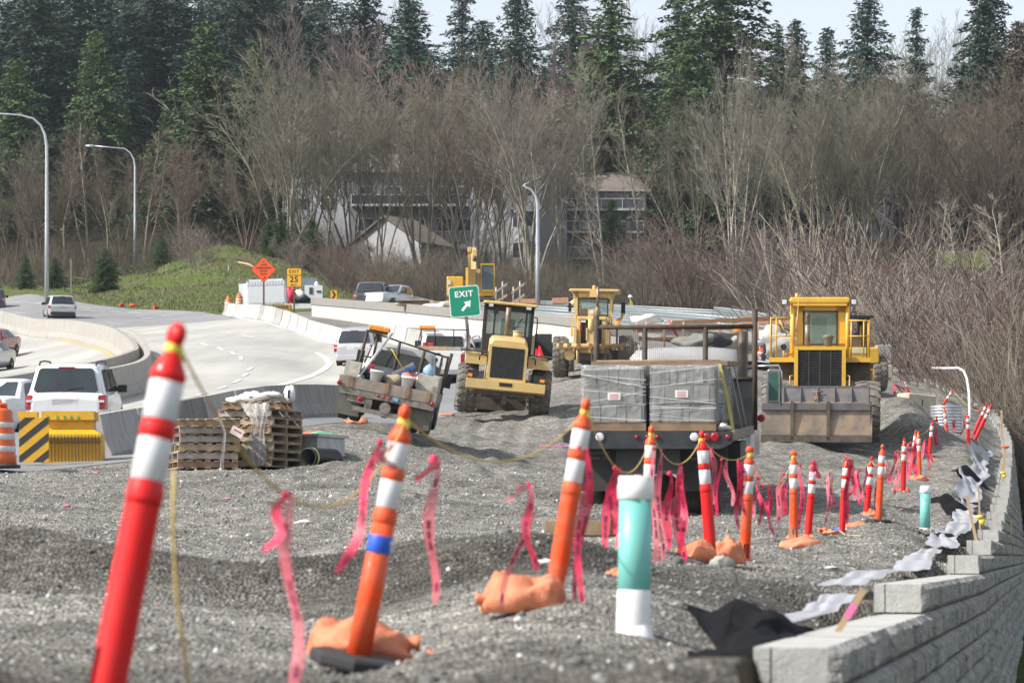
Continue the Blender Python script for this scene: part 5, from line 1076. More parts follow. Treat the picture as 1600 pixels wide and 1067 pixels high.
rb_.loft([[(x0+.08,.10,1.36),(x0+.08,.18,1.36),(x0+.08,.18,1.42),(x0+.08,.10,1.42)],[(x1+.02,.10,1.36),(x1+.02,.18,1.36),(x1+.02,.18,1.42),(x1+.02,.10,1.42)]]); rb_.build("guard_rib", BUCK2, bko)
part(bko, "wear_rib", DST, (x0+.72,x0+.80,-.70,-.5,.05,1.02)); part(bko, "wear_rib", DST, (x0+1.62,x0+1.70,-.70,-.5,.05,1.02)); part(bko, "wear_band", BUCK2, (x0+.01,x0+.71,-.655,-.58,.80,.97),(x0+.81,x0+1.61,-.655,-.58,.80,.97),(x0+1.71,x1-.01,-.655,-.58,.80,.97)); part(bko, "cutting_edge", DST, (x0-.02,x1+.02,-.70,-.60,.0,.15))
mb = MB(); mb.prism([(-.66,.0),(.5,.0),(.42,.7),(-.05,1.02),(-.5,.95),(-.68,.2)], x1+.003, x1+.05, 'x'); mb.build("side_plate", BUCK, bko); tubes(bko, "hook", mat("rust_brown",(.22,.13,.07)), ([(cx-.10,-.08,1.26),(cx+.18,-.08,1.27)], .02), ([(cx+.02,-.15,1.30),(cx+.02,-.2,1.06)], .02), ([(cx-.04,-.22,1.04),(cx+.04,-.2,1.1),(cx-.05,-.18,1.14)], .025))
# ---- second yellow machine half hidden behind the big loader
base = P(1352, 612, 108); ro = thing("roller", "yellow and black roller half hidden behind the big loader's handrail", "road roller", base, (R(2), 0, R(6)))
big_wheel(ro, (-.55,.6,.62), .62, .5, CATB, 20); big_wheel(ro, (.55,.6,.62), .62, .5, CATB, 20); part(ro, "body", CATB, (-.75,.5,.1,2.6,.95,1.5), b=.05); part(ro, "canopy_post", TRIM, (.42,.52,1.8,1.9,1.2,2.55),(-.62,-.52,1.8,1.9,1.2,2.55),(.30,.56,2.6,2.8,.9,2.5)); part(ro, "canopy", TRIM, (-.75,.60,1.5,2.9,2.55,2.63)); part(ro, "console", DST, (-.35,.15,1.5,1.8,1.5,1.9)); part(ro, "cream_panel", mat("cream_panel",(.65,.60,.35),.6), (-.5,.1,.08,.12,1.3,1.48)); tubes(ro, "work_light", SEAT, ([(-.2,1.6,2.0),(-.2,1.72,2.0)], .11), ([(.05,1.6,1.95),(.05,1.72,1.95)], .11), n=14); tubes(ro, "roll_bar", CATB, ([(-.4,2.2,1.5),(-.4,2.2,2.3)], .03), ([(.3,2.2,1.5),(.3,2.2,2.3)], .03))
mb = MB(); mb.lathe([(.6,-.8),(.6,.8)], (-.1,3.4,.6), 'x', 30); mb.build("drum", DST, ro)
# ---- excavator on the bridge deck
base = P(735, 484, 195); ex = thing("excavator", "yellow excavator with folded boom and glazed cab standing on the unfinished bridge", "excavator", base, (R(2), 0, R(0)))
part(ex, "track", DST, (-1.3,-.8,.2,4.0,0,.75),(.8,1.3,.2,4.0,0,.75)); part(ex, "house", CATB, (-1.45,-.45,.5,4.0,.85,2.05),(-.45,1.5,.5,4.0,.85,1.15), b=.05); part(ex, "engine_cover", mat("engine_dark",(.03,.03,.035),.5), (-1.0,-.12,1.0,3.0,2.0,2.32), b=.03)
c_ = part(ex, "cab", CATB, (.62,1.48,.4,.5,2.75,2.83),(.62,.68,.4,.48,1.1,2.8),(1.42,1.48,.4,.48,1.1,2.8),(.62,1.48,.5,2.0,2.76,2.84),(.62,1.48,.4,.5,1.1,1.25),(.62,.68,1.9,2,1.1,2.8),(1.42,1.48,1.9,2,1.1,2.8)); part(c_, "cab_glass", mat("blue_glass",(.10,.16,.20),.06,spec=.8,alpha=.75), (.66,1.44,.44,.45,1.2,2.76),(.64,.65,.5,1.9,1.2,2.76),(1.45,1.46,.5,1.9,1.2,2.76)); part(c_, "seat", SEAT, (.85,1.2,1.0,1.3,1.3,2.2))
def boom(name, pts, x0, x1, m): mb = MB(); mb.prism(pts, x0, x1, 'x'); return mb.build(name, m, ex)
bm = boom("boom", [(.6,1.1),(1.2,1.1),(.4,2.7),(-.3,3.75),(-.6,3.6),(-.4,2.7)], -.12, .32, CATP); boom("stick", [(-.6,3.7),(-.3,3.75),(-.8,2.6),(-1.0,2.2),(-1.25,2.4)], .05, .36, CATP); boom("boom_side", [(.5,.9),(1.3,.9),(1.0,2.6),(.6,2.6)], -.30, -.14, CATB); boom("boom_foot", [(.5,.9),(1.3,.9),(1.0,2.5),(.6,2.5)], .36, .60, CATP); tubes(ex, "boom_cylinder", CHROME, ([(-.1,-.2,3.3),(.0,.1,2.7)], .06), ([(.30,-.4,3.6),(.40,-.3,3.0)], .05)); part(ex, "arm_tip", CATP, (.12,.42,-.9,-.3,3.05,3.6),(-.16,.06,-.8,-.3,3.45,3.75), b=.03); mb = MB(); mb.tube([(.26,-.95,2.9),(.26,-.9,3.2)], .12, 12); mb.tube([(.26,-.6,3.5),(.40,-.65,3.1)], .10, 12); mb.build("linkage", DST, ex); tubes(ex, "hand_rail", TRIM, ([(-1.0,.6,2.0),(-1.0,.6,2.8)], .02), ([(1.5,.5,2.6),(1.52,.5,3.9)], .02), n=5); part(ex, "headlight", CLEARL, (-1.40,-1.20,.44,.5,1.55,1.8))
# ------------------------------------------------------------------ tilted utility truck
def world_of(t):
    bpy.context.view_layer.update(); return Matrix.LocRotScale(t.location, t.rotation_euler, t.scale)
base = P(594, 668, 67); ut = thing("utility_truck", "muddy old flatbed utility truck tilted sideways on the slope, loaded with tools and buckets", "utility truck", base, (R(4), R(11.5), R(-1)))
MUD = mat("muddy_frame", (.16,.14,.125), .9, var=.35, scale=9, dirt=(.30,.27,.24), dscale=7, damt=.8, bump=.5); OLDW = mat("old_deck_wood", (.30,.255,.215), .9, var=.2, scale=6, dirt=(.15,.12,.10), dscale=5); OFFW = mat("chipped_cream_paint", (.56,.54,.47), .6, var=.08, dirt=(.14,.10,.07), dscale=5, damt=.55); RUSTD = mat("dark_rusty_steel", (.06,.045,.035), .8, var=.35, scale=9)
FLAP = mat("mud_flap", (.115,.11,.095), .9, var=.15, dirt=(.16,.15,.13), dscale=3)
for sx in (-1, 1):
    for dx in (.0, .26): wheel(ut, (sx*(.62+dx), .75, .38), .38, .22)
    wheel(ut, (sx*.80, 4.3, .38), .38, .22); part(ut, "mud_flap", FLAP, (*sorted((sx*.50, sx*1.0)), .12, .145, .12, .68))
part(ut, "tail_board", OLDW, (-1.04,1.04,-.03,.03,.70,.93))
for x in (-.78,-.02,.42,.86): part(ut, "board_stake", mat("stake_rust",(.25,.15,.09),.8,var=.3), (x-.04,x+.04,-.05,-.03,.72,.94))
part(ut, "deck_frame", MUD, (-1.0,1.02,0,2.5,.62,.72),(-1.0,1.02,-.02,.05,.56,.70)); part(ut, "side_board", OLDW, (-1.04,-1.0,.03,2.4,.72,.92),(1.0,1.04,.03,2.4,.72,.92)); part(ut, "hitch_frame", MUD, (-.42,-.27,.0,.08,.26,.6),(.30,.45,.0,.08,.26,.6),(-.66,.55,-.02,.08,.24,.34),(-.8,-.28,.02,.06,.42,.56)); mb = MB(); mb.tube([(.02,-.04,.42),(.02,.1,.42)], .12, 14); mb.build("pintle_hook", MUD, ut); part(ut, "rear_axle", DST, (-.7,.7,.6,.9,.30,.48)); tubes(ut, "differential", DST, ([(0,.5,.36),(0,.95,.36)], .17), n=14); part(ut, "chassis", DST, (-.4,.4,.3,4.8,.42,.62))
def lamp(t, x, y, z, r=.04, m=None, nm="tail_light"): mb = MB(); mb.lathe([(r*1.15,0),(r*1.15,.012),(r,.02),(r*.6,.03)], (0,0,0), 'y', 16); o = mb.build(nm, m or REDL, t); o.location = (x,y,z); o.rotation_euler = (0,0,R(180)); return o
for x, z, r in ((-.52,.50,.055),(.44,.52,.055),(-.16,.64,.028),(-.04,.64,.028),(.08,.64,.028),(-1.02,.76,.045),(.98,.70,.04)): lamp(ut, x, -.05, z, r)
part(ut, "plate", mat("blue_plate",(.15,.42,.52),.5), (.14,.26,-.04,-.03,.60,.68))
spec = [(2.62,.80,.55,1.15,1.20,.5),(2.68,.82,.5,1.15,1.62,.62),(2.9,.82,.5,1.15,1.70,.64),(3.5,.82,.5,1.15,1.69,.64),(3.95,.82,.5,1.12,1.15,.55),(4.9,.78,.5,1.05,1.05,.5),(5.1,.7,.6,.95,.95,.4)]; rings = []
for (y, w_, z0, zl, zr, rw) in spec:
    gl = zr-zl > .12; half = [(w_*.95,z0),(w_,z0+.2),(w_,zl-.1),(w_*.96,zl),(rw+.06 if gl else w_*.9, zr-.09 if gl else zl+.01),(rw-.04 if gl else w_*.7, zr if gl else zl+.03),(0, zr+.01 if gl else zl+.04)]
    rings.append([(x,y,z) for x,z in half]+[(-x,y,z) for x,z in reversed(half[:-1])])
mb = MB(); mb.loft(rings, 0, True, True, True); mb.build("cab", paint("old_grey_paint", (.34,.34,.33), .5, dirt=.6), ut)
rquad(ut, "rear_window", 0, [(-.60,2.64,1.20),(.60,2.64,1.20),(.54,2.66,1.56),(-.54,2.66,1.56)], GLASS, .03, .05)
for sx in (-1,1): pts = [(sx*.80,2.85,1.20),(sx*.80,3.7,1.20),(sx*.70,3.45,1.60),(sx*.70,2.9,1.60)]; quadpart(ut, "side_window", pts if sx > 0 else pts[::-1], GLASS, .02)
part(ut, "mirror", TRIM, (-1.02,-.86,3.2,3.25,1.15,1.45),(.98,1.12,3.2,3.25,1.0,1.3))
tubes(ut, "headache_rack", RUSTD, ([(-.90,2.5,.7),(-.84,2.5,1.92)], .035), ([(-.62,2.5,.9),(-.60,2.5,1.92)], .03), ([(-.12,2.5,.9),(-.10,2.5,1.82)], .035), ([(.42,2.5,.9),(.46,2.5,1.72)], .035), ([(.96,2.5,.7),(1.05,2.5,1.78)], .035), ([(-.86,2.5,1.90),(1.05,2.5,1.66)], .022), ([(-.84,2.5,1.35),(-.6,2.5,1.35)], .02), n=6); part(ut, "side_rack", RUSTD, (1.02,1.07,1.3,1.36,.9,1.72),(.90,.95,1.2,1.26,.9,1.68)); mb = MB(); mb.lathe([(.03,0),(.07,.04),(.075,.09)], (0,0,0), 'y', 14); o = mb.build("work_light", CLEARL, ut); o.location = (.90,1.3,1.52); o.rotation_euler = (0,0,R(180))
part(ut, "light_bar", AMB, (-.82,-.36,2.40,2.6,1.94,2.04), b=.02); part(ut, "light_bar_base", RUSTD, (-.80,-.40,2.42,2.58,1.88,1.94))
part(ut, "white_locker", OFFW, (-.98,-.66,.12,.5,.93,1.24)); part(ut, "tool_locker", OFFW, (.56,1.0,.25,1.6,.9,1.26))
UM = world_of(ut)
def on(o, M_): o.matrix_world = M_; return o
def bucket_at(x, y, z, label, s=1.0):
    t = thing("bucket", label, "bucket", group="white buckets on the utility truck"); mb = MB(); mb.lathe([(.11*s,0),(.135*s,.26*s),(.15*s,.262*s),(.15*s,.29*s),(.14*s,.30*s),(.125*s,.29*s),(.10*s,.05*s)], n=22); mb.build("pail", WPVC, t); mb = MB(); mb.tube([(.15*s*math.cos(a),-.02,.26*s-.10*s*math.sin(a)) for a in [math.pi*k/8 for k in range(9)]], .006, 5); mb.build("handle", CHROME, t)
    t.matrix_world = UM @ Matrix.Translation((x,y,z)); return t
bucket_at(-.30, .14, .86, "white plastic bucket on the utility truck nearest the long metal pole"); bucket_at(.37, .14, .86, "white plastic bucket on the utility truck nearest the cream locker")
mb = MB(); mb.tube([(-.66,.10,.93),(-.22,1.2,1.96)], .03, 10); on(tag(mb.build("metal_pole", mat("pole_alu",(.6,.6,.6),.4,.5)), "long pale metal pole leaning across the load of the utility truck", "pole"), UM)
mb = MB(); mb.box(-.26,.26,-.05,.05,-.02,.03,0); mb.box(-.26,.26,-.05,.05,-.09,-.02,1); br = mb.build("brush_head", [OLDW, mat("blue_bristle",(.04,.12,.40),.9,bump=.5,bscale=60)]); bt = thing("push_broom", "push broom with blue bristles lying on the utility truck's load", "broom"); br.parent = bt; mb = MB(); mb.tube([(0,0,0),(.02,-.2,.5)], .012, 6); mb.build("broom_handle", YELT, bt); bt.matrix_world = UM @ Matrix.Translation((.20,.5,1.28)) @ Euler((R(10),R(-38),R(-8))).to_matrix().to_4x4()
mb = MB(); mb.blob((.09,.3,.98), (.20,.16,.16), 14, 0, 4, .25); on(tag(mb.build("burlap_sack", mat("burlap",(.30,.25,.18),.95,bump=.5)), "brown burlap sack slumped between the two white buckets", "sack"), UM)
mb = MB(); mb.lathe([(.01,1.24),(.10,1.25),(.125,1.30),(.125,1.38),(.08,1.45),(.03,1.48),(.03,1.50)], (.74,.6,0), n=18); on(tag(mb.build("water_jug", mat("blue_jug",(.30,.45,.62),.2,alpha=.85,var=.1)), "pale blue water jug standing on the utility truck's cream locker", "jug"), UM)
mb = MB(); mb.blob((.42,.55,1.12), (.24,.18,.10), 14, 0, 6, .5); on(tag(mb.build("orange_cloth", mat("salmon_cloth",(.60,.24,.18),.9,bump=.4)), "crumpled salmon cloth on the utility truck beside the cream locker", "cloth"), UM)
mb = MB(); mb.blob((-.45,.7,1.0), (.22,.3,.12), 14, 0, 6, .5); mb.blob((.0,1.2,1.0), (.7,.6,.15), 14, 0, 8, .5); on(tag(mb.build("tarp_bundle", mat("navy_tarp",(.04,.05,.08),.8,bump=.4)), "dark tarp bundled under the tools on the utility truck", "tarp"), UM)
tt = thing("red_tool", "small red power tool beside the pole on the utility truck", "power tool"); mb = MB(); mb.box(-.08,.08,-.06,.06,0,.12,0,b=.02); mb.tube([(-.05,0,.12),(0,0,.2),(.06,0,.12)], .012, 6); mb.build("tool_body", MATS["red_can"], tt); tt.matrix_world = UM @ Matrix.Translation((-.52,.9,1.12))
mb = MB(); mb.tube([(.55,.12,.86),(.56,.14,1.30)], .012, 6); mb.tube([(.50,.12,.90),(.66,.12,.90)], .012, 6); mb.tube([(.58,.14,1.30),(.50,.12,1.26)], .012, 6); on(tag(mb.build("hand_winch", CHROME), "grey jack handle hooked on the tail board by the cream locker", "jack"), UM)

# ------------------------------------------------------------------ flatbed truck with block pallets
base = P(1011, 811, 50); ft = thing("flatbed_truck", "black flatbed truck seen from behind with mesh headache rack and white cab", "flatbed truck", base, (R(3.2), R(.3), R(-7.5)))
BSTEEL = mat("black_bed_steel", (.022,.026,.034), .45, .2, var=.25, scale=4, dirt=(.11,.11,.11), dscale=2.5, damt=.45); BFLAP = mat("rubber_flap", (.022,.022,.024), .7, var=.15, dirt=(.08,.078,.07), dscale=2, damt=.4)
mb = MB(); mb.loft([[(-1.32,0,1.20),(-.95,0,1.10),(1.15,0,1.10),(1.32,0,1.18),(1.32,0,1.37),(-1.32,0,1.37)],[(-1.32,.12,1.20),(-.95,.12,1.10),(1.15,.12,1.10),(1.32,.12,1.18),(1.32,.12,1.37),(-1.32,.12,1.37)]], 0); mb.build("rear_beam", BSTEEL, ft)
part(ft, "deck", BSTEEL, (-1.30,1.30,.12,5.6,1.20,1.36)); part(ft, "side_rail", OLDW, (1.30,1.36,.05,5.6,1.24,1.38),(-1.36,-1.30,.05,5.6,1.24,1.38)); part(ft, "chassis", BSTEEL, (-.45,.45,.3,8.2,.75,1.15))
for x, r, m in ((-.74,.06,CLEARL),(.74,.06,CLEARL),(-1.15,.05,REDL),(.94,.055,REDL),(1.06,.065,REDL),(1.26,.035,REDL),(-.16,.03,REDL),(0,.03,REDL),(.16,.03,REDL)): lamp(ft, x, -.005, 1.285, r, m, "tail_light" if m is REDL else "reverse_light")
for sx in (-1, 1):
    f_ = part(ft, "mud_flap", BFLAP, (*sorted((sx*.42, sx*1.22)), .55, .57, .42, 1.12))
    wt = mat("flap_lettering", (.18,.18,.17), .7)
    for i, w_ in enumerate(("EQUIPMENT", "REPAIR, SVC")): text(w_, .07, wt, f_, Matrix.Translation((sx*.82, .545, 1.02-i*.09)) @ FACE)
    for dx in (.62, .92): wheel(ft, (sx*dx, 1.35, .48), .48, .27)
    wheel(ft, (sx*1.02, 6.9, .48), .48, .27)
part(ft, "rear_axle", BSTEEL, (-.6,.6,1.2,1.5,.35,.6)); tubes(ft, "differential", BFLAP, ([(.15,1.1,.46),(.15,1.6,.46)], .22), n=14); part(ft, "tow_frame", BFLAP, (-.5,.5,.15,.25,.7,1.1),(-.10,.10,.05,.2,.62,.85)); part(ft, "fuel_tank", DST, (.55,1.1,2.4,3.6,.6,1.1), b=.05); part(ft, "side_box", BSTEEL, (.9,1.3,2.6,4.2,.55,1.15)); tubes(ft, "muffler", DST, ([(.05,2.2,.75),(.05,3.2,.75)], .15), n=12)
rk = tubes(ft, "headache_rack", RUSTD, ([(-1.37,5.5,1.3),(-1.37,5.5,3.28)], .05), ([(-.53,5.5,1.3),(-.53,5.5,3.08)], .045), ([(.52,5.5,1.3),(.52,5.5,3.08)], .045), ([(1.37,5.5,1.3),(1.37,5.5,3.38)], .05), ([(-1.37,5.5,3.08),(1.37,5.5,3.08)], .045), ([(.52,5.5,2.18),(1.37,5.5,2.18)], .035), ([(-1.37,5.5,2.3),(.52,5.5,2.3)], .03), n=6)
me_ = MB()
def dmesh(x0, x1, z0, z1, st=.07):
    k = 0; n_ = int((x1-x0+(z1-z0)*2)/st)
    for i in range(n_+1):
        for sg in (1, -1):
            c0 = (x0 - (z1-z0)*2 + i*st) if sg > 0 else (x0 + i*st)
            a = (c0, z0); b = (c0 + sg*(z1-z0)*2, z1)
            pts = []
            (ax, az), (bx, bz) = a, b; dx, dz = bx-ax, bz-az; t0, t1 = 0, 1
            ta, tb = (x0-ax)/dx, (x1-ax)/dx
            if ta > tb: ta, tb = tb, ta
            t0, t1 = max(0, ta), min(1, tb)
            if t1-t0 < .01: continue
            me_.tube([(ax+dx*t0, 5.5, az+dz*t0), (ax+dx*t1, 5.5, az+dz*t1)], .0052, 3, 0, False, False)
dmesh(-1.33,.50,2.34,3.05); dmesh(.54,1.34,2.2,3.05); me_.build("expanded_mesh", mat("mesh_dark",(.02,.018,.016),.9), rk)
part(rk, "lower_panel", BSTEEL, (.52,1.34,5.49,5.51,1.36,2.15))
rings = []
for (y, w_, z0, zl, zr, rw) in [(5.95,1.0,.9,1.95,2.02,.7),(6.0,1.08,.8,1.95,2.55,.80),(6.25,1.08,.8,1.95,2.72,.86),(7.0,1.08,.8,1.95,2.74,.88),(7.5,1.08,.8,1.9,2.55,.84),(7.75,1.05,.8,1.8,1.9,.8),(8.8,.95,.9,1.65,1.65,.6),(8.95,.85,1.0,1.5,1.5,.5)]:
    gl = zr-zl > .12; half = [(w_*.95,z0),(w_,z0+.2),(w_,zl-.1),(w_*.97,zl),(rw+.10 if gl else w_*.9, zr-.16 if gl else zl+.01),(rw-.02 if gl else w_*.7, zr-.04 if gl else zl+.03),(rw*.6 if gl else w_*.4, zr if gl else zl+.04),(0, zr+.02 if gl else zl+.05)]
    rings.append([(x+.10,y,z) for x,z in half]+[(-x+.10,y,z) for x,z in reversed(half[:-1])])
mb = MB(); mb.loft(rings, 0, True, True, True); mb.build("cab", WPAINT, ft)
rquad(ft, "rear_window", 0, [(-.65,5.97,2.05),(.85,5.97,2.05),(.80,6.0,2.45),(-.60,6.0,2.45)], GLASS, .03, .05)
for sx in (-1, 1): m_ = part(ft, "side_mirror", CHROME, (*sorted((sx*1.40+.1, sx*1.62+.1)), 7.2, 7.3, 1.75, 2.35), b=.02); part(m_, "mirror_glass", mat("green_mirror",(.05,.14,.12),.1,spec=.9), (*sorted((sx*1.43+.1, sx*1.59+.1)), 7.185, 7.2, 1.80, 2.30))
tubes(ft, "mirror_arm", CHROME, ([(1.15,7.3,2.4),(1.70,7.25,2.42),(1.74,7.25,2.3),(1.74,7.25,1.7)], .02), ([(-.95,7.3,2.35),(-1.5,7.25,2.42),(-1.62,7.25,2.3)], .05)); part(ft, "fender", WPAINT, (1.05,1.33,6.2,7.9,.75,1.35), b=.08); lamp(ft, 1.45, 6.1, 1.5, .06); beacon(ft, 1.05, 6.0, 2.98, .09, .14); tubes(ft, "beacon_post", RUSTD, ([(1.05,6.0,2.6),(1.05,6.0,2.98)], .02))
tubes(ft, "exhaust_stack", STK, ([(1.15,5.75,1.4),(1.15,5.75,3.0)], .09), n=12)
FM = world_of(ft)
BLOCKM = mat("wall_block", (.25,.245,.22), .9, var=.22, scale=9, dirt=(.22,.2,.17), dscale=3); SHRINK = mat("stretch_wrap", (.50,.52,.55), .18, alpha=.26, spec=.9, var=.35, scale=2.2, bump=.9, bscale=9, dist=.05)
def block_pallet(x0, x1, y0, y1, label, seed):
    t = thing("block_pallet", label, "pallet of blocks", group="shrink-wrapped block pallets on the flatbed"); rnd = random.Random(seed)
    mb = MB(); mb.box(x0,x1,y0,y0+.09,1.375,1.50); mb.box(x0,x1,y1-.09,y1,1.375,1.50); mb.box(x0,x1,y0+.4,y0+.5,1.375,1.48); mb.box(x0,x1,y0,y1,1.48,1.505); mb.build("pallet", WOODS[1], t)
    b = MB(); n = 5
    for lv, (z0, z1) in enumerate(((1.51,1.80),(1.81,2.10),(2.11,2.36))):
        for r_ in range(3):
            xx = x0+.03
            while xx < x1-.06:
                w_ = rnd.choice((.12,.15,.2,.25)); w_ = min(w_, x1-.03-xx); ya = y0+.03+(y1-y0-.06)*r_/3; b.box(xx+.004, xx+w_-.004, ya+rnd.uniform(0,.04), ya+(y1-y0-.06)/3-.01, z0, z1-.01-rnd.uniform(0,.02)); xx += w_
    b.build("blocks", BLOCKM, t)
    w = MB(); k = 14; ring = []
    out = [(x0,y0),(x1,y0),(x1,y1),(x0,y1)]; rings = []
    for z in (1.52,1.66,1.80,1.95,2.08,2.2,2.32,2.40):
        rr = []
        for i in range(4):
            a, c = out[i], out[(i+1) % 4]
            for j in range(10):
                u = j/10; e = .012*math.sin(z*21+u*9+seed+i)+.01*math.sin(z*50+i*2)
                nx = (c[1]-a[1]); ny = -(c[0]-a[0]); l = math.hypot(nx, ny); rr.append((a[0]+(c[0]-a[0])*u+nx/l*e, a[1]+(c[1]-a[1])*u+ny/l*e, z+.01*math.sin(u*13+i)))
        rings.append(rr)
    w.loft(rings, 0, False, True, True); wr = w.build("stretch_wrap", SHRINK, t)
    st = MB()
    for q in range(9):
        z0 = rnd.uniform(1.55,2.35); z1 = z0+rnd.uniform(-.22,.22); hh = rnd.uniform(.004,.014); z1 = min(max(z1,1.53),2.38); st.add([(x0,y0-.016,z0),(x1,y0-.016,z1),(x1,y0-.016,z1+hh),(x0,y0-.016,z0+hh)], [(0,1,2,3)])
    st.build("wrap_fold_glint", mat("wrap_highlight", (.72,.73,.74), .3, alpha=.65), t)  # pale strips paint the glints on the wrap's folds
    lb = MB(); lb.box(0,.20,y0-.03,y0-.02,0,.11); l = lb.build("label_card", PLATE, t, (x0+(.42 if x0 < 0 else .40), 0, 1.86 if x0 < 0 else 1.90)); c2 = MB()
    for i in range(3): c2.box(.03,.17,y0-.034,y0-.03,.02+i*.03,.032+i*.03)
    c2.build("label_print", MATS["red_print"], l)
    t.matrix_world = FM; return t
block_pallet(-1.06,-.04,.25,1.25,"wrapped pallet of concrete blocks, the narrower one at the tail of the flatbed",1); block_pallet(.02,1.06,.25,1.25,"wrapped pallet of concrete blocks at the tail of the flatbed, next to the yellow strap",2); block_pallet(-.02,1.10,1.4,2.4,"wrapped block pallet second from the tail, half hidden behind the yellow strap",3); block_pallet(.0,1.12,2.6,3.6,"wrapped block pallet third from the tail beside the flatbed's rack",4); block_pallet(-1.14,-.1,1.4,2.4,"wrapped block pallet hidden but for its top behind the narrower one",5)
mb = MB(); mb.tube([(-1.0,2.0,2.46),(0,2.0,2.47),(1.0,2.0,2.46)], .03, 5); mb.box(-1.05,1.15,1.6,5.0,2.40,2.47) ; on(tag(mb.build("plywood_sheet", WOODS[1]), "brown plywood sheet laid over the wrapped block pallets", "plywood"), FM)
mb = MB(); mb.loft([[(1.02,1.2,2.42),(1.07,1.2,2.42),(1.07,1.22,2.42),(1.02,1.22,2.42)],[(1.16,.9,1.95),(1.21,.9,1.95),(1.21,.92,1.95),(1.16,.92,1.95)],[(1.28,.6,1.38),(1.33,.6,1.38),(1.33,.62,1.38),(1.28,.62,1.38)]]); on(tag(mb.build("ratchet_strap", mat("strap_yellow",(.45,.40,.10),.7)), "yellow ratchet strap slanting down over the wrapped pallets", "strap"), FM)
mb = MB(); mb.tube([(1.12,2.5,2.42),(1.34,2.3,1.38)], .012, 5); mb.tube([(1.13,3.6,2.42),(1.35,3.4,1.38)], .012, 5); on(tag(mb.build("tie_rope", mat("grey_rope",(.35,.34,.30),.8)), "thin grey tie ropes slanting over the side of the block load", "rope"), FM)
mb = MB(); mb.blob((1.16,.4,1.43), (.11,.12,.06), 10, 0, 9, .5); on(tag(mb.build("plastic_scrap", MATS["paper_white"]), "white plastic scrap on the flatbed's deck corner", "plastic"), FM)

# ------------------------------------------------------------------ drums, striped board, yellow crash cushion
def barrel(p, label, s=1.0, light=True, tilt=(0,0,0)):
    t = thing("traffic_barrel", label, "traffic barrel", p, tilt, "orange traffic barrels"); OB = mat("barrel_orange", (.72,.12,.02), .4, var=.06, dirt=(.25,.12,.08), dscale=3, damt=.4); WB = mat("barrel_white", (.62,.63,.64), .35, var=.06, dirt=(.3,.28,.27), dscale=4, damt=.3)
    prof = [(.26,0),(.30,.02),(.29,.2),(.275,.24),(.275,.42),(.265,.44),(.26,.62),(.25,.64),(.245,.80),(.235,.82),(.23,.93),(.20,.97),(.06,.99)]
    mb = MB(); mb.lathe([(r*s,h*s) for r,h in prof], n=28); b = mb.build("drum", OB, t)
    for z0, z1, r in ((.26,.36,.277),(.46,.56,.266),(.66,.75,.252)): mb = MB(); mb.lathe([(r*s,z0*s),((r+.004)*s,z0*s+.005),((r+.002)*s,z1*s-.005),(r*s-.004,z1*s)], n=28); mb.build("reflective_band", WB, t)
    mb = MB(); mb.lathe([(.36*s,0),(.36*s,.05),(.27*s,.07)], n=28); mb.build("base_ring", TYRE, t)
    mb = MB(); mb.tube([(-.14*s,0,.95*s),(-.12*s,0,1.06*s),(.12*s,0,1.06*s),(.14*s,0,.95*s)], .018*s, 6); mb.build("handle", OB, t)
    if light: mb = MB(); mb.lathe([(.03,.0),(.09,.02),(.095,.05),(.07,.07)], (0,0,0), 'y', 18); l = mb.build("warning_light", AMB, t, (-.04*s,-.03,1.08*s)); mb = MB(); mb.box(-.06,.06,-.03,.05,-.16,-.08); mb.build("lamp_battery", YELT, l)
    return t
barrel(P(-2, 731, 54), "orange and white striped traffic barrel beside the black and yellow board", 1.02)
barrel(P(357, 490, 214), "orange barrel with warning lamp at the far end of the barrier row", 1.0); barrel(P(374, 484, 224), "orange barrel standing against the white trailer", 1.0)
PY = mat("crash_yellow", (.70,.38,.01), .5, var=.06, scale=4, dirt=(.3,.2,.06), dscale=3, damt=.5); BKM = mat("board_black", (.03,.03,.035), .5)
t = thing("hazard_board", "black and yellow diagonally striped hazard board in front of the yellow crash cushion", "hazard board", P(53, 722, 57)); W_, H_ = .53, .80; part(t, "panel", PY, (-W_/2,W_/2,0,.03,0,H_)); mb = MB(); part(t, "top_cap", PY, (-.29,.06,.0,.2,.80,.90))
def clip(poly, W_, H_):
    for ax, lim, sg in ((0,-W_/2,1),(0,W_/2,-1),(1,0,1),(1,H_,-1)):
        out = []
        for i in range(len(poly)):
            a, b = poly[i-1], poly[i]; ia, ib = sg*(a[ax]-lim) >= 0, sg*(b[ax]-lim) >= 0
            if ia != ib: u = (lim-a[ax])/(b[ax]-a[ax]); out.append((a[0]+(b[0]-a[0])*u, a[1]+(b[1]-a[1])*u))
            if ib: out.append(b)
        poly = out
        if len(poly) < 3: return None
    return poly
for i in range(-3, 5):
    z = i*.30; pl = clip([(-.4,z-.14),(.4,z+.50),(.4,z+.64),(-.4,z)], W_-.004, H_-.004)
    if pl: mb.prism(pl, -.004, .001, 'y')
mb.build("black_stripes", BKM, t)
t = thing("crash_cushion", "yellow ribbed crash cushion module joined to the front barrier row", "crash cushion", P(117, 723, 58.4), (0,0,R(0)))
mb = MB(); mb.box(-.60,.36,-.1,.55,.78,.94,0); mb.build("lid", PY, t); part(t, "neck", PY, (-.52,.32,.0,.5,.60,.80)); bb = MB(); bb.loft([[(-.60,-.25,.0),(.52,-.25,.0),(.52,.3,.0),(-.60,.3,.0)],[(-.60,-.22,.52),(.50,-.22,.52),(.50,.3,.52),(-.60,.3,.52)],[(-.52,0,.62),(.32,0,.62),(.32,.3,.62),(-.52,.3,.62)]]); bd = bb.build("ribbed_body", PY, t); mb = MB()
for i in range(18): mb.box(-.59+i*.062,-.578+i*.062,-.262,-.24,.02,.50)
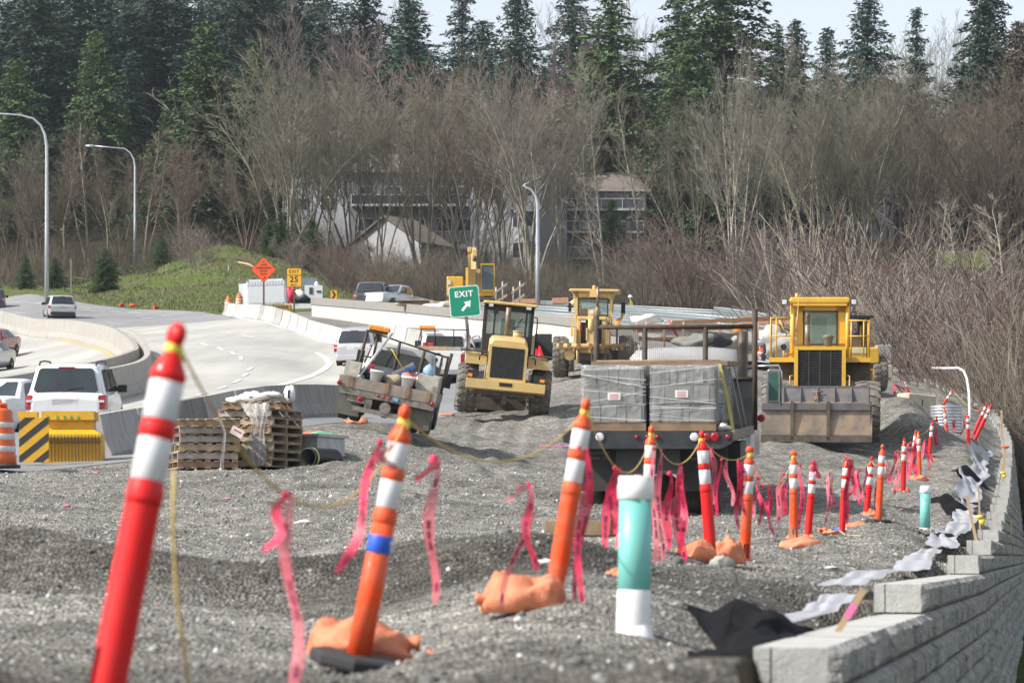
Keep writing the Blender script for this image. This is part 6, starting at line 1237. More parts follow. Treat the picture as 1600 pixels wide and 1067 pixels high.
mb.build("groove", mat("groove_brown", (.16,.085,.02), .7), bd); part(bd, "joint_band", DST, (-.61,.53,-.28,-.24,.44,.46),(-.61,.53,-.28,-.24,.38,.395)); mb = MB()
for i, x in enumerate((-.5,-.33,-.2,-.08,.05)): mb.box(x,x+.03,-.115,-.1,.80,.86)
mb.build("green_marks", mat("green_spray",(.10,.42,.12),.7), t)
# ------------------------------------------------------------------ delineator posts
POR = mat("post_orange", (.80,.070,.010), .5, spec=.22, var=.05, scale=4, dirt=(.42,.22,.14), dscale=5, damt=.6, coat=.04); PRE = mat("post_red", (.68,.008,.010), .5, spec=.22, var=.05, scale=4, dirt=(.4,.1,.08), dscale=3, damt=.25, coat=.2); PWH = mat("reflective_sheet", (.70,.72,.74), .3, var=.05, dirt=(.4,.38,.36), dscale=5, damt=.3); RUB = mat("rubber_base", (.028,.028,.03), .8)
POSTS = {}
def post(key, label, top, bot, d, m=POR, base=False, tie=False, slot=True, hgt=1.07, dd=0.0, sticker=False, extra_len=0):
    """top and bot are the photo pixels of the ball and the foot at distance d (dd: how much nearer or farther the top leans)"""
    b = P(bot[0], bot[1], d); t_ = P(top[0], top[1], d+dd); ax = (t_-b); L_ = ax.length
    k = L_/1.14
    t = thing("delineator_post", label, "delineator post", b, (0,0,0), "leaning delineator posts along the gravel edge"); t.rotation_mode = 'QUATERNION'; t.rotation_quaternion = ax.to_track_quat('Z', 'Y')
    q = MB(); r = .052
    def seg(z0, z1, r0, r1, mi=0): q.lathe([(r0*k, z0*k), (r1*k, z1*k)], n=22, mi=mi)
    # hollow lower part with two slots
    if slot:
        for sx in (-1, 1):
            for half in (-1, 1):
                pass
        n = 24
        for j in range(n):
            a0, a1 = 2*math.pi*j/n, 2*math.pi*(j+1)/n; am = (a0+a1)/2
            cut = abs(math.sin(am)) > .88
            zs = [(.0,.06),(.20,.62)] if cut else [(.0,.62)]
            for z0, z1 in zs:
                rr = lambda z: (.054-.004*z/.62)*k
                q.add([(rr(z0)*math.cos(a0),rr(z0)*math.sin(a0),z0*k),(rr(z0)*math.cos(a1),rr(z0)*math.sin(a1),z0*k),(rr(z1)*math.cos(a1),rr(z1)*math.sin(a1),z1*k),(rr(z1)*math.cos(a0),rr(z1)*math.sin(a0),z1*k)], [(0,1,2,3)], 0, True)
        q.box(-.004*k,.004*k,-.045*k,.045*k,0,.2*k,0)
    else: q.lathe([(.054*k,0),(.050*k,.62*k)], n=24)
    q.lathe([(.050*k,.615*k),(.0525*k,.63*k),(.0525*k,.665*k),(.0475*k,.675*k),(.0475*k,.975*k),(.051*k,.98*k),(.051*k,.995*k),(.022*k,1.055*k),(.016*k,1.065*k),(.016*k,1.085*k)], n=24); q.lathe([(.0475*k,.812*k),(.0505*k,.818*k),(.0505*k,.847*k),(.0475*k,.853*k)], n=24)
    # flattened grab knob
    q.blob((0,0,1.105*k), (.043*k,.026*k,.038*k), 14, 0, 1, .0)
    q.build("tube", m, t)
    for z0, z1 in ((.685,.805),(.86,.97)): w = MB(); w.lathe([(.0475*k,z0*k),(.0490*k,z0*k+.002),(.0490*k,z1*k-.002),(.0475*k,z1*k)], n=24); w.build("reflective_band", PWH, t)
    if sticker: w = MB(); w.lathe([(.0535*k,.485*k),(.0545*k,.487*k),(.0535*k,.56*k),(.0525*k,.562*k)], n=24); s2 = w.build("blue_sticker", mat("sticker_blue",(.02,.10,.55),.4), t); w = MB(); w.box(-.02*k,.045*k,-.060*k,-.050*k,.50*k,.55*k); w.tube([(-.03*k,-.05*k,.53*k),(.0,-.056*k,.545*k),(.02*k,-.056*k,.51*k),(.045*k,-.04*k,.53*k)], .012*k, 6); w.build("sticker_mark", PWH, s2)
    if tie: w = MB(); w.lathe([(.02*k,1.045*k),(.025*k,1.06*k),(.024*k,1.075*k),(.02*k,1.08*k)], n=12); w.blob((.0,-.02*k,1.05*k), (.022*k,.016*k,.026*k), 8, 0, 3, .5); w.build("yellow_knot", YELT, t)
    if base:
        w = MB(); n = 8; w.loft([[(.20*c_*math.cos(2*math.pi*j/n+.4), .20*c_*math.sin(2*math.pi*j/n+.4), z) for j in range(n)] for z, c_ in ((-.03,1),(.0,1),(.02,.9))]); w.build("rubber_base", RUB, t)
    POSTS[key] = (t, t_); return t
post(1, "nearest red delineator post, huge and blurred, cut off by the bottom of the picture", (279,505), (157,1125), 8.6, PRE, tie=True, dd=.1)
post(2, "large blurred orange delineator post with a blue sticker standing in its rubber base", (635,632), (558,1035), 13.2, POR, tie=True, sticker=True, slot=False)
rb = MB(); n = 8; rb.loft([[(.235*c_*math.cos(2*math.pi*j/n)-.02, .20*c_*math.sin(2*math.pi*j/n), z) for j in range(n)] for z, c_ in ((-.02,.96),(-.005,1),(.022,1),(.035,.93))]); o = rb.build("rubber_base", RUB, bpy.data.objects["delineator_post.001"]); o.rotation_euler = (0, R(-3), 0)
post(3, "tall orange delineator post leaning over a salmon sandbag by the first teal pipe", (917,622), (862,950), 16.6, POR, tie=True)
post(4, "orange delineator post partly hidden behind the cap of the first teal pipe", (1018,665), (1008,870), 26.5, POR, tie=True)
post(5, "bright red delineator post between two sandbags in front of the flatbed truck", (1096,673), (1112,881), 27, PRE, tie=True)
post(6, "orange delineator post with a round knob at the flatbed's rear corner", (1172,697), (1163,880), 30, POR, tie=True, dd=-.2)
post(7, "upright orange post, first of a close pair sharing one salmon sandbag", (1240,704), (1240,851), 37, POR, tie=True)
post(8, "red post wrapped in pink at its head, second of the close pair sharing a sandbag", (1272,718), (1261,849), 42, PRE)
post(9, "red post shrouded in pink ribbon standing on its own sandbag", (1323,713), (1315,835), 45, PRE)
post(10, "red post with a clear slot at its foot, before the one on black rubber", (1362,713), (1352,823), 49, PRE)
post(11, "faded orange post standing on a black rubber base with a long dark shadow", (1379,694), (1372,813), 46.5, POR, base=True)
post(12, "red post with yellow knot beside the second teal pipe, ribbons trailing at its side", (1413,684), (1411,772), 61, PRE, tie=True)
post(13, "orange post leaning back in the thick of the pink ribbon tangle", (1431,672), (1424,737), 75, POR)
post(14, "orange-red post with yellow knot in front of the ribbon tangle, on a salmon sandbag", (1435,674), (1437,750), 71, POR, tie=True)
post(15, "red post standing ahead of the ribbon tangle with an orange sandbag at its foot", (1457,656), (1451,721), 80, PRE)
post(16, "dark red slotted post just behind the post with the orange sandbag", (1464,650), (1459,711), 86, PRE)
post(17, "thin bright orange post leaning in front of the corrugated culvert", (1475,636), (1483,699), 87, POR, tie=True)
post(18, "red post standing alone between the culvert and the wall fabric", (1512,644), (1514,708), 84, PRE)
post(19, "red post tilted hard towards the thicket, the front one of two", (1550,631), (1523,687), 88, PRE)
post(20, "red slotted post tilted hard behind its twin beside the thicket", (1543,629), (1521,678), 91, PRE)
post(21, "red post tipped far over behind the corrugated culvert", (1490,608), (1465,645), 98, PRE)
post(22, "red post stump leaning behind the tilted concrete block", (1412,592), (1424,622), 112, PRE)
# sandbags at their feet
def sbag(px, py, d, label, rz=0, s=1.0, seed=1, m=None, hh=.17, neck=True):
    p = P(px, py, d); return sandbag(label, p, R(rz), .58*s, .36*s, hh*s, m, seed, neck=neck)
sbag(575, 1030, 13.45, "salmon sandbag draped over the rubber base of the post with the blue sticker", 12, .78, 31, hh=.22)
sbag(535, 1025, 13.5, "salmon sandbag standing up behind the post with the blue sticker", 178, .50, 36, hh=.34, neck=False)
sbag(656, 1055, 12.9, "small twisted neck of salmon sandbag lying before the blue-stickered post", 4, .38, 32, hh=.12)
sbag(810, 957, 16.3, "large salmon sandbag at the foot of the tall leaning orange post", 178, .80, 33, hh=.26)
sbag(968, 922, 20.5, "salmon sandbag peeping out behind the first teal pipe", 10, .55, 34, hh=.25)
sbag(1082, 880, 26.8, "salmon sandbag leaning against the bright red post, next to the grey rock", 172, .68, 35, hh=.27)
sbag(1133, 881, 27.3, "pointed salmon sandbag wedged between the bright red and the round-knobbed post", 5, .62, 37, hh=.36, neck=False)
sbag(1258, 862, 36.2, "long salmon sandbag lying across the feet of the close pair of posts", 2, 1.0, 38, hh=.17)
sbag(1248, 848, 38.5, "salmon sandbag behind the feet of the close pair of posts", 10, .6, 39)
sbag(1297, 835, 44.5, "salmon sandbag with a bunched neck beside the ribbon-shrouded post", 182, .55, 40)
sbag(1338, 828, 47.5, "rounded salmon sandbag before the red post with the clear slot", 3, .75, 41, neck=False)
sbag(1362, 810, 49, "salmon sandbag propped behind the post on the black rubber base", 3, .5, 42, hh=.3, neck=False)
sbag(1408, 770, 62, "small orange sandbag at the foot of the red post by the second teal pipe", 185, .6, 43)
sbag(1436, 753, 70.3, "salmon sandbag under the orange-red post in front of the ribbon tangle", 4, .8, 44, hh=.2)
sbag(1428, 736, 75, "orange sandbag low behind the ribbon tangle", 4, .5, 45)
sbag(1460, 725, 79, "round salmon sandbag ahead of the ribbon tangle", 3, .62, 46, hh=.24, neck=False)
sbag(1508, 688, 89, "orange sandbag between the culvert and the two hard-tilted posts", 185, .75, 47)
# ------------------------------------------------------------------ yellow rope spans and pink flagging
ROPE = mat("yellow_rope", (.58,.42,.13), .8, var=.3, scale=60); PINK = mat("pink_flagging", (.66,.020,.085), .5, var=.45, scale=9, trans=0, alpha=.8); PINKD = mat("flagging_print", (.16,.01,.05), .6); PINKL = mat("pale_pink_flagging", (.76,.14,.20), .5, var=.35, scale=6, alpha=.62)
def rope(a, b, sag, label, r=.0045, mid=None):
    A_, B_ = POSTS[a][1] if isinstance(a, int) else a, POSTS[b][1] if isinstance(b, int) else b
    A_ = A_-Vector((0,0,.06)); B_ = B_-Vector((0,0,.06)); pts = []
    for i in range(25):
        u = i/24; q = A_.lerp(B_, u); q.z -= sag*4*u*(1-u); pts.append(q)
    mb = MB(); mb.tube(pts, r, 6); o = mb.build("rope", ROPE); tag(o, label, "rope", "yellow ropes strung between the posts"); return pts
def flag(p, lens, label, seed, w=.028, printed=True, blow=.0, m=None, knot=True):
    """a bunch of flagging strips tied at p; lens: [(length, sideways drift, sideways start)]"""
    t = thing("flagging_ribbon", label, "flagging ribbon", p, group="pink flagging ribbons along the rope"); rnd = random.Random(seed)
    if knot: mb = MB(); mb.blob((0,0,0), (w*.5,w*.45,w*.55), 8, 0, seed, .4); mb.build("knot", PINK, t)
    for li, (L_, drift, x0) in enumerate(lens):
        n = 14; ph = rnd.uniform(0,6); tw = rnd.uniform(1.0,2.6); L2 = []; pr = MB(); st = MB(); g = []
        for i in range(n+1):
            u = i/n; a = math.sin(u*tw*2+ph)*.9; ww = w*(.35+.65*min(1,u*4))*(1 if u < .9 else 1-(u-.9)*6)
            c = Vector((x0+drift*u**1.2+.02*math.sin(u*7+ph)+blow*u, -.01*li+.03*math.sin(u*5+ph*2), -L_*u))
            dx = Vector((math.cos(a), math.sin(a)*.8, .08)); g.append([c-dx*ww, c-dx*ww*.33, c+dx*ww*.33, c+dx*ww])
        st.sheet([[tuple(q) for q in row] for row in g]); s_ = st.build("strip", m or (PINK if rnd.random() < .68 else PINKL), t)
        if printed:
            for i in range(2, n-1):
                if (i//3) % 2 == 0 and L_ > .2:
                    q0, q1 = g[i], g[i+1]; e = Vector((0,-.003,0)); pr.add([q0[1]+e, q0[2]+e, q1[2]*.8+q0[2]*.2+e, q1[1]*.8+q0[1]*.2+e], [(0,1,2,3)])
                    pr.add([q0[1]-e, q0[2]-e, q1[2]*.8+q0[2]*.2-e, q1[1]*.8+q0[1]*.2-e], [(0,1,2,3)])
            if pr.v: pr.build("print", PINKD, s_)
    return t
def near_pt(px, py, d): return P(px, py, d)
# ropes
r12 = rope(1, 2, .40, "blurred yellow rope sagging between the huge red post and the blue-stickered post")
r23 = rope(2, 3, .22, "yellow rope running from the blue-stickered post to the tall leaning orange post")
r34 = rope(3, 4, .33, "yellow rope dipping between the tall leaning post and the one behind the teal pipe")
r45 = rope(4, 5, .24, "yellow rope looping behind the first teal pipe to the bright red post")
r56 = rope(5, 6, .12, "yellow rope from the bright red post to the round-knobbed post")
r67 = rope(6, 7, .32, "yellow rope from the round-knobbed post to the close pair of posts")
r78 = rope(7, 8, .10, "short yellow rope joining the close pair of posts"); r89 = rope(8, 9, .30, "yellow rope from the close pair to the ribbon-shrouded post")
r910 = rope(9, 10, .12, "yellow rope between the ribbon-shrouded post and the slotted red post"); r1011 = rope(10, 11, .15, "short yellow rope reaching the post on the rubber base"); r1112 = rope(11, 12, .35, "yellow rope from the rubber-based post to the one by the second teal pipe")
r1214 = rope(12, 14, .2, "yellow rope running into the ribbon tangle"); r1415 = rope(14, 15, .1, "yellow rope leaving the ribbon tangle towards the culvert"); r1921 = rope(21, P(1519,635,95), .05, "slack yellow rope from the tipped post over the culvert to a pink knot"); r2119 = rope(P(1519,635,95), 20, .12, "yellow rope from the pink knot to the hard-tilted posts"); rope(P(1386,588,112), 22, .05, "yellow rope from the big loader to the stump-like red post")
mb = MB(); mb.tube([P(272,735,9.2),P(270,820,9.25),P(276,930,9.3),P(296,1080,9.4)], .005, 6); tag(mb.build("rope", ROPE), "loose end of yellow rope hanging beside the huge red post", "rope", "yellow ropes strung between the posts")
# bunches: (px, py, d, strips, label)
FL = [
 (447,772,9.6,[(.60,.01,.012),(.17,-.055,0)],"long pink ribbon hanging alone between the two blurred posts",.022),
 (594,690,11.6,[(.48,-.15,0),(.10,.01,.02)],"pink ribbon slanting down beside the blue-stickered post",.022),
 (679,715,13.6,[(.62,-.015,0),(.10,-.06,0)],"single long printed pink ribbon behind the blue-stickered post",.026),
 (905,700,16.2,[(.85,-.02,.02),(.80,-.07,.05)],"long pink ribbon hanging down the front of the tall leaning post",.02),
 (826,757,15.6,[(.62,-.16,.02),(.42,.03,-.01),(.08,-.04,-.04)],"pair of crossing pink ribbons over the large salmon sandbag",.022),
 (961,730,24,[(.85,-.14,0),(.60,-.01,.03),(.5,.0,-.02)],"bunch of pink ribbons hanging just beyond the tall leaning post",.036),
 (1022,700,25.8,[(1.15,.0,0),(.9,.02,.04)],"pink ribbons hanging down behind the first teal pipe",.028),
 (1046,740,26.4,[(.62,-.02,0),(.75,.06,.05),(.45,.0,.1)],"pale pink ribbons in the dip of the rope before the bright red post",.04),
 (1063,728,26.6,[(.85,-.04,.03),(.6,.03,0)],"printed pink ribbons touching the bright red post",.032),
 (1112,702,28,[(.48,.02,0)],"short pink ribbon close behind the bright red post",.03),
 (1128,718,29,[(.52,-.05,-.02),(.42,.06,.04)],"two pink ribbons apart in the middle of the span before the round-knobbed post",.024),
 (1154,722,29.5,[(.62,.0,0),(.5,.03,.03)],"pink ribbons hanging against the round-knobbed post",.032),
 (1180,735,30.4,[(.45,-.03,.02)],"pink ribbon falling behind the round-knobbed post",.028),
 (1192,758,32,[(.40,.03,-.04),(.5,.05,.05),(.32,-.03,.07)],"ribbon bunch in the open gap after the round-knobbed post",.026),
 (1224,740,35,[(.55,-.05,-.02),(.45,-.03,.03)],"ribbons on the near side of the close pair of posts",.036),
 (1251,728,38,[(.75,.0,0)],"pink ribbon hanging between the close pair of posts",.03),
 (1296,740,43,[(.70,-.04,0),(.45,.03,.02)],"tight ribbon bunch hanging halfway between the close pair and the shrouded post",.036),
 (1326,718,44.8,[(.9,-.05,0),(.8,-.08,.02),(.55,.05,.04)],"ribbons shrouding the red post on its own sandbag",.045),
 (1271,722,41.5,[(.20,-.04,0),(.22,.05,.01)],"ribbon ends wrapped round the head of the close pair's red post",.05),
 (1342,735,48,[(.50,.02,0),(.4,-.12,-.02)],"ribbons hanging before the slotted red post",.036),
 (1353,730,48.5,[(.45,-.02,0)],"narrow ribbon brushing the slotted red post",.03),
 (1371,728,47.5,[(.72,-.03,0),(.5,.02,.03)],"ribbons between the slotted post and the rubber-based post",.034),
 (1383,705,46.6,[(.45,.01,0)],"dark pink ribbon beside the knob of the rubber-based post",.03),
 (1404,705,60,[(.85,-.08,0),(.6,-.12,-.05)],"ribbons streaming at the side of the post by the second teal pipe",.04),
 (1397,745,62,[(.22,.03,0)],"small magenta ribbon end just before the post by the second teal pipe",.03),
 (1423,692,68,[(.95,-.10,0),(.8,-.22,-.05),(.7,.02,.08)],"near edge of the pink ribbon tangle",.05),
 (1432,684,72,[(.9,-.2,0),(.6,-.3,.02),(.95,-.02,.05)],"middle of the pink ribbon tangle",.055),
 (1446,688,75,[(.8,.12,0),(.5,.2,-.04),(.6,-.2,0)],"far edge of the pink ribbon tangle",.05),
 (1462,668,83,[(.9,.15,0),(.7,-.05,.02)],"ribbons falling from the red post ahead of the culvert",.04),
 (1474,668,86,[(.7,.12,-.06),(.6,-.05,0)],"ribbons around the thin bright orange post",.04),
 (1490,655,88,[(.35,.04,0),(.3,-.03,.02)],"pink ribbon bunch hanging over the culvert's ribs",.035),
 (1508,650,85,[(.5,-.1,0)],"pink ribbon on the lone red post between culvert and wall",.035),
 (1520,636,93,[(.14,.3,0),(.16,.45,.05),(.10,.2,0)],"ribbon knot stretched along the rope towards the thicket",.04),
 (1538,640,91,[(.4,-.25,0),(.5,-.1,.04)],"ribbons tied below the knobs of the hard-tilted posts",.04),
 (1388,590,112,[(.06,.05,0)],"small red ribbon knot at the big loader's rear tyre",.05),
 (1398,600,112,[(.35,.35,0),(.3,.5,.05),(.6,-.05,0)],"magenta ribbons draped towards the stump-like red post",.05),
]
for i, (px, py, d, ls, lb, w_) in enumerate(FL): flag(P(px, py, d), ls, lb, i+11, w_)
# ------------------------------------------------------------------ street lamps and posts
LAMPM = mat("lamp_galvanised", (.46,.49,.53), .4, .5, var=.1, scale=3)
def street_lamp(label, px, d, base_py, top_py, arm, lum=True, r=.10):
    b = P(px, base_py, d); s = d/F; t = thing("street_lamp", label, "street lamp", b, (0,0,0), "curved-arm street lamps"); Ht = (base_py-top_py)*s
    pts = [(0,0,-.5),(0,0,Ht*.35),(0,0,Ht*.82),(-.12,0,Ht*.885),(-.45,0,Ht*.94),(-1.0,0,Ht*.975)]+[(a*s,0,Ht*z) for a, z in arm]
    k = len(pts); tubes(t, "pole", LAMPM, (pts[:3]+pts[3:], [r*1.25, r*1.1, r*.85, r*.72, r*.62, r*.55]+[r*.45]*(k-6)), n=12)
    if lum: x = arm[-1][0]*s; z = Ht*arm[-1][1]; mb = MB(); mb.loft([[(x+.1,-.12,z-.08),(x+.1,.12,z-.08),(x+.1,.12,z+.08),(x+.1,-.12,z+.08)],[(x-.35,-.16,z-.10),(x-.35,.16,z-.10),(x-.35,.13,z+.11),(x-.35,-.13,z+.11)],[(x-.68,-.09,z-.05),(x-.68,.09,z-.05),(x-.68,.07,z+.06),(x-.68,-.07,z+.06)]]); mb.build("lamp_head", LAMPM, t)
    return t
street_lamp("tallest street lamp, its curved arm running out of the picture over the silver SUV", 73, 232, 468, 178, [(-42,.993),(-72,1.0),(-110,1.0)], True, .13)
street_lamp("shorter-looking street lamp with its whole head in view, rising from the grassy bank", 211, 300, 410, 228, [(-38,.985),(-66,1.0)], True, .12)
street_lamp("street lamp rising behind the white bridge wall among the bare trees", 840, 222, 480, 285, [(-13,1.0)], False, .13)
mb = MB(); mb.box(-.06,.06,-.06,.06,-.4,2.9); o = mb.build("marker_post", mat("grey_wood_post",(.20,.17,.14),.9,var=.2)); o.location = P(111,464,245); tag(o, "thin grey wooden post standing on the bank beside the tallest lamp", "post")
mb = MB(); mb.box(-.03,.03,-.03,.03,-.1,.75); o = mb.build("marker_post", WHITEP); o.location = P(357,428,262); tag(o, "tiny white marker post on the grass mound", "post")
mb = MB(); mb.tube([P(373,410,238), P(388,413,236), P(398,418,235)], .09, 6); tag(mb.build("broken_branch", mat("peeled_wood",(.40,.25,.16),.8)), "pale broken branch beside the orange sign", "branch")
# ------------------------------------------------------------------ signs
def plate(t, name, poly, m, y=0, th=.012, parent=None): mb = MB(); mb.prism(poly, y, y+th, 'y'); return mb.build(name, m, parent or t)
def rrect(w_, h, r=.05, cz=0): return [(x+sx*0, z) for sx, x, z in [(0,-w_/2+r,cz-h/2),(0,w_/2-r,cz-h/2),(0,w_/2,cz-h/2+r),(0,w_/2,cz+h/2-r),(0,w_/2-r,cz+h/2),(0,-w_/2+r,cz+h/2),(0,-w_/2,cz+h/2-r),(0,-w_/2,cz-h/2+r)]]
SGO = mat("sign_orange", (.85,.10,.015), .45, var=.02); SGK = mat("sign_black", (.015,.015,.018), .5); SGY = mat("sign_yellow", (.78,.40,.015), .45, var=.03); SGG = mat("sign_green", (0.0,.235,.135), .4, var=.03); SGW = mat("sign_white", (.78,.80,.80), .4, var=.02); WPOST = mat("brown_sign_post", (.13,.075,.05), .85, var=.2)
d = 206; s = d/F; t = thing("construction_sign", "orange diamond road works sign on a brown post before the white trailer", "sign", P(412,488,d)); zc = (488-421.5)*s; a = .84
part(t, "post", WPOST, (-.055,.055,.02,.12,-.3,zc+.3)); plate(t, "sign_border", [(0,zc-a),(a,zc),(0,zc+a),(-a,zc)], SGK, 0, .012); a2 = a-.045; pl = plate(t, "sign_face", [(0,zc-a2),(a2,zc),(0,zc+a2),(-a2,zc)], SGO, -.006, .01)
for w_, z, sz in (("W",.50,.16),("LAKE",.31,.19),("SAMMAMISH",.11,.17),("PKWY",-.09,.19),("EXIT",-.29,.19)): text(w_, sz, SGK, pl, Matrix.Translation((0,-.010,zc+z)) @ FACE, bold=.004, spacing=1.05)
def arrow(t, cx, cz, L_, m, y, ang=45, w_=.16, hw=.42, hl=.42, name="arrow"):
    pts = [(-L_/2,-L_*w_/2),(L_/2-L_*hl,-L_*w_/2),(L_/2-L_*hl,-L_*hw/2*1.2),(L_/2,0),(L_/2-L_*hl,L_*hw/2*1.2),(L_/2-L_*hl,L_*w_/2),(-L_/2,L_*w_/2)]; c_, s_ = math.cos(R(ang)), math.sin(R(ang)); mb = MB(); mb.prism([(cx+x*c_-z*s_, cz+x*s_+z*c_) for x, z in pts], y-.004, y, 'y'); return mb.build(name, m, t)
arrow(pl, .04, zc-.53, .26, SGK, -.009)
d = 192; s = d/F; t = thing("advisory_sign", "yellow EXIT 25 advisory speed sign on a brown post", "sign", P(459.5,493,d)); part(t, "post", WPOST, (-.05,.05,.02,.10,-.2,(493-430)*s)); zz = (493-433.5)*s
w1 = .90
plate(t, "sign_border", rrect(w1,.42,.04,zz+.345), SGK); p1 = plate(t, "exit_panel", rrect(w1-.04,.38,.035,zz+.345), SGY, -.006); plate(t, "sign_border", rrect(w1,.70,.04,zz-.22), SGK); p2 = plate(t, "speed_panel", rrect(w1-.04,.66,.035,zz-.22), SGY, -.006)
text("EXIT", .27, SGK, p1, Matrix.Translation((0,-.01,zz+.345)) @ FACE, bold=.004, spacing=1.15); text("25", .50, SGK, p2, Matrix.Translation((0,-.01,zz-.13)) @ FACE, bold=.012, spacing=1.1); text("M.P.H.", .15, SGK, p2, Matrix.Translation((0,-.01,zz-.45)) @ FACE, bold=.003)
d = 210; s = d/F; t = thing("chevron_sign", "small yellow chevron sign above the end of the bridge wall", "sign", P(521.5,472,d)); part(t, "post", WPOST, (-.04,.04,.02,.08,-.8,.5)); plate(t, "sign_border", rrect(.46,.62,.03,.47), SGK); p3 = plate(t, "sign_face", rrect(.43,.59,.03,.47), SGY, -.006); mb = MB(); mb.prism([(-.15,.72),(.0,.72),(.15,.47),(.0,.22),(-.15,.22),(.0,.47)], -.010,-.005,'y'); mb.build("chevron", SGK, p3)
d = 118; s = d/F; t = thing("exit_sign", "green EXIT sign with a white arrow, tilted on a wooden post", "sign", P(733,545,d), (0,R(-5),0)); zc = (545-470.5)*s; part(t, "post", mat("grey_timber_post",(.20,.17,.15),.9), (-.06,.06,.03,.12,-.2,zc)); plate(t, "sign_border", rrect(1.11,1.13,.07,zc), SGW, 0, .015).location = (-.02,0,0); pf = plate(t, "sign_face", rrect(1.05,1.07,.06,zc), SGG, -.006, .012); pf.location = (-.02,0,0)
text("EXIT", .30, SGW, pf, Matrix.Translation((0,-.012,zc+.26)) @ FACE, bold=.009, spacing=1.15, thick=.004); arrow(pf, .06, zc-.16, .50, SGW, -.009, 45, .19, .52, .45)
# ------------------------------------------------------------------ white trailer, skip, service truck
d = 226; t = thing("white_trailer", "white box trailer with ribbed edge panels parked behind the far barriers", "trailer", P(412,487,d), (R(1),R(-2.2),R(0))); WT = mat("trailer_white", (.74,.76,.80), .5, var=.04, dirt=(.5,.5,.5), dscale=3, damt=.3); WT2 = mat("trailer_panel", (.66,.68,.72), .55, var=.03)
mb = MB(); mb.box(-1.15,1.60,0,2.4,.15,2.28); mb.box(-1.72,-1.15,.3,2.0,.15,2.05); mb.build("box_body", WT, t); part(t, "side_panel", WT2, (-1.05,1.50,-.03,.0,.62,1.80)); mb = MB()
for i in range(13): x = -1.10+i*.21; mb.box(x,x+.12,-.05,-.003,1.86,2.2); mb.box(x,x+.12,-.05,-.003,.2,.55)
mb.build("ribbed_edge", WT, t); part(t, "dark_window", GLASS, (-1.76,-1.66,.25,.3,1.05,1.45)); part(t, "side_mirror", TRIM, (-1.82,-1.74,.2,.28,.55,.95)); part(t, "corner_cap", mat("corner_brown",(.2,.12,.08),.8), (1.45,1.58,-.06,-.01,2.16,2.27),(-1.12,-1.0,-.06,-.01,2.16,2.27))
d = 203; t = thing("yellow_skip", "yellow ribbed metal skip behind the far barriers", "skip", P(439,491,d)); mb = MB(); mb.loft([[(-.62,0,.0),(.58,0,.0),(.58,1.2,.0),(-.62,1.2,.0)],[(-.70,-.1,.55),(.62,-.1,.62),(.62,1.3,.62),(-.70,1.3,.55)]]); mb.build("bin", CATB, t); mb = MB()
for i in range(6): mb.box(-.5+i*.17,-.42+i*.17,-.14,-.05,.40,.55)
mb.build("slot", DST, t); mb = MB(); mb.prism([(-1.4,.0),(-.65,.0),(-.9,.35),(-1.25,.5)], .1, .5, 'y'); mb.build("dark_chute", DST, t)
d = 216; t = thing("service_truck", "white service truck with a red load behind the end of the bridge wall", "truck", P(482,492,d), (0,0,R(4))); part(t, "box_body", WT, (-.25,.95,.0,1.6,1.15,2.0)); part(t, "dark_door", GLASS, (.05,.30,-.03,0,1.4,1.85)); part(t, "dark_hatch", GLASS, (.55,.85,-.03,0,1.5,1.65)); part(t, "windscreen", mat("truck_glass",(.16,.19,.21),.1), (-1.05,.6,1.0,1.1,1.95,2.6)); part(t, "bumper", WT, (-1.6,.3,-.2,0,.35,.75)); part(t, "chassis", TRIM, (-1.3,.8,.1,3.5,.3,1.1)); mb = MB(); mb.blob((-1.15,.0,1.35),(.32,.3,.55),12,0,2,.4); mb.build("red_load", mat("red_tarp",(.50,.02,.06),.6), t); mb = MB(); mb.blob((-.6,.0,1.35),(.35,.25,.3),12,0,5,.5); mb.build("white_load", WHITEB, t); mb = MB(); mb.blob((-.35,-.1,1.15),(.35,.25,.2),12,0,7,.4); mb.build("blue_load", mat("navy_tarp",(.04,.05,.08)), t); mb = MB(); mb.lathe([(.15,0),(.13,.2),(.05,.3)], (.55,.5,2.0), n=12); mb.build("water_bottle", WPVC, t)
for x in (-1.0,.7): wheel(t, (x,1.0,.4), .4, .25)
for i, (px, py, lb) in enumerate([(190,479,"orange cone lying on the verge below the grass bank"),(205,480,"orange scrap on the verge just beyond the lying cone"),(240,483,"tiny orange marker on the verge nearest the far barriers")]):
    p = hit(px, py); c = thing("traffic_cone", lb, "cone", p+Vector((0,0,.1)), (R(80),0,i)); mb = MB(); mb.lathe([(.20,0),(.16,.04),(.05,.5)], n=14); mb.build("cone_body", POR, c)
c = thing("traffic_cone", "orange cones with white collars stacked beside the road grader's tyre", "cone", P(840,573,97), (0,R(-6),0)); mb = MB(); mb.lathe([(.20,0),(.17,.04),(.03,.56)], n=16); mb.lathe([(.16,.1),(.13,.2),(.02,.62)], (.12,-.05,0), n=16); mb.build("cone_body", PRE, c); mb = MB(); mb.lathe([(.115,.20),(.083,.33)], (0,0,0), n=16); mb.lathe([(.12,.25),(.085,.38)], (-.10,-.10,-.05), n=16); mb.build("white_collar", PWH, c)
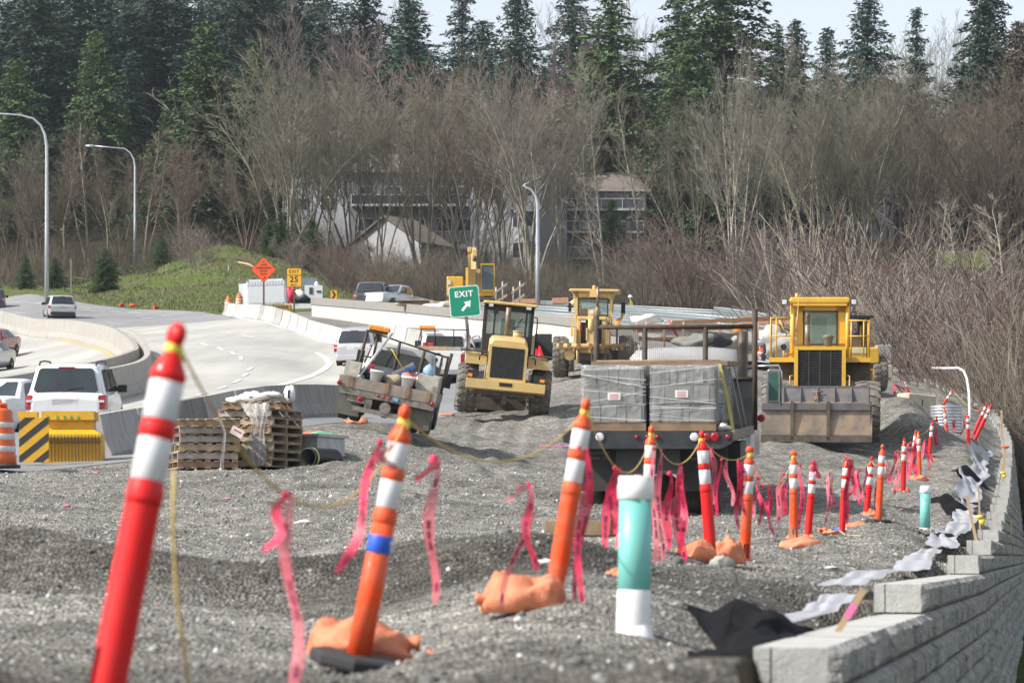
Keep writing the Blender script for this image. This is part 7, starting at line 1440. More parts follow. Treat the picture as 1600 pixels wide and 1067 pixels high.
# ------------------------------------------------------------------ clutter on the bridge
PLY = mat("form_plywood", (.52,.27,.15), .8, var=.15, scale=4, dirt=(.35,.25,.2), dscale=3)
def plank(name, a, b, h, dp, m, label, cat): mb = MB(); v = b-a; mb.loft([[a, a+Vector((0,dp,0)), a+Vector((0,dp,h)), a+Vector((0,0,h))],[b, b+Vector((0,dp,0)), b+Vector((0,dp,h)), b+Vector((0,0,h))]]); return tag(mb.build(name, m), label, cat, "timber forms on the bridge")
plank("form_board", P(806,474,182), P(838,474,182), .26, .8, PLY, "orange plywood form box at the foot of the centre lamp", "plywood form"); plank("form_board", P(863,474,176), P(888,473,176), .30, .8, PLY, "orange plywood form box hidden partly by the grader's cab", "plywood form"); plank("form_board", P(1050,507,136), P(1235,499,140), .16, .3, PLY, "long orange plywood form running towards the big loader", "plywood form"); plank("form_board", P(1160,506,142), P(1246,508,142), .35, .3, PLY, "pale orange form panel beside the big loader's rail", "plywood form"); plank("form_board", P(990,519,120), P(1150,514,124), .10, .3, PLY, "orange plank seen through the flatbed's rack, upper one", "plank"); plank("form_board", P(985,533,118), P(1120,527,120), .09, .3, PLY, "orange plank seen through the flatbed's rack, lower one", "plank")
for i, (x0, d, lb) in enumerate([(775,172,"timber guard-rail frame with steel posts next to the excavator"),(790,170,"second timber guard-rail frame just before the centre lamp")]):
    t = thing("guardrail_frame", lb, "guard rail", P(x0+(12 if i else 0),476,d)); tubes(t, "steel_post", LAMPM, ([(0,0,0),(0,0,.95)], .035), ([(.35,0,0),(.35,0,1.25)], .035), n=6); mb = MB()
    for z0, z1 in ((.0,.45),(.55,1.05)): mb.loft([[(-.1,-.05,z0),(-.1,.05,z0),(-.1,.05,z0+.14),(-.1,-.05,z0+.14)],[(.6,-.05,z1),(.6,.05,z1),(.6,.05,z1+.14),(.6,-.05,z1+.14)]])
    mb.build("timber_rail", WOODS[0], t)
for i, (px, py, d, sz, lb, m_) in enumerate([(655,475,157,(.9,.5,.16),"heap of loose boards on the parapet by the silver pickup",WOODS[0]),(690,481,152,(.7,.5,.22),"white tarpaulin heap on the parapet near the exit sign",WHITEB),(680,478,153,(.30,.3,.10),"green cloth scrap beside the white tarpaulin heap",SB_G),(712,480,150,(.6,.5,.25),"brown brush heap behind the exit sign",MATS["burlap"]),(1010,499,140,(.55,.5,.18),"white sheet lying on the girders behind the flatbed's rack",WHITEB),(1090,535,112,(.7,.5,.25),"grey tarp bundle seen through the flatbed's rack",MATS["rock_grey"]),(1120,533,112,(.45,.4,.22),"dark blue bundle seen through the flatbed's rack",MATS["navy_tarp"]),(1160,535,112,(.6,.4,.22),"white rubble sack near the worker in the orange vest",WHITEB),(1205,535,125,(.9,.5,.5),"pale concrete lump between the worker and the big loader",CONCV)]):
    mb = MB(); mb.blob((0,0,0), sz, 16, 0, i+3, .5); o = mb.build("material_heap", m_); o.location = P(px,py,d); tag(o, lb, "heap")
mb = MB()
for i in range(9): z = P(0,471+i*.7,157).z; mb.box(P(618+i*3,0,157).x, P(668+i*2,0,157).x, 156.4+i*.15, 156.8+i*.15, z, z+.05)
tag(mb.build("lumber_pile", WOODS[2]), "untidy pile of planks on the parapet in front of the silver pickup", "lumber pile")
t = thing("scaffold_frame", "orange timber falsework frame seen through the flatbed's mesh rack", "falsework", P(995,548,116))
for x in (0, .35, 1.0, 1.7, 3.0, 4.4): tubes(t, "upright", PLY, ([(x,0,0),(x,0,1.05)], .035), n=5)
tubes(t, "red_brace", MATS["red_can"], ([(1.15,0,1.1),(1.45,0,.55)], .05), ([(1.35,0,.7),(1.6,0,.35)], .04), n=6)
# ------------------------------------------------------------------ people
SKIN = mat("skin", (.50,.30,.21), .6, var=.06); JEAN = mat("jeans_blue", (.06,.09,.17), .9, var=.2, scale=20)
def person(label, p, rz, vest, shirt, hat, legs, pose="stand"):
    t = thing("person", label, "person", p, (0,0,rz), "workers on the bridge site"); lean = .45 if pose == "bend" else .03
    J = {"pel":(0,0,.95),"che":(0,lean*.5,1.28-.12*lean),"nec":(0,lean*.8,1.48-.25*lean),"hed":(0,lean*.95,1.60-.28*lean),"hl":(-.10,0,.90),"kl":(-.12,-.04,.50),"al":(-.13,.02,.09),"tl":(-.14,-.13,.04),"hr":(.10,0,.90),"kr":(.13,.02,.50),"ar":(.14,.06,.09),"tr":(.15,-.09,.04),
         "sl":(-.19,lean*.7,1.42-.22*lean),"el":(-.27,lean*.7-.05,1.15-.2*lean),"wl":(-.22,lean-.24,1.02-.2*lean),"sr":(.19,lean*.7,1.42-.22*lean),"er":(.28,lean*.7,1.14-.2*lean),"wr":(.27,lean-.18,.95-.2*lean)}
    def skin(name, edges, rad, m, names, root):
        me = bpy.data.meshes.new(name); idx = {n: i for i, n in enumerate(names)}; me.from_pydata([J[n] for n in names], [(idx[a], idx[b]) for a, b in edges], []); o = link(name, me, t); md = o.modifiers.new("s", 'SKIN'); 
        for i, n in enumerate(names): v = me.skin_vertices[0].data[i]; v.radius = (rad[n], rad[n]); v.use_root = (n == root)
        o.modifiers.new("u", 'SUBSURF').levels = 1; o.modifiers["u"].render_levels = 2; me.materials.append(m); return o
    nm = list(J); nb = ["pel","che","nec","hed","sl","el","wl","sr","er","wr","hl","kl","al","tl","hr","kr","ar","tr"]
    rad = dict(pel=.125,che=.15,nec=.055,hed=.085,sl=.07,el=.048,wl=.035,sr=.07,er=.048,wr=.035,hl=.095,kl=.062,al=.042,tl=.035,hr=.095,kr=.062,ar=.042,tr=.035)
    skin("body", [("pel","che"),("che","nec"),("nec","hed"),("che","sl"),("sl","el"),("el","wl"),("che","sr"),("sr","er"),("er","wr"),("pel","hl"),("hl","kl"),("kl","al"),("al","tl"),("pel","hr"),("hr","kr"),("kr","ar"),("ar","tr")], rad, SKIN, nb, "pel")
    r2 = {k: v*1.16+.006 for k, v in rad.items()}
    skin("trousers", [("pel","hl"),("hl","kl"),("kl","al"),("pel","hr"),("hr","kr"),("kr","ar")], r2, legs, ["pel","hl","kl","al","hr","kr","ar"], "pel")
    r3 = {k: v*1.10+.008 for k, v in rad.items()}; J["el2"] = J["el"]; r3["pel"] = .14
    skin("shirt", [("pel","che"),("che","nec"),("che","sl"),("sl","el"),("el","wl"),("che","sr"),("sr","er"),("er","wr")], dict(r3, nec=.06), shirt, ["pel","che","nec","sl","el","wl","sr","er","wr"], "pel")
    mb = MB(); c = Vector(J["che"]); q = Vector(J["pel"]); mb.loft([[tuple(q.lerp(c, u)*1.0+Vector((math.cos(a)*w_*.185, math.sin(a)*w_*.135, 0))) for a in [2*math.pi*k/18 for k in range(18)]] for u, w_ in ((.0,1.0),(.35,1.04),(.75,1.10),(1.15,1.12),(1.42,.75))], 0, False, False, True); v = mb.build("safety_vest", vest, t)
    mb = MB(); mb.loft([[tuple(q.lerp(c, u)+Vector((math.cos(a)*w_*.185, math.sin(a)*w_*.135, 0))) for a in [2*math.pi*k/18 for k in range(18)]] for u, w_ in ((.42,1.09),(.58,1.11))], 0, False, False, True); mb.build("reflective_stripe", PWH, v)
    h = Vector(J["hed"]); mb = MB(); mb.lathe([(.155,.045),(.16,.052),(.125,.06),(.122,.11),(.09,.165),(.03,.19)], tuple(h), n=20); mb.box(h.x-.09,h.x+.09,h.y-.21,h.y-.1,h.z+.045,h.z+.058); mb.build("hard_hat", hat, t)
    mb = MB(); mb.blob((h.x-.032,h.y-.088,h.z+.01),(.013,.01,.008),8,0); mb.blob((h.x+.032,h.y-.088,h.z+.01),(.013,.01,.008),8,0); mb.build("eyes", SGK, t); mb = MB(); mb.blob((h.x,h.y-.10,h.z-.015),(.014,.02,.022),8,0); mb.blob((h.x-.09,h.y,h.z),(.012,.02,.03),8,0); mb.blob((h.x+.09,h.y,h.z),(.012,.02,.03),8,0); mb.build("nose_and_ears", SKIN, t)
    for sx, w_ in ((-1,"wl"),(1,"wr")):
        w0 = Vector(J[w_]); g = MB(); g.blob((w0.x, w0.y-.03, w0.z-.05), (.022,.04,.05), 10, 0)
        for f_ in range(4): g.tube([(w0.x, w0.y-.055+f_*.02, w0.z-.08),(w0.x+sx*.004, w0.y-.06+f_*.02, w0.z-.115),(w0.x-sx*.012, w0.y-.06+f_*.02, w0.z-.135-.006*(f_ in (1,2)))], .0085, 6)
        g.tube([(w0.x, w0.y-.065, w0.z-.04),(w0.x-sx*.01, w0.y-.095, w0.z-.07),(w0.x-sx*.012, w0.y-.10, w0.z-.09)], .0095, 6); g.build("glove", WHITEB, t)
    for sx, w_ in ((-1,"tl"),(1,"tr")): w0 = Vector(J[w_]); g = MB(); g.box(w0.x-.05,w0.x+.05,w0.y-.04,w0.y+.24,0,.09,0,b=.02); g.build("boot", MATS["sign_black"], t)
    return t
VO = mat("vest_orange", (.85,.14,.03), .7); VY = mat("vest_lime", (.55,.70,.05), .7); HW = mat("hat_white", (.80,.80,.78), .35); DKS = mat("dark_shirt", (.03,.035,.06), .9)
person("worker in an orange vest and white hard hat standing beside the flatbed's rack", P(1188,597,122), R(-60), VO, DKS, HW, JEAN)
person("worker in a lime vest and white hard hat, only head and shoulders above the girders", P(985,507,193), R(35), VY, DKS, HW, JEAN)
person("bending worker in a lime vest just behind the grader's cab", P(890,506,180), R(-80), VY, WHITEB, HW, JEAN, "bend")
# ------------------------------------------------------------------ apartment buildings and houses in the wood
SID = mat("siding_grey", (.22,.23,.25), .8, var=.06, scale=2); SIDW = mat("siding_white", (.40,.40,.42), .75, var=.05, scale=2); ROOFM = mat("roof_shingle", (.17,.145,.125), .95, var=.2, scale=4, bump=.5); WING = mat("house_glass", (.05,.06,.08), .15, spec=.8); FRM = mat("window_frame_white", (.66,.66,.66), .6)
def building(label, px0, px1, top, bot, d, depth, wallm, wins, roof="hip", balc=None, rz=0, name="apartment_building"):
    s = d/F; a = P(px0, bot, d); W_ = (px1-px0)*s; Ht = (bot-top)*s; t = thing(name, label, "building", a, (0,0,rz)); mb = MB(); mb.box(0,W_,0,depth,-3,Ht)
    if roof == "gable": mb.prism([(0,Ht),(W_,Ht),(W_/2,Ht+W_*.32)], 0, depth, 'y')
    mb.build("wall", wallm, t)
    for i in range(int(Ht/.5)): pass
    r = MB()
    if roof == "hip": r.loft([[(-.5,-.5,Ht),(W_+.5,-.5,Ht),(W_+.5,depth+.5,Ht),(-.5,depth+.5,Ht)],[(W_*.12,depth*.45,Ht+2.6),(W_*.88,depth*.45,Ht+2.6),(W_*.88,depth*.55,Ht+2.6),(W_*.12,depth*.55,Ht+2.6)]])
    elif roof == "gable":
        k = W_*.32
        for sg in (0, 1):
            x0, x1 = (-.4, W_/2) if not sg else (W_+.4, W_/2); z0 = Ht-.25; r.loft([[(x0,-.4,z0),(x1,-.4,Ht+k),(x1,-.4,Ht+k+.18),(x0,-.4,z0+.18)],[(x0,depth+.4,z0),(x1,depth+.4,Ht+k),(x1,depth+.4,Ht+k+.18),(x0,depth+.4,z0+.18)]])
    elif roof == "shed": r.box(-.3,W_+.3,-.3,depth+.3,Ht,Ht+.25)
    r.build("roof", ROOFM, t)
    for (u, v, w_, h) in wins:
        x, z = u*W_, v*Ht; f = MB(); f.box(x-.07,x+w_+.07,-.05,.0,z-.07,z+h+.07); fo = f.build("window", FRM, t); g = MB(); g.box(x,x+w_,-.06,-.045,z,z+h); g.build("pane", WING, fo)
    if balc:
        for v in balc:
            z = v*Ht; b = MB(); b.box(.3,W_-.3,-1.5,0,z-.15,z); bo = b.build("balcony", FRM, t); g = MB(); n_ = int(W_/2.2)
            for i in range(n_+1): g.box(.35+i*(W_-.7)/n_-.03,.35+i*(W_-.7)/n_+.03,-1.5,-1.44,z,z+1.05)
            g.box(.3,W_-.3,-1.5,-1.44,z+1.0,z+1.07); g.build("railing", FRM, bo); p = MB(); p.box(.35,W_-.35,-1.42,-1.40,z+.1,z+.98); p.build("glass_panel", WING, bo)
    return t
grid = lambda us, vs, w_, h: [(u, v, w_, h) for u in us for v in vs]
building("grey balconied apartment block behind the centre lamp and the grader", 868, 1010, 300, 445, 326, 12, SID, grid((.06,.3,.55,.8),(.06,.34,.62,.83),1.6,1.4), "hip", (.28,.56,.80))
building("tall white gabled end of the apartment block, left of the grey balconied front".replace("left of","next to"), 735, 872, 258, 445, 326, 4.5, SIDW, grid((.62,.8),(.2,.45,.7),1.3,1.5), "gable", rz=R(-38))
building("small white gabled house behind the pickup on the bridge", 548, 680, 385, 450, 318, 5, SIDW, [(.7,.35,.9,.9)], "gable", rz=R(-32), name="gabled_house")
building("low garage with grey door joined beside the small white gabled house", 662, 728, 392, 450, 324, 8, SID, [(.2,.1,2.4,2.0)], "shed", name="garage")
building("grey-brown apartment block behind the bare maples above the exit sign", 545, 735, 270, 400, 342, 12, SID, grid((.08,.3,.5,.72,.88),(.3,.68),1.6,1.3), "hip", (.6,))
building("white apartment block glimpsed through trunks behind the great maple", 400, 545, 232, 370, 348, 12, SIDW, grid((.1,.4,.7),(.3,.68),1.6,1.3), "hip")
building("white building glimpsed between trunks behind the flatbed's rack", 1020, 1165, 250, 370, 345, 12, SIDW, grid((.1,.35,.6,.85),(.35,.7),1.5,1.3), "hip", (.3,.62))
building("white building seen as bright gaps behind the trunks over the big loader", 1205, 1400, 252, 350, 352, 12, mat("siding_bright", (.70,.71,.74), .7), grid((.1,.35,.6,.85),(.3,.7),1.5,1.2), "shed")
building("pale building seen as bright gaps among the trunks at the picture's edge", 1440, 1620, 262, 345, 350, 12, MATS["siding_bright"], grid((.1,.35,.6,.85),(.3,.7),1.5,1.2), "shed")
mb = MB(); g = []
for px in np.linspace(1470, 1545, 8): g.append([P(px, 418, 262), P(px, 392, 285)])
mb.sheet(g); kind(mb.build("grass_field", GRASS), "structure")
# ------------------------------------------------------------------ trees: mesh generators
BARKS = {"olive": mat("bark_olive", (.25,.23,.17), .95, var=.3, scale=1.5, rnd=.18), "grey": mat("bark_grey", (.27,.245,.20), .95, var=.3, scale=1.5, rnd=.18), "brown": mat("bark_brown", (.15,.115,.09), .95, var=.3, scale=1.5, rnd=.18), "pale": mat("bark_pale", (.38,.34,.28), .9, var=.25, scale=2)}
TWIGS = {"olive": mat("twigs_olive", (.175,.160,.118), .95, var=.2, scale=.6, rnd=.15), "grey": mat("twigs_grey", (.225,.205,.165), .95, var=.2, scale=.6, rnd=.15), "red": mat("twigs_reddish", (.165,.118,.098), .95, var=.25, scale=.6, rnd=.12), "purple": mat("twigs_purple", (.195,.155,.142), .95, var=.25, scale=.6, rnd=.12), "brown": mat("twigs_brown", (.15,.122,.092), .95, var=.25, scale=.6, rnd=.12), "pale": mat("twigs_pale", (.36,.32,.26), .9, var=.2)}
def prisms(segs, name, m):
    """3-sided tubes for many branch segments at once; segs: (n, 8) = p0, p1, r0, r1"""
    S = np.asarray(segs, float); p0, p1, r0, r1 = S[:,:3], S[:,3:6], S[:,6], S[:,7]; t = p1-p0; t /= np.maximum(np.linalg.norm(t, axis=1), 1e-6)[:,None]
    ref = np.where(np.abs(t[:,2:3]) < .9, np.array([[0,0,1.]]), np.array([[1.,0,0]])); a = np.cross(t, ref); a /= np.linalg.norm(a, axis=1)[:,None]; b = np.cross(t, a); V = []
    for p, r in ((p0, r0), (p1, r1)):
        for k in range(3):
            an = 2*math.pi*k/3; V.append(p+(a*math.cos(an)+b*math.sin(an))*r[:,None])
    V = np.stack(V, 1); n = len(S); q = np.array([(0,1,4,3),(1,2,5,4),(2,0,3,5)]); Fq = (q[None]+np.arange(n)[:,None,None]*6).reshape(-1,4)
    return npmesh(name, V.reshape(-1,3), Fq, m)
def grow(seed, Ht, kind_="maple", density=1.0, minr=.012):
    """limb and twig segments of a leafless tree"""
    rnd = random.Random(seed); thick = []; thin = []
    def branch(p, d, L_, r, lvl, up, u0=.15):
        n = max(2, int(L_/(1.1 if lvl < 2 else .6))); pts = [p]; q = d.copy(); st = L_/n
        for i in range(n):
            wob = .07 if lvl < 2 else .12
            q = (q + Vector((rnd.gauss(0,wob), rnd.gauss(0,wob), up*.12+rnd.gauss(0,.04)))).normalized(); nx = pts[-1]+q*st; f0 = 1-i/n*.78; f1 = 1-(i+1)/n*.78
            (thick if r*f0 > .045 else thin).append((*pts[-1], *nx, max(r*f0, minr), max(r*f1, minr*.8))); pts.append(nx)
            u = (i+1)/n
            if lvl >= 3 or u < u0: continue
            k = {0: 2.0, 1: 1.7, 2: 2.2}[lvl]*density; k = int(k)+(rnd.random() < k % 1)
            for _ in range(k):
                sp = rnd.uniform(.2,.55) if kind_ != "alder" or lvl > 0 else rnd.uniform(.5,.95)
                ax = Vector((rnd.gauss(0,1), rnd.gauss(0,1), rnd.gauss(0,.4))); ax = (ax - q*ax.dot(q)).normalized(); dd = (q*math.cos(sp)+ax*math.sin(sp)).normalized()
                ln = L_*rnd.uniform(.28,.46)*((1-.5*u) if lvl == 0 else .8)*(.6 if kind_ == 'alder' and lvl == 0 else 1) if lvl < 2 else rnd.uniform(.45,1.15)
                branch(nx, dd, ln, r*f1*rnd.uniform(.4,.6), lvl+1, up, .2)
    if kind_ == "maple":        # several leaders fanning from low down
        k = rnd.randint(7, 10)
        for i in range(k):
            a = 2*math.pi*i/k+rnd.uniform(-.4,.4); sp = rnd.uniform(.03,.36); d = Vector((math.cos(a)*sp, math.sin(a)*sp, 1)).normalized(); branch(Vector((math.cos(a)*.35, math.sin(a)*.35, 0)), d, Ht*rnd.uniform(.75,1.0), rnd.uniform(.10,.18), 0, .14, .34)
    elif kind_ == "alder":
        branch(Vector((0,0,0)), Vector((rnd.uniform(-.05,.05),0,1)).normalized(), Ht, .20, 0, .45, .22)
        if rnd.random() < .6: branch(Vector((.3,.1,0)), Vector((.12,0,1)).normalized(), Ht*.8, .13, 0, .45, .3)
    elif kind_ == "bush":
        for i in range(int(34*density)):
            a = rnd.uniform(0,6.28); sp = rnd.uniform(.05,.55); d = Vector((math.cos(a)*sp, math.sin(a)*sp, 1)).normalized(); rr = Ht*.16*rnd.random()**.5; branch(Vector((math.cos(a)*rr, math.sin(a)*rr, 0)), d, Ht*rnd.uniform(.55,1.0), .028, 1, .12, .2)
    return thick, thin
TREE_SRC = {}
def bare_tree(key, label, px, d, Ht, bark="olive", twig="olive", kind_="maple", seed=1, top=None, up=-.3, sx=1.0, group="leafless trees in front of the wooded hill", name="bare_tree", cat="tree", rz=0):
    p = G(px, d, up)
    if top is not None: Ht = CZ+(YH-top)/F*d-p.z
    t = thing(name, label, cat, p, (0,0,rz), group); src = TREE_SRC.get(key)
    if src is None:
        base = {"maple": 17., "alder": 17., "bush": 6.}[kind_]; th, tn = grow(seed, base, kind_, 1.0, .014 if kind_ != "bush" else .010)
        src = TREE_SRC[key] = (prisms(th or tn[:3], key+"_trunk", BARKS[bark]), prisms(tn, key+"_crown", TWIGS[twig]), base, len(tn))
    k = Ht/src[2]
    def child(nm, me, mt):
        if me.materials[0] != mt:
            kk = (me.name, mt.name)
            if kk not in TREE_SRC: m2 = me.copy(); m2.materials.clear(); m2.materials.append(mt); TREE_SRC[kk] = m2
            me = TREE_SRC[kk]
        return link(nm, me, t)
    if kind_ != "bush": child("trunk", src[0], BARKS[bark])
    child("crown" if kind_ != "bush" else "branches", src[1], TWIGS[twig]); t.scale = (k*sx, k*sx, k); return t
NEED = {"blue": mat("needles_bluegreen", (.034,.075,.050), .85, var=.45, scale=.8, rnd=.2), "green": mat("needles_green", (.060,.105,.036), .85, var=.5, scale=.8, rnd=.2), "deep": mat("needles_deep", (.028,.058,.040), .85, var=.45, scale=.8, rnd=.2), "brownish": mat("needles_brownish", (.085,.062,.045), .9, var=.4, scale=.8, rnd=.15)}
def conifer_arrays(seed, Ht=26., wid=4.3, droop=.35, gaps=.15, clump=1.0, bare=.10, shape=1.0, dens=1.0):
    """foliage: many short drooping sprays along whorled boughs; returns vertices, quads and limb segments"""
    rg = np.random.default_rng(seed); quads = []; limbs = [(0,0,0,0,0,Ht*.5,.30,.2),(0,0,Ht*.5,0,0,Ht*.98,.2,.03)]
    nl = int(46*dens); C = []; Dv = []; Lw = []
    lump = rg.uniform(.55,1.15,(nl,)); 
    for i in range(nl):
        u = bare+(1-bare)*(i/nl)**.92; z = Ht*u; rmax = wid*((1-u)**(.75*shape))*lump[i]+.25; nb = max(4, int((9-4*u)))
        a0 = rg.uniform(0, 6.28)
        for b in range(nb):
            if rg.random() < gaps: continue
            a = a0+2*math.pi*b/nb+rg.normal(0,.25); L_ = rmax*rg.uniform(.6,1.12); rise = rg.uniform(-.05,.30)*(1 if u > .4 else .4); k = max(4, int(L_*5.2*clump)); s = (np.arange(k)+.5)/k
            x = np.cos(a)*L_*s; y = np.sin(a)*L_*s; zz = z+L_*(rise*s-droop*s*s); limbs.append((0,0,z, np.cos(a)*L_, np.sin(a)*L_, z+L_*(rise-droop), .05, .015))
            for rep in range(5):
                off = rg.normal(0, 1, (k,3))*np.array([.26,.26,.13])*(.35+.9*np.sin(np.pi*np.minimum(s*1.05,1)))[:,None]*(1+L_*.10)
                C.append(np.stack([x,y,zz],1)+off); dirn = np.stack([np.full(k,np.cos(a)), np.full(k,np.sin(a)), np.full(k,-.25)],1)+rg.normal(0,.55,(k,3)); Dv.append(dirn); Lw.append(rg.uniform(.34,.72,k)*(1-.25*u))
    C = np.concatenate(C); Dv = np.concatenate(Dv); Lw = np.concatenate(Lw); Dv /= np.linalg.norm(Dv,axis=1)[:,None]; r = rg.normal(0,1,Dv.shape); W_ = np.cross(Dv, r); W_ /= np.linalg.norm(W_,axis=1)[:,None]; W_ *= (Lw*.20)[:,None]; Dl = Dv*Lw[:,None]*.55
    V = np.stack([C-Dl*.9, C+W_, C+Dl, C-W_], 1).reshape(-1,3); n = len(C); return V, np.arange(n*4).reshape(-1,4), limbs
CON = {}
CSPEC = {"fir": dict(seed=3, wid=6.6, droop=.30, gaps=.10, shape=.95), "spire": dict(seed=8, wid=4.6, droop=.25, gaps=.08), "cedar": dict(seed=12, wid=7.2, droop=.50, gaps=.05, dens=1.1, shape=.9), "ragged": dict(seed=21, wid=6.4, droop=.30, gaps=.34, bare=.2, shape=.8), "broad": dict(seed=31, wid=9.0, droop=.28, gaps=.16, shape=.7, bare=.12, dens=1.15), "top": dict(seed=41, wid=5.0, droop=.18, gaps=.36, bare=.35, dens=.85)}
def conifer(kind_, label, px, d, top, need="blue", sx=1.0, up=-.5, rz=0, base_py=None):
    p = G(px, d, up); Ht = CZ+(YH-top)/F*d-p.z
    if kind_ not in CON:
        V, Q, li = conifer_arrays(**CSPEC[kind_]); CON[kind_] = {"arr": (V, Q), "limb": prisms(li, kind_+"_trunk", BARKS["brown"])}
    c = CON[kind_]
    if need not in c: c[need] = npmesh(kind_+"_needles_"+need, *c["arr"], NEED[need])
    t = thing("conifer", label, "tree", p, (0,0,rz), "conifers on the wooded hill"); link("trunk", c["limb"], t); link("crown", c[need], t); k = Ht/26.; t.scale = (k*sx*1.28, k*sx*1.28, k); return t
# ---- single conifers that stand out
for i, a in enumerate([
 ("fir","tallest pointed conifer against the sky, above the road grader",955,335,-8,"green",1.25),
 ("broad","massive spreading conifer against the sky above the flatbed truck, nearest of the big pair",1125,345,-60,"green",1.15),
 ("broad","ragged conifer in front of the massive spreading one, its lower boughs over the woods",1075,330,60,"green",.9),
 ("ragged","half bare conifer just beside the massive spreading one, its trunk showing pale",1060,370,-50,"blue",.7),
 ("fir","dense conifer whose point is cut by the top edge, above the big loader's cab",1355,380,-15,"blue",1.0),
 ("top","lone thin conifer with a long bare stem standing free against the sky",1432,365,12,"blue",.72),
 ("spire","small pointed conifer in the skyline gap between two big ones, above the big loader",1292,420,42,"blue",1.0),
 ("spire","slim conifer beside the massive spreading one on the skyline",1245,410,30,"deep",1.0),
 ("spire","second slim conifer on the skyline beside the first slim one",1215,400,48,"deep",1.0),
 ("cedar","big dark cedar filling the skyline at the sheer edge of the picture",1545,345,-40,"blue",.95),
 ("fir","conifer with ragged boughs on the skyline before the big dark cedar",1530,370,10,"deep",.8),
 ("cedar","brown-tinted evergreen on the skyline at the picture's very edge",1592,320,30,"brownish",.7),
 ("cedar","short olive evergreen bush-like tree at the foot of the big dark cedar",1468,360,215,"green",.7),
 ("fir","pointed conifer above the exit sign, cut by the top edge",895,400,-20,"blue",1.2),
 ("cedar","narrow dark cedar standing in front of the skyline gap over the green sign",808,370,-20,"blue",.85),
 ("cedar","dark conical evergreen in the upper middle, its foot in reddish twigs",640,360,-5,"blue",1.15),
 ("ragged","thin see-through conifer on the skyline over the small loader",722,420,-12,"deep",.9),
 ("ragged","conifer with sky showing through on the skyline above the advisory speed sign",505,420,-45,"deep",.85),
 ("fir","tall green conifer with shaggy pale-tipped boughs behind the second lamp, largest on the slope",320,315,30,"green",1.2),
 ("fir","young conifer with a sharp tip beside the largest shaggy one",397,325,60,"green",.8),
 ("spire","blue-green conifer with a sharp tip behind the second lamp's arm",205,345,78,"blue",1.15),
 ("fir","tall dark conifer in the top corner over the first lamp",60,350,-60,"deep",1.2),
 ("fir","dark conifer just behind the top corner one",120,375,-70,"deep",1.2),
 ("broad","wide dark conifer crowning the slope above the orange sign",395,375,-80,"deep",.9),
 ("fir","dark conifer over the largest shaggy one, cut by the top edge",250,380,-90,"deep",1.2),
 ("fir","dense conifer between the wide dark one and the see-through one",450,390,-60,"blue",.9),
 ("fir","bright green conifer low on the slope behind the first lamp",25,335,90,"green",1.2),
 ("cedar","green conifer between the two lamps, its tip below the skyline",150,340,45,"green",.9),
 ("fir","green conifer at the foot of the slope beyond the second lamp head",262,325,170,"green",1.1),
 ("cedar","low dark evergreen half hidden by bare trees behind the grader",1040,318,300,"blue",1.2),
 ("fir","dark evergreen among bare trunks above the big loader's railing",1180,322,230,"deep",1.0),
 ("cedar","young green conifer before the grey apartment block",955,308,310,"green",1.1),
 ("fir","dense conifer behind the maples above the white gable",570,395,-40,"deep",1.1),
 ("fir","dark conifer between the upper middle evergreen and the narrow cedar",755,400,30,"deep",1.3),
]): conifer(a[0], a[1], a[2], a[3], a[4], a[5], a[6], rz=i*1.7)
# small young evergreens on the bank
for i, (px, d, top, lb, sx) in enumerate([(86,272,402,"small round young evergreen beside the first lamp post",1.6),(165,268,388,"small pointed young evergreen on the bank between the two lamps",1.5),(40,280,398,"dark little evergreen at the edge of the bank before the first lamp",1.3),(252,285,365,"young evergreen just beyond the second lamp post",1.3),(438,292,330,"bushy green evergreen on top of the grass mound",1.3),(487,294,342,"second bushy evergreen on top of the grass mound",1.4),(420,293,335,"dark narrow evergreen at the mound's crest behind the orange sign",1.0),(760,290,395,"low green shrub-like evergreen behind the excavator",1.4)]):
    conifer("cedar" if i % 2 else "fir", lb, px, d, top, "green", sx, rz=i, up=-.2)
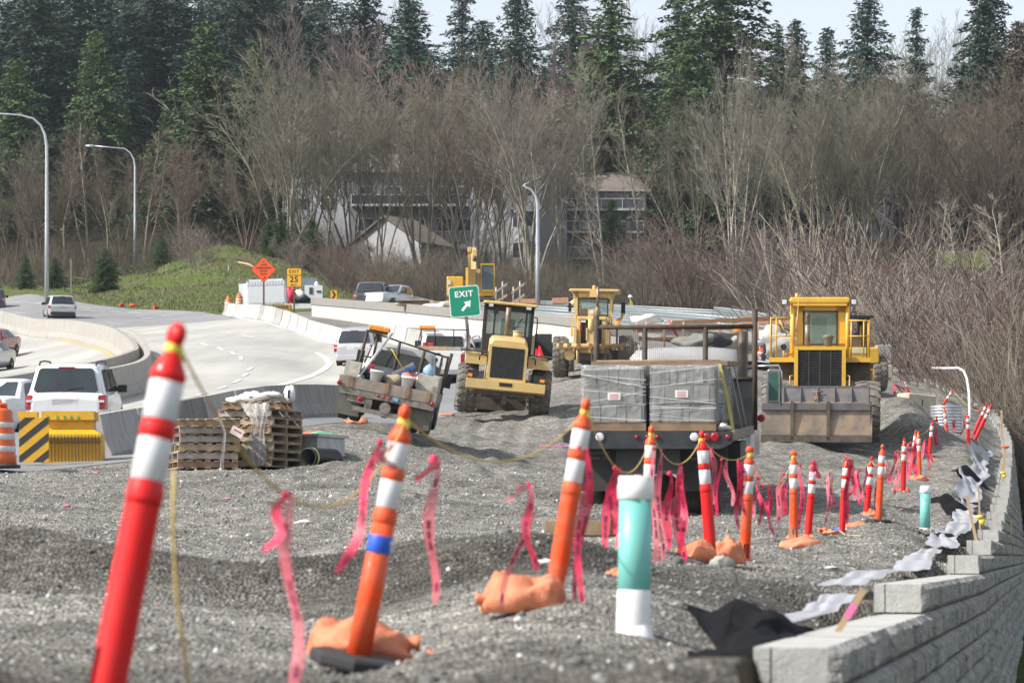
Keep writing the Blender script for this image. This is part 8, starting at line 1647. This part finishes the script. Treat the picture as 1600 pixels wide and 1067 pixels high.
# ---- leafless trees
BT = [
 ("fanA","great fan-shaped leafless maple rising over the orange sign",445,300,125,"olive","olive","maple",1.12),
 ("fanB","leafless maple leaning out beside the great fan-shaped one",505,305,150,"olive","olive","maple",1.0),
 ("fanC","leafless maple above the white gabled building",590,303,160,"olive","olive","maple",.95),
 ("fanA","leafless maple between the white gable and the excavator",660,306,150,"olive","olive","maple",.9),
 ("fanD","reddish-tipped leafless maple above the excavator",735,304,145,"olive","red","maple",.9),
 ("fanB","pale-stemmed fan-shaped maple beside the centre lamp, its tips reddish",830,298,130,"grey","grey","maple",1.05),
 ("fanC","leafless maple behind the centre lamp",875,312,160,"olive","red","maple",.8),
 ("ald1","slender leafless tree before the apartment block, in line with the grader",945,296,170,"grey","grey","alder",.9),
 ("ald2","slender pale tree between the grader and the flatbed rack",1000,306,165,"grey","grey","alder",.9),
 ("fanC","tall pale-limbed leafless tree standing in front of the spreading conifer",1148,292,105,"pale","grey","maple",.62),
 ("fanD","leafless tree with crossing limbs behind the flatbed's rack",1080,312,190,"olive","olive","maple",.85),
 ("fanA","leafless maple over the big loader's cab",1270,300,150,"olive","olive","maple",.95),
 ("fanB","leafless maple just beyond the big loader, with many upright limbs",1350,298,150,"olive","olive","maple",1.0),
 ("fanC","upright leafless maple over the culvert",1420,302,165,"olive","brown","maple",1.0),
 ("fanD","leafless maple above the hard-tilted posts",1490,306,170,"brown","brown","maple",1.0),
 ("fanA","leafless maple at the picture's edge above the thicket",1570,300,150,"brown","brown","maple",1.1),
 ("ald2","brownish leafless tree behind the first lamp",100,318,215,"brown","red","alder",1.3),
 ("ald1","brownish leafless tree with a pale stem just past the first lamp",140,312,195,"grey","red","alder",1.2),
 ("ald2","leafless tree with a forked stem before the blue-green conifer",170,305,225,"olive","brown","alder",1.0),
 ("ald1","leafless tree behind the second lamp pole",225,300,200,"brown","brown","alder",1.1),
 ("fanC","low leafless tree at the edge of the slope, before the first lamp",20,310,225,"brown","olive","maple",.9),
 ("fanD","low brown tree in the dark gap at the foot of the largest shaggy conifer",385,300,250,"brown","brown","maple",1.0),
 ("fanB","bare greyish tree on the hilltop behind the great maple",540,370,50,"grey","purple","maple",1.1),
 ("fanC","hazy purple-grey bare tree on the hilltop above the excavator",870,385,60,"grey","purple","maple",1.1),
 ("fanA","pinkish bare tree on the hilltop between the pointed conifer and the spreading one",1015,385,62,"grey","purple","maple",1.0),
 ("fanD","bare tree against the sky around the lone thin conifer",1415,395,95,"grey","grey","maple",1.0),
 ("fanA","bare tree against the sky just past the lone thin conifer",1460,400,90,"grey","grey","maple",.9),
 ("fanB","brown bare tree low on the skyline beneath the dense conifer",1310,345,120,"brown","olive","maple",1.2),
 ("fanC","brown bare tree crown between the lone conifer and the dark cedar",1500,350,150,"brown","red","maple",1.2),
 ("ald2","slim pale sapling rising from the thicket over the culvert",1455,225,330,"pale","pale","alder",1.0),
 ("ald1","whitish sapling with spreading twigs at the thicket's edge above the stakes",1580,215,325,"pale","pale","alder",1.2),
 ("ald2","whitish sapling in front of the green meadow gap",1495,235,330,"pale","pale","alder",1.1),
 ("ald1","thin sapling beside the white hose",1535,160,395,"grey","grey","alder",1.2),
]
BT += [("fanC","second-row leafless maple filling in behind the great fan-shaped one",480,322,140,"olive","olive","maple",1.1),
 ("fanD","second-row maple between the great fan-shaped one and the gabled house",545,326,165,"brown","brown","maple",1.0),
 ("fanA","second-row leafless maple over the grey garage",700,324,150,"brown","olive","maple",1.1),
 ("fanB","thin-stemmed maple between the excavator and the centre lamp",785,318,150,"grey","olive","maple",.9),
 ("fanD","leafless maple rising past the grader's cab, behind the apartment balconies",915,335,175,"olive","brown","maple",1.0),
 ("fanC","leafless maple over the middle of the flatbed's rack",1040,330,200,"brown","olive","maple",1.0),
 ("fanA","leafless maple over the end post of the flatbed's rack",1195,318,170,"olive","olive","maple",1.0),
 ("fanD","dense leafless maple between the cab lamps of the big loader and the saplings",1310,325,165,"brown","olive","maple",1.0),
 ("fanB","second-row maple behind the white-barked sapling of the meadow gap",1455,330,175,"brown","olive","maple",1.1),
 ("fanC","second-row maple close to the picture's edge above the whitish sapling",1535,325,170,"brown","brown","maple",1.1),
 ("fanA","leafless maple low between the shaggy conifer and the great maple",350,318,230,"brown","olive","maple",.9),
 ("fanB","brown thicket-like maple behind the young evergreens by the first lamp",60,305,255,"brown","brown","maple",1.1),
 ("fanD","brown maple between the two lamps",185,318,250,"brown","brown","maple",1.1),
 ("fanA","brownish maple low beyond the second lamp",285,305,235,"brown","red","maple",1.0)]
for i, (key, lb, px, d, top, bk_, tw_, kd, sx) in enumerate(BT):
    bare_tree(key, lb, px, d, 17, bk_, tw_, kd, {"fanA":5,"fanB":17,"fanC":29,"fanD":43,"ald1":7,"ald2":19}[key], top, sx=sx, rz=i*1.3)
BU = [("big pinkish bush behind the grader and the stacked girders",1010,245,375,1.6,"purple"),("wide pinkish-brown bush above the flatbed's rack",1085,240,362,1.8,"red"),("great purple-grey bush between the flatbed and the big loader",1215,225,360,1.9,"purple"),("purple-grey bush above the big loader's cab",1290,220,385,1.6,"purple"),("red-brown bush on the mound past the chevron sign",545,262,385,1.5,"red"),("purple twiggy bush beside the second lamp on the bank",310,272,360,1.6,"purple"),("reddish bush at the crest of the mound behind the yellow advisory sign",460,284,380,1.3,"purple"),("brown bush beside the excavator's cab",800,250,420,1.3,"brown"),("brown twig bush behind the parapet by the dark SUV",615,255,405,1.6,"brown"),("dark brown bush behind the pickup on the bridge",690,258,400,1.6,"brown"),
 ("tan seeded bush over the big loader's handrail",1340,150,442,1.0,"pale"),("tan seeded bush above the tall grey block",1395,150,470,1.0,"pale"),("purple bush behind the tall grey block",1420,165,420,1.6,"purple"),("brown bush at the bend of the white hose",1470,150,440,1.6,"red"),("twiggy bush over the hard-tilted posts",1545,135,455,1.6,"purple"),("brown bush at the edge of the picture over the wall",1600,125,480,1.5,"red")]
for i, (lb, px, d, top, sx, tw_) in enumerate(BU):
    bare_tree("bush"+str(i % 3), "leafless "+lb if "bush" not in lb[:4] else lb, px, d, 4, "brown", tw_, "bush", 51+i % 3, top, up=-.3, sx=sx, name="shrub", cat="shrub", group="leafless shrubs along the woods", rz=i*2.1)
# ---- stuff: far wood behind, undergrowth, thicket beyond the wall, grass tufts
def merged(name, items, m, kind_="stuff"):
    Vs, Qs, o = [], [], 0
    for V, Q, loc, sc, a in items:
        c, s = math.cos(a), math.sin(a); W_ = V*np.array(sc); W_ = np.stack([W_[:,0]*c-W_[:,1]*s, W_[:,0]*s+W_[:,1]*c, W_[:,2]], 1)+np.array(loc); Vs.append(W_); Qs.append(Q+o); o += len(W_)
    return kind(link(name, npmesh(name, np.concatenate(Vs), np.concatenate(Qs), m)), kind_)
rg = np.random.default_rng(11); low = [conifer_arrays(seed=60+k, wid=7.5, gaps=.12, dens=.62, clump=.62)[:2] for k in range(3)]; it = []
for i in range(135):
    d = rg.uniform(390, 560); px = rg.uniform(-120, 980) if i % 9 else rg.uniform(980,1700); top_lim = np.interp(px, [0,420,560,700,800,880,1000,1200,1300,1700], [-200,-150,10,60,110,150,175,185,190,170])
    p = G(px, d, -1); Ht = rg.uniform(18, 30)
    top_py = YH-(p.z+Ht-CZ)/d*F
    if top_py < top_lim: Ht = max(4, CZ+(YH-top_lim-rg.uniform(0,60))/F*d-p.z)
    V, Q = low[i % 3]; it.append((V, Q, tuple(p), (Ht/26*1.4,)*2+(Ht/26,), rg.uniform(0,6)))
merged("far_woods", it, NEED["deep"])
def seg_quads(segs):
    S = np.asarray(segs, float); me = prisms(segs, "tmp", []); n = len(me.vertices); V = np.empty(n*3, np.float32); me.vertices.foreach_get("co", V); bpy.data.meshes.remove(me); V = V.reshape(-1,3); k = len(S); q = np.array([(0,1,4,3),(1,2,5,4),(2,0,3,5)]); return V, (q[None]+np.arange(k)[:,None,None]*6).reshape(-1,4)
bq = []
for s in (71, 72, 73):
    th, tn = grow(s, 6., "bush", .6, .0085); bq.append(seg_quads(th+tn))
it = []
for i in range(330):          # thicket beyond and below the wall
    d = rg.uniform(112, 205); px = rg.uniform(np.interp(d,[112,150,160,205],[1600,1450,1340,1190]), 1720)
    p = Vector(((px-CX)/F*d, d, 0)); p.z = Z(p.x, p.y)-.3; want = CZ+(YH-rg.uniform(450,560))/F*d-p.z; Ht = min(max(want*rg.uniform(.55,1.0), 2.5), 9.5); V, Q = bq[i % 3]; k = Ht/6.
    it.append((V, Q, tuple(p), (min(k,1.1),)*2+(k,), rg.uniform(0,6)))
merged("thicket_undergrowth", it[::2], mat("twigs_tan", (.26,.22,.18), .95, var=.25, scale=.5)); merged("bramble_undergrowth", it[1::2], TWIGS["brown"])
it = []; it2 = []
for i in range(620):          # brush under the trees
    d = rg.uniform(262, 372); px = rg.uniform(-60, 1660); fr = np.interp(px, [0,200,330,460,560,700,1700], [286,278,296,292,262,240,225])
    if d < fr: d = fr+rg.uniform(0,60)
    p = G(px, d, -.3); k = rg.uniform(.35,.75); V, Q = bq[i % 3]; (it if rg.random() < .5 else it2).append((V, Q, tuple(p), (k*1.5,k*1.5,k*rg.uniform(.6,1.0)), rg.uniform(0,6)))
merged("woodland_undergrowth", it, TWIGS["brown"]); merged("hedge_undergrowth", it2, mat("twigs_dark", (.10,.095,.055), .95, var=.3, scale=.5))
fq = []
for s in (81, 82): th, tn = grow(s, 15., "maple", .72, .03); fq.append(seg_quads(th+tn))
it = []; it2 = []
for i in range(60):
    d = rg.uniform(345, 470); px = rg.uniform(380, 1660) if i % 4 else rg.uniform(-50, 380); p = G(px, d, -.5); tp = np.interp(px, [0,400,700,900,1100,1300,1500,1700],[120,130,120,130,165,175,165,150])+rg.uniform(0,70)
    Ht = min(max(CZ+(YH-tp)/F*d-p.z, 6), 19); V, Q = fq[i % 2]; (it if i % 2 else it2).append((V, Q, tuple(p), (Ht/15*1.25,)*2+(Ht/15,), rg.uniform(0,6)))
merged("hill_woods", it, TWIGS["purple"]); merged("slope_woods", it2, TWIGS["grey"])
# grass tufts on the bank
n = 42000; d = rg.uniform(222, 296, n); px = rg.uniform(-20, 620, n); x = (px-CX)/F*d; ok = (x > roadr(np.minimum(d, 284))-.2*0+.6) | (d > 284); x, d = x[ok], d[ok]; z = Zs(x, d); n = len(x); a = rg.uniform(0,6.28,n); w_ = .035; h = rg.uniform(.06,.24,n); lean = rg.normal(0,.12,(n,2))
V = np.stack([np.stack([x-np.cos(a)*w_, d-np.sin(a)*w_, z-.02],1), np.stack([x+np.cos(a)*w_, d+np.sin(a)*w_, z-.02],1), np.stack([x+lean[:,0], d+lean[:,1], z+h],1)],1).reshape(-1,3)
kind(link("bank_grass", npmesh("bank_grass", V, np.arange(n*3).reshape(-1,3), [mat("grass_green",(.105,.132,.045),.9,var=.3,scale=.4), mat("grass_dead",(.25,.215,.13),.9,var=.3,scale=.4), mat("grass_olive",(.11,.125,.05),.9,var=.3,scale=.4)], np.array([0,0,0,1,2])[(rg.random(n)*5).astype(int)])), "stuff")
# ------------------------------------------------------------------ haze
hm = bpy.data.materials.new("haze_air"); hm.use_nodes = True; hn = hm.node_tree; hn.nodes.clear(); ho = hn.nodes.new("ShaderNodeOutputMaterial"); hv = hn.nodes.new("ShaderNodeVolumePrincipled"); hv.inputs["Color"].default_value = (.80,.88,1.0,1); hv.inputs["Density"].default_value = .00010; hv.inputs["Anisotropy"].default_value = .2; hn.links.new(hv.outputs[0], ho.inputs["Volume"])
mb = MB(); mb.box(-900,900,-60,8500,-6,160); kind(mb.build("haze", hm), "stuff"); bpy.data.objects["haze"].display_type = 'WIRE'
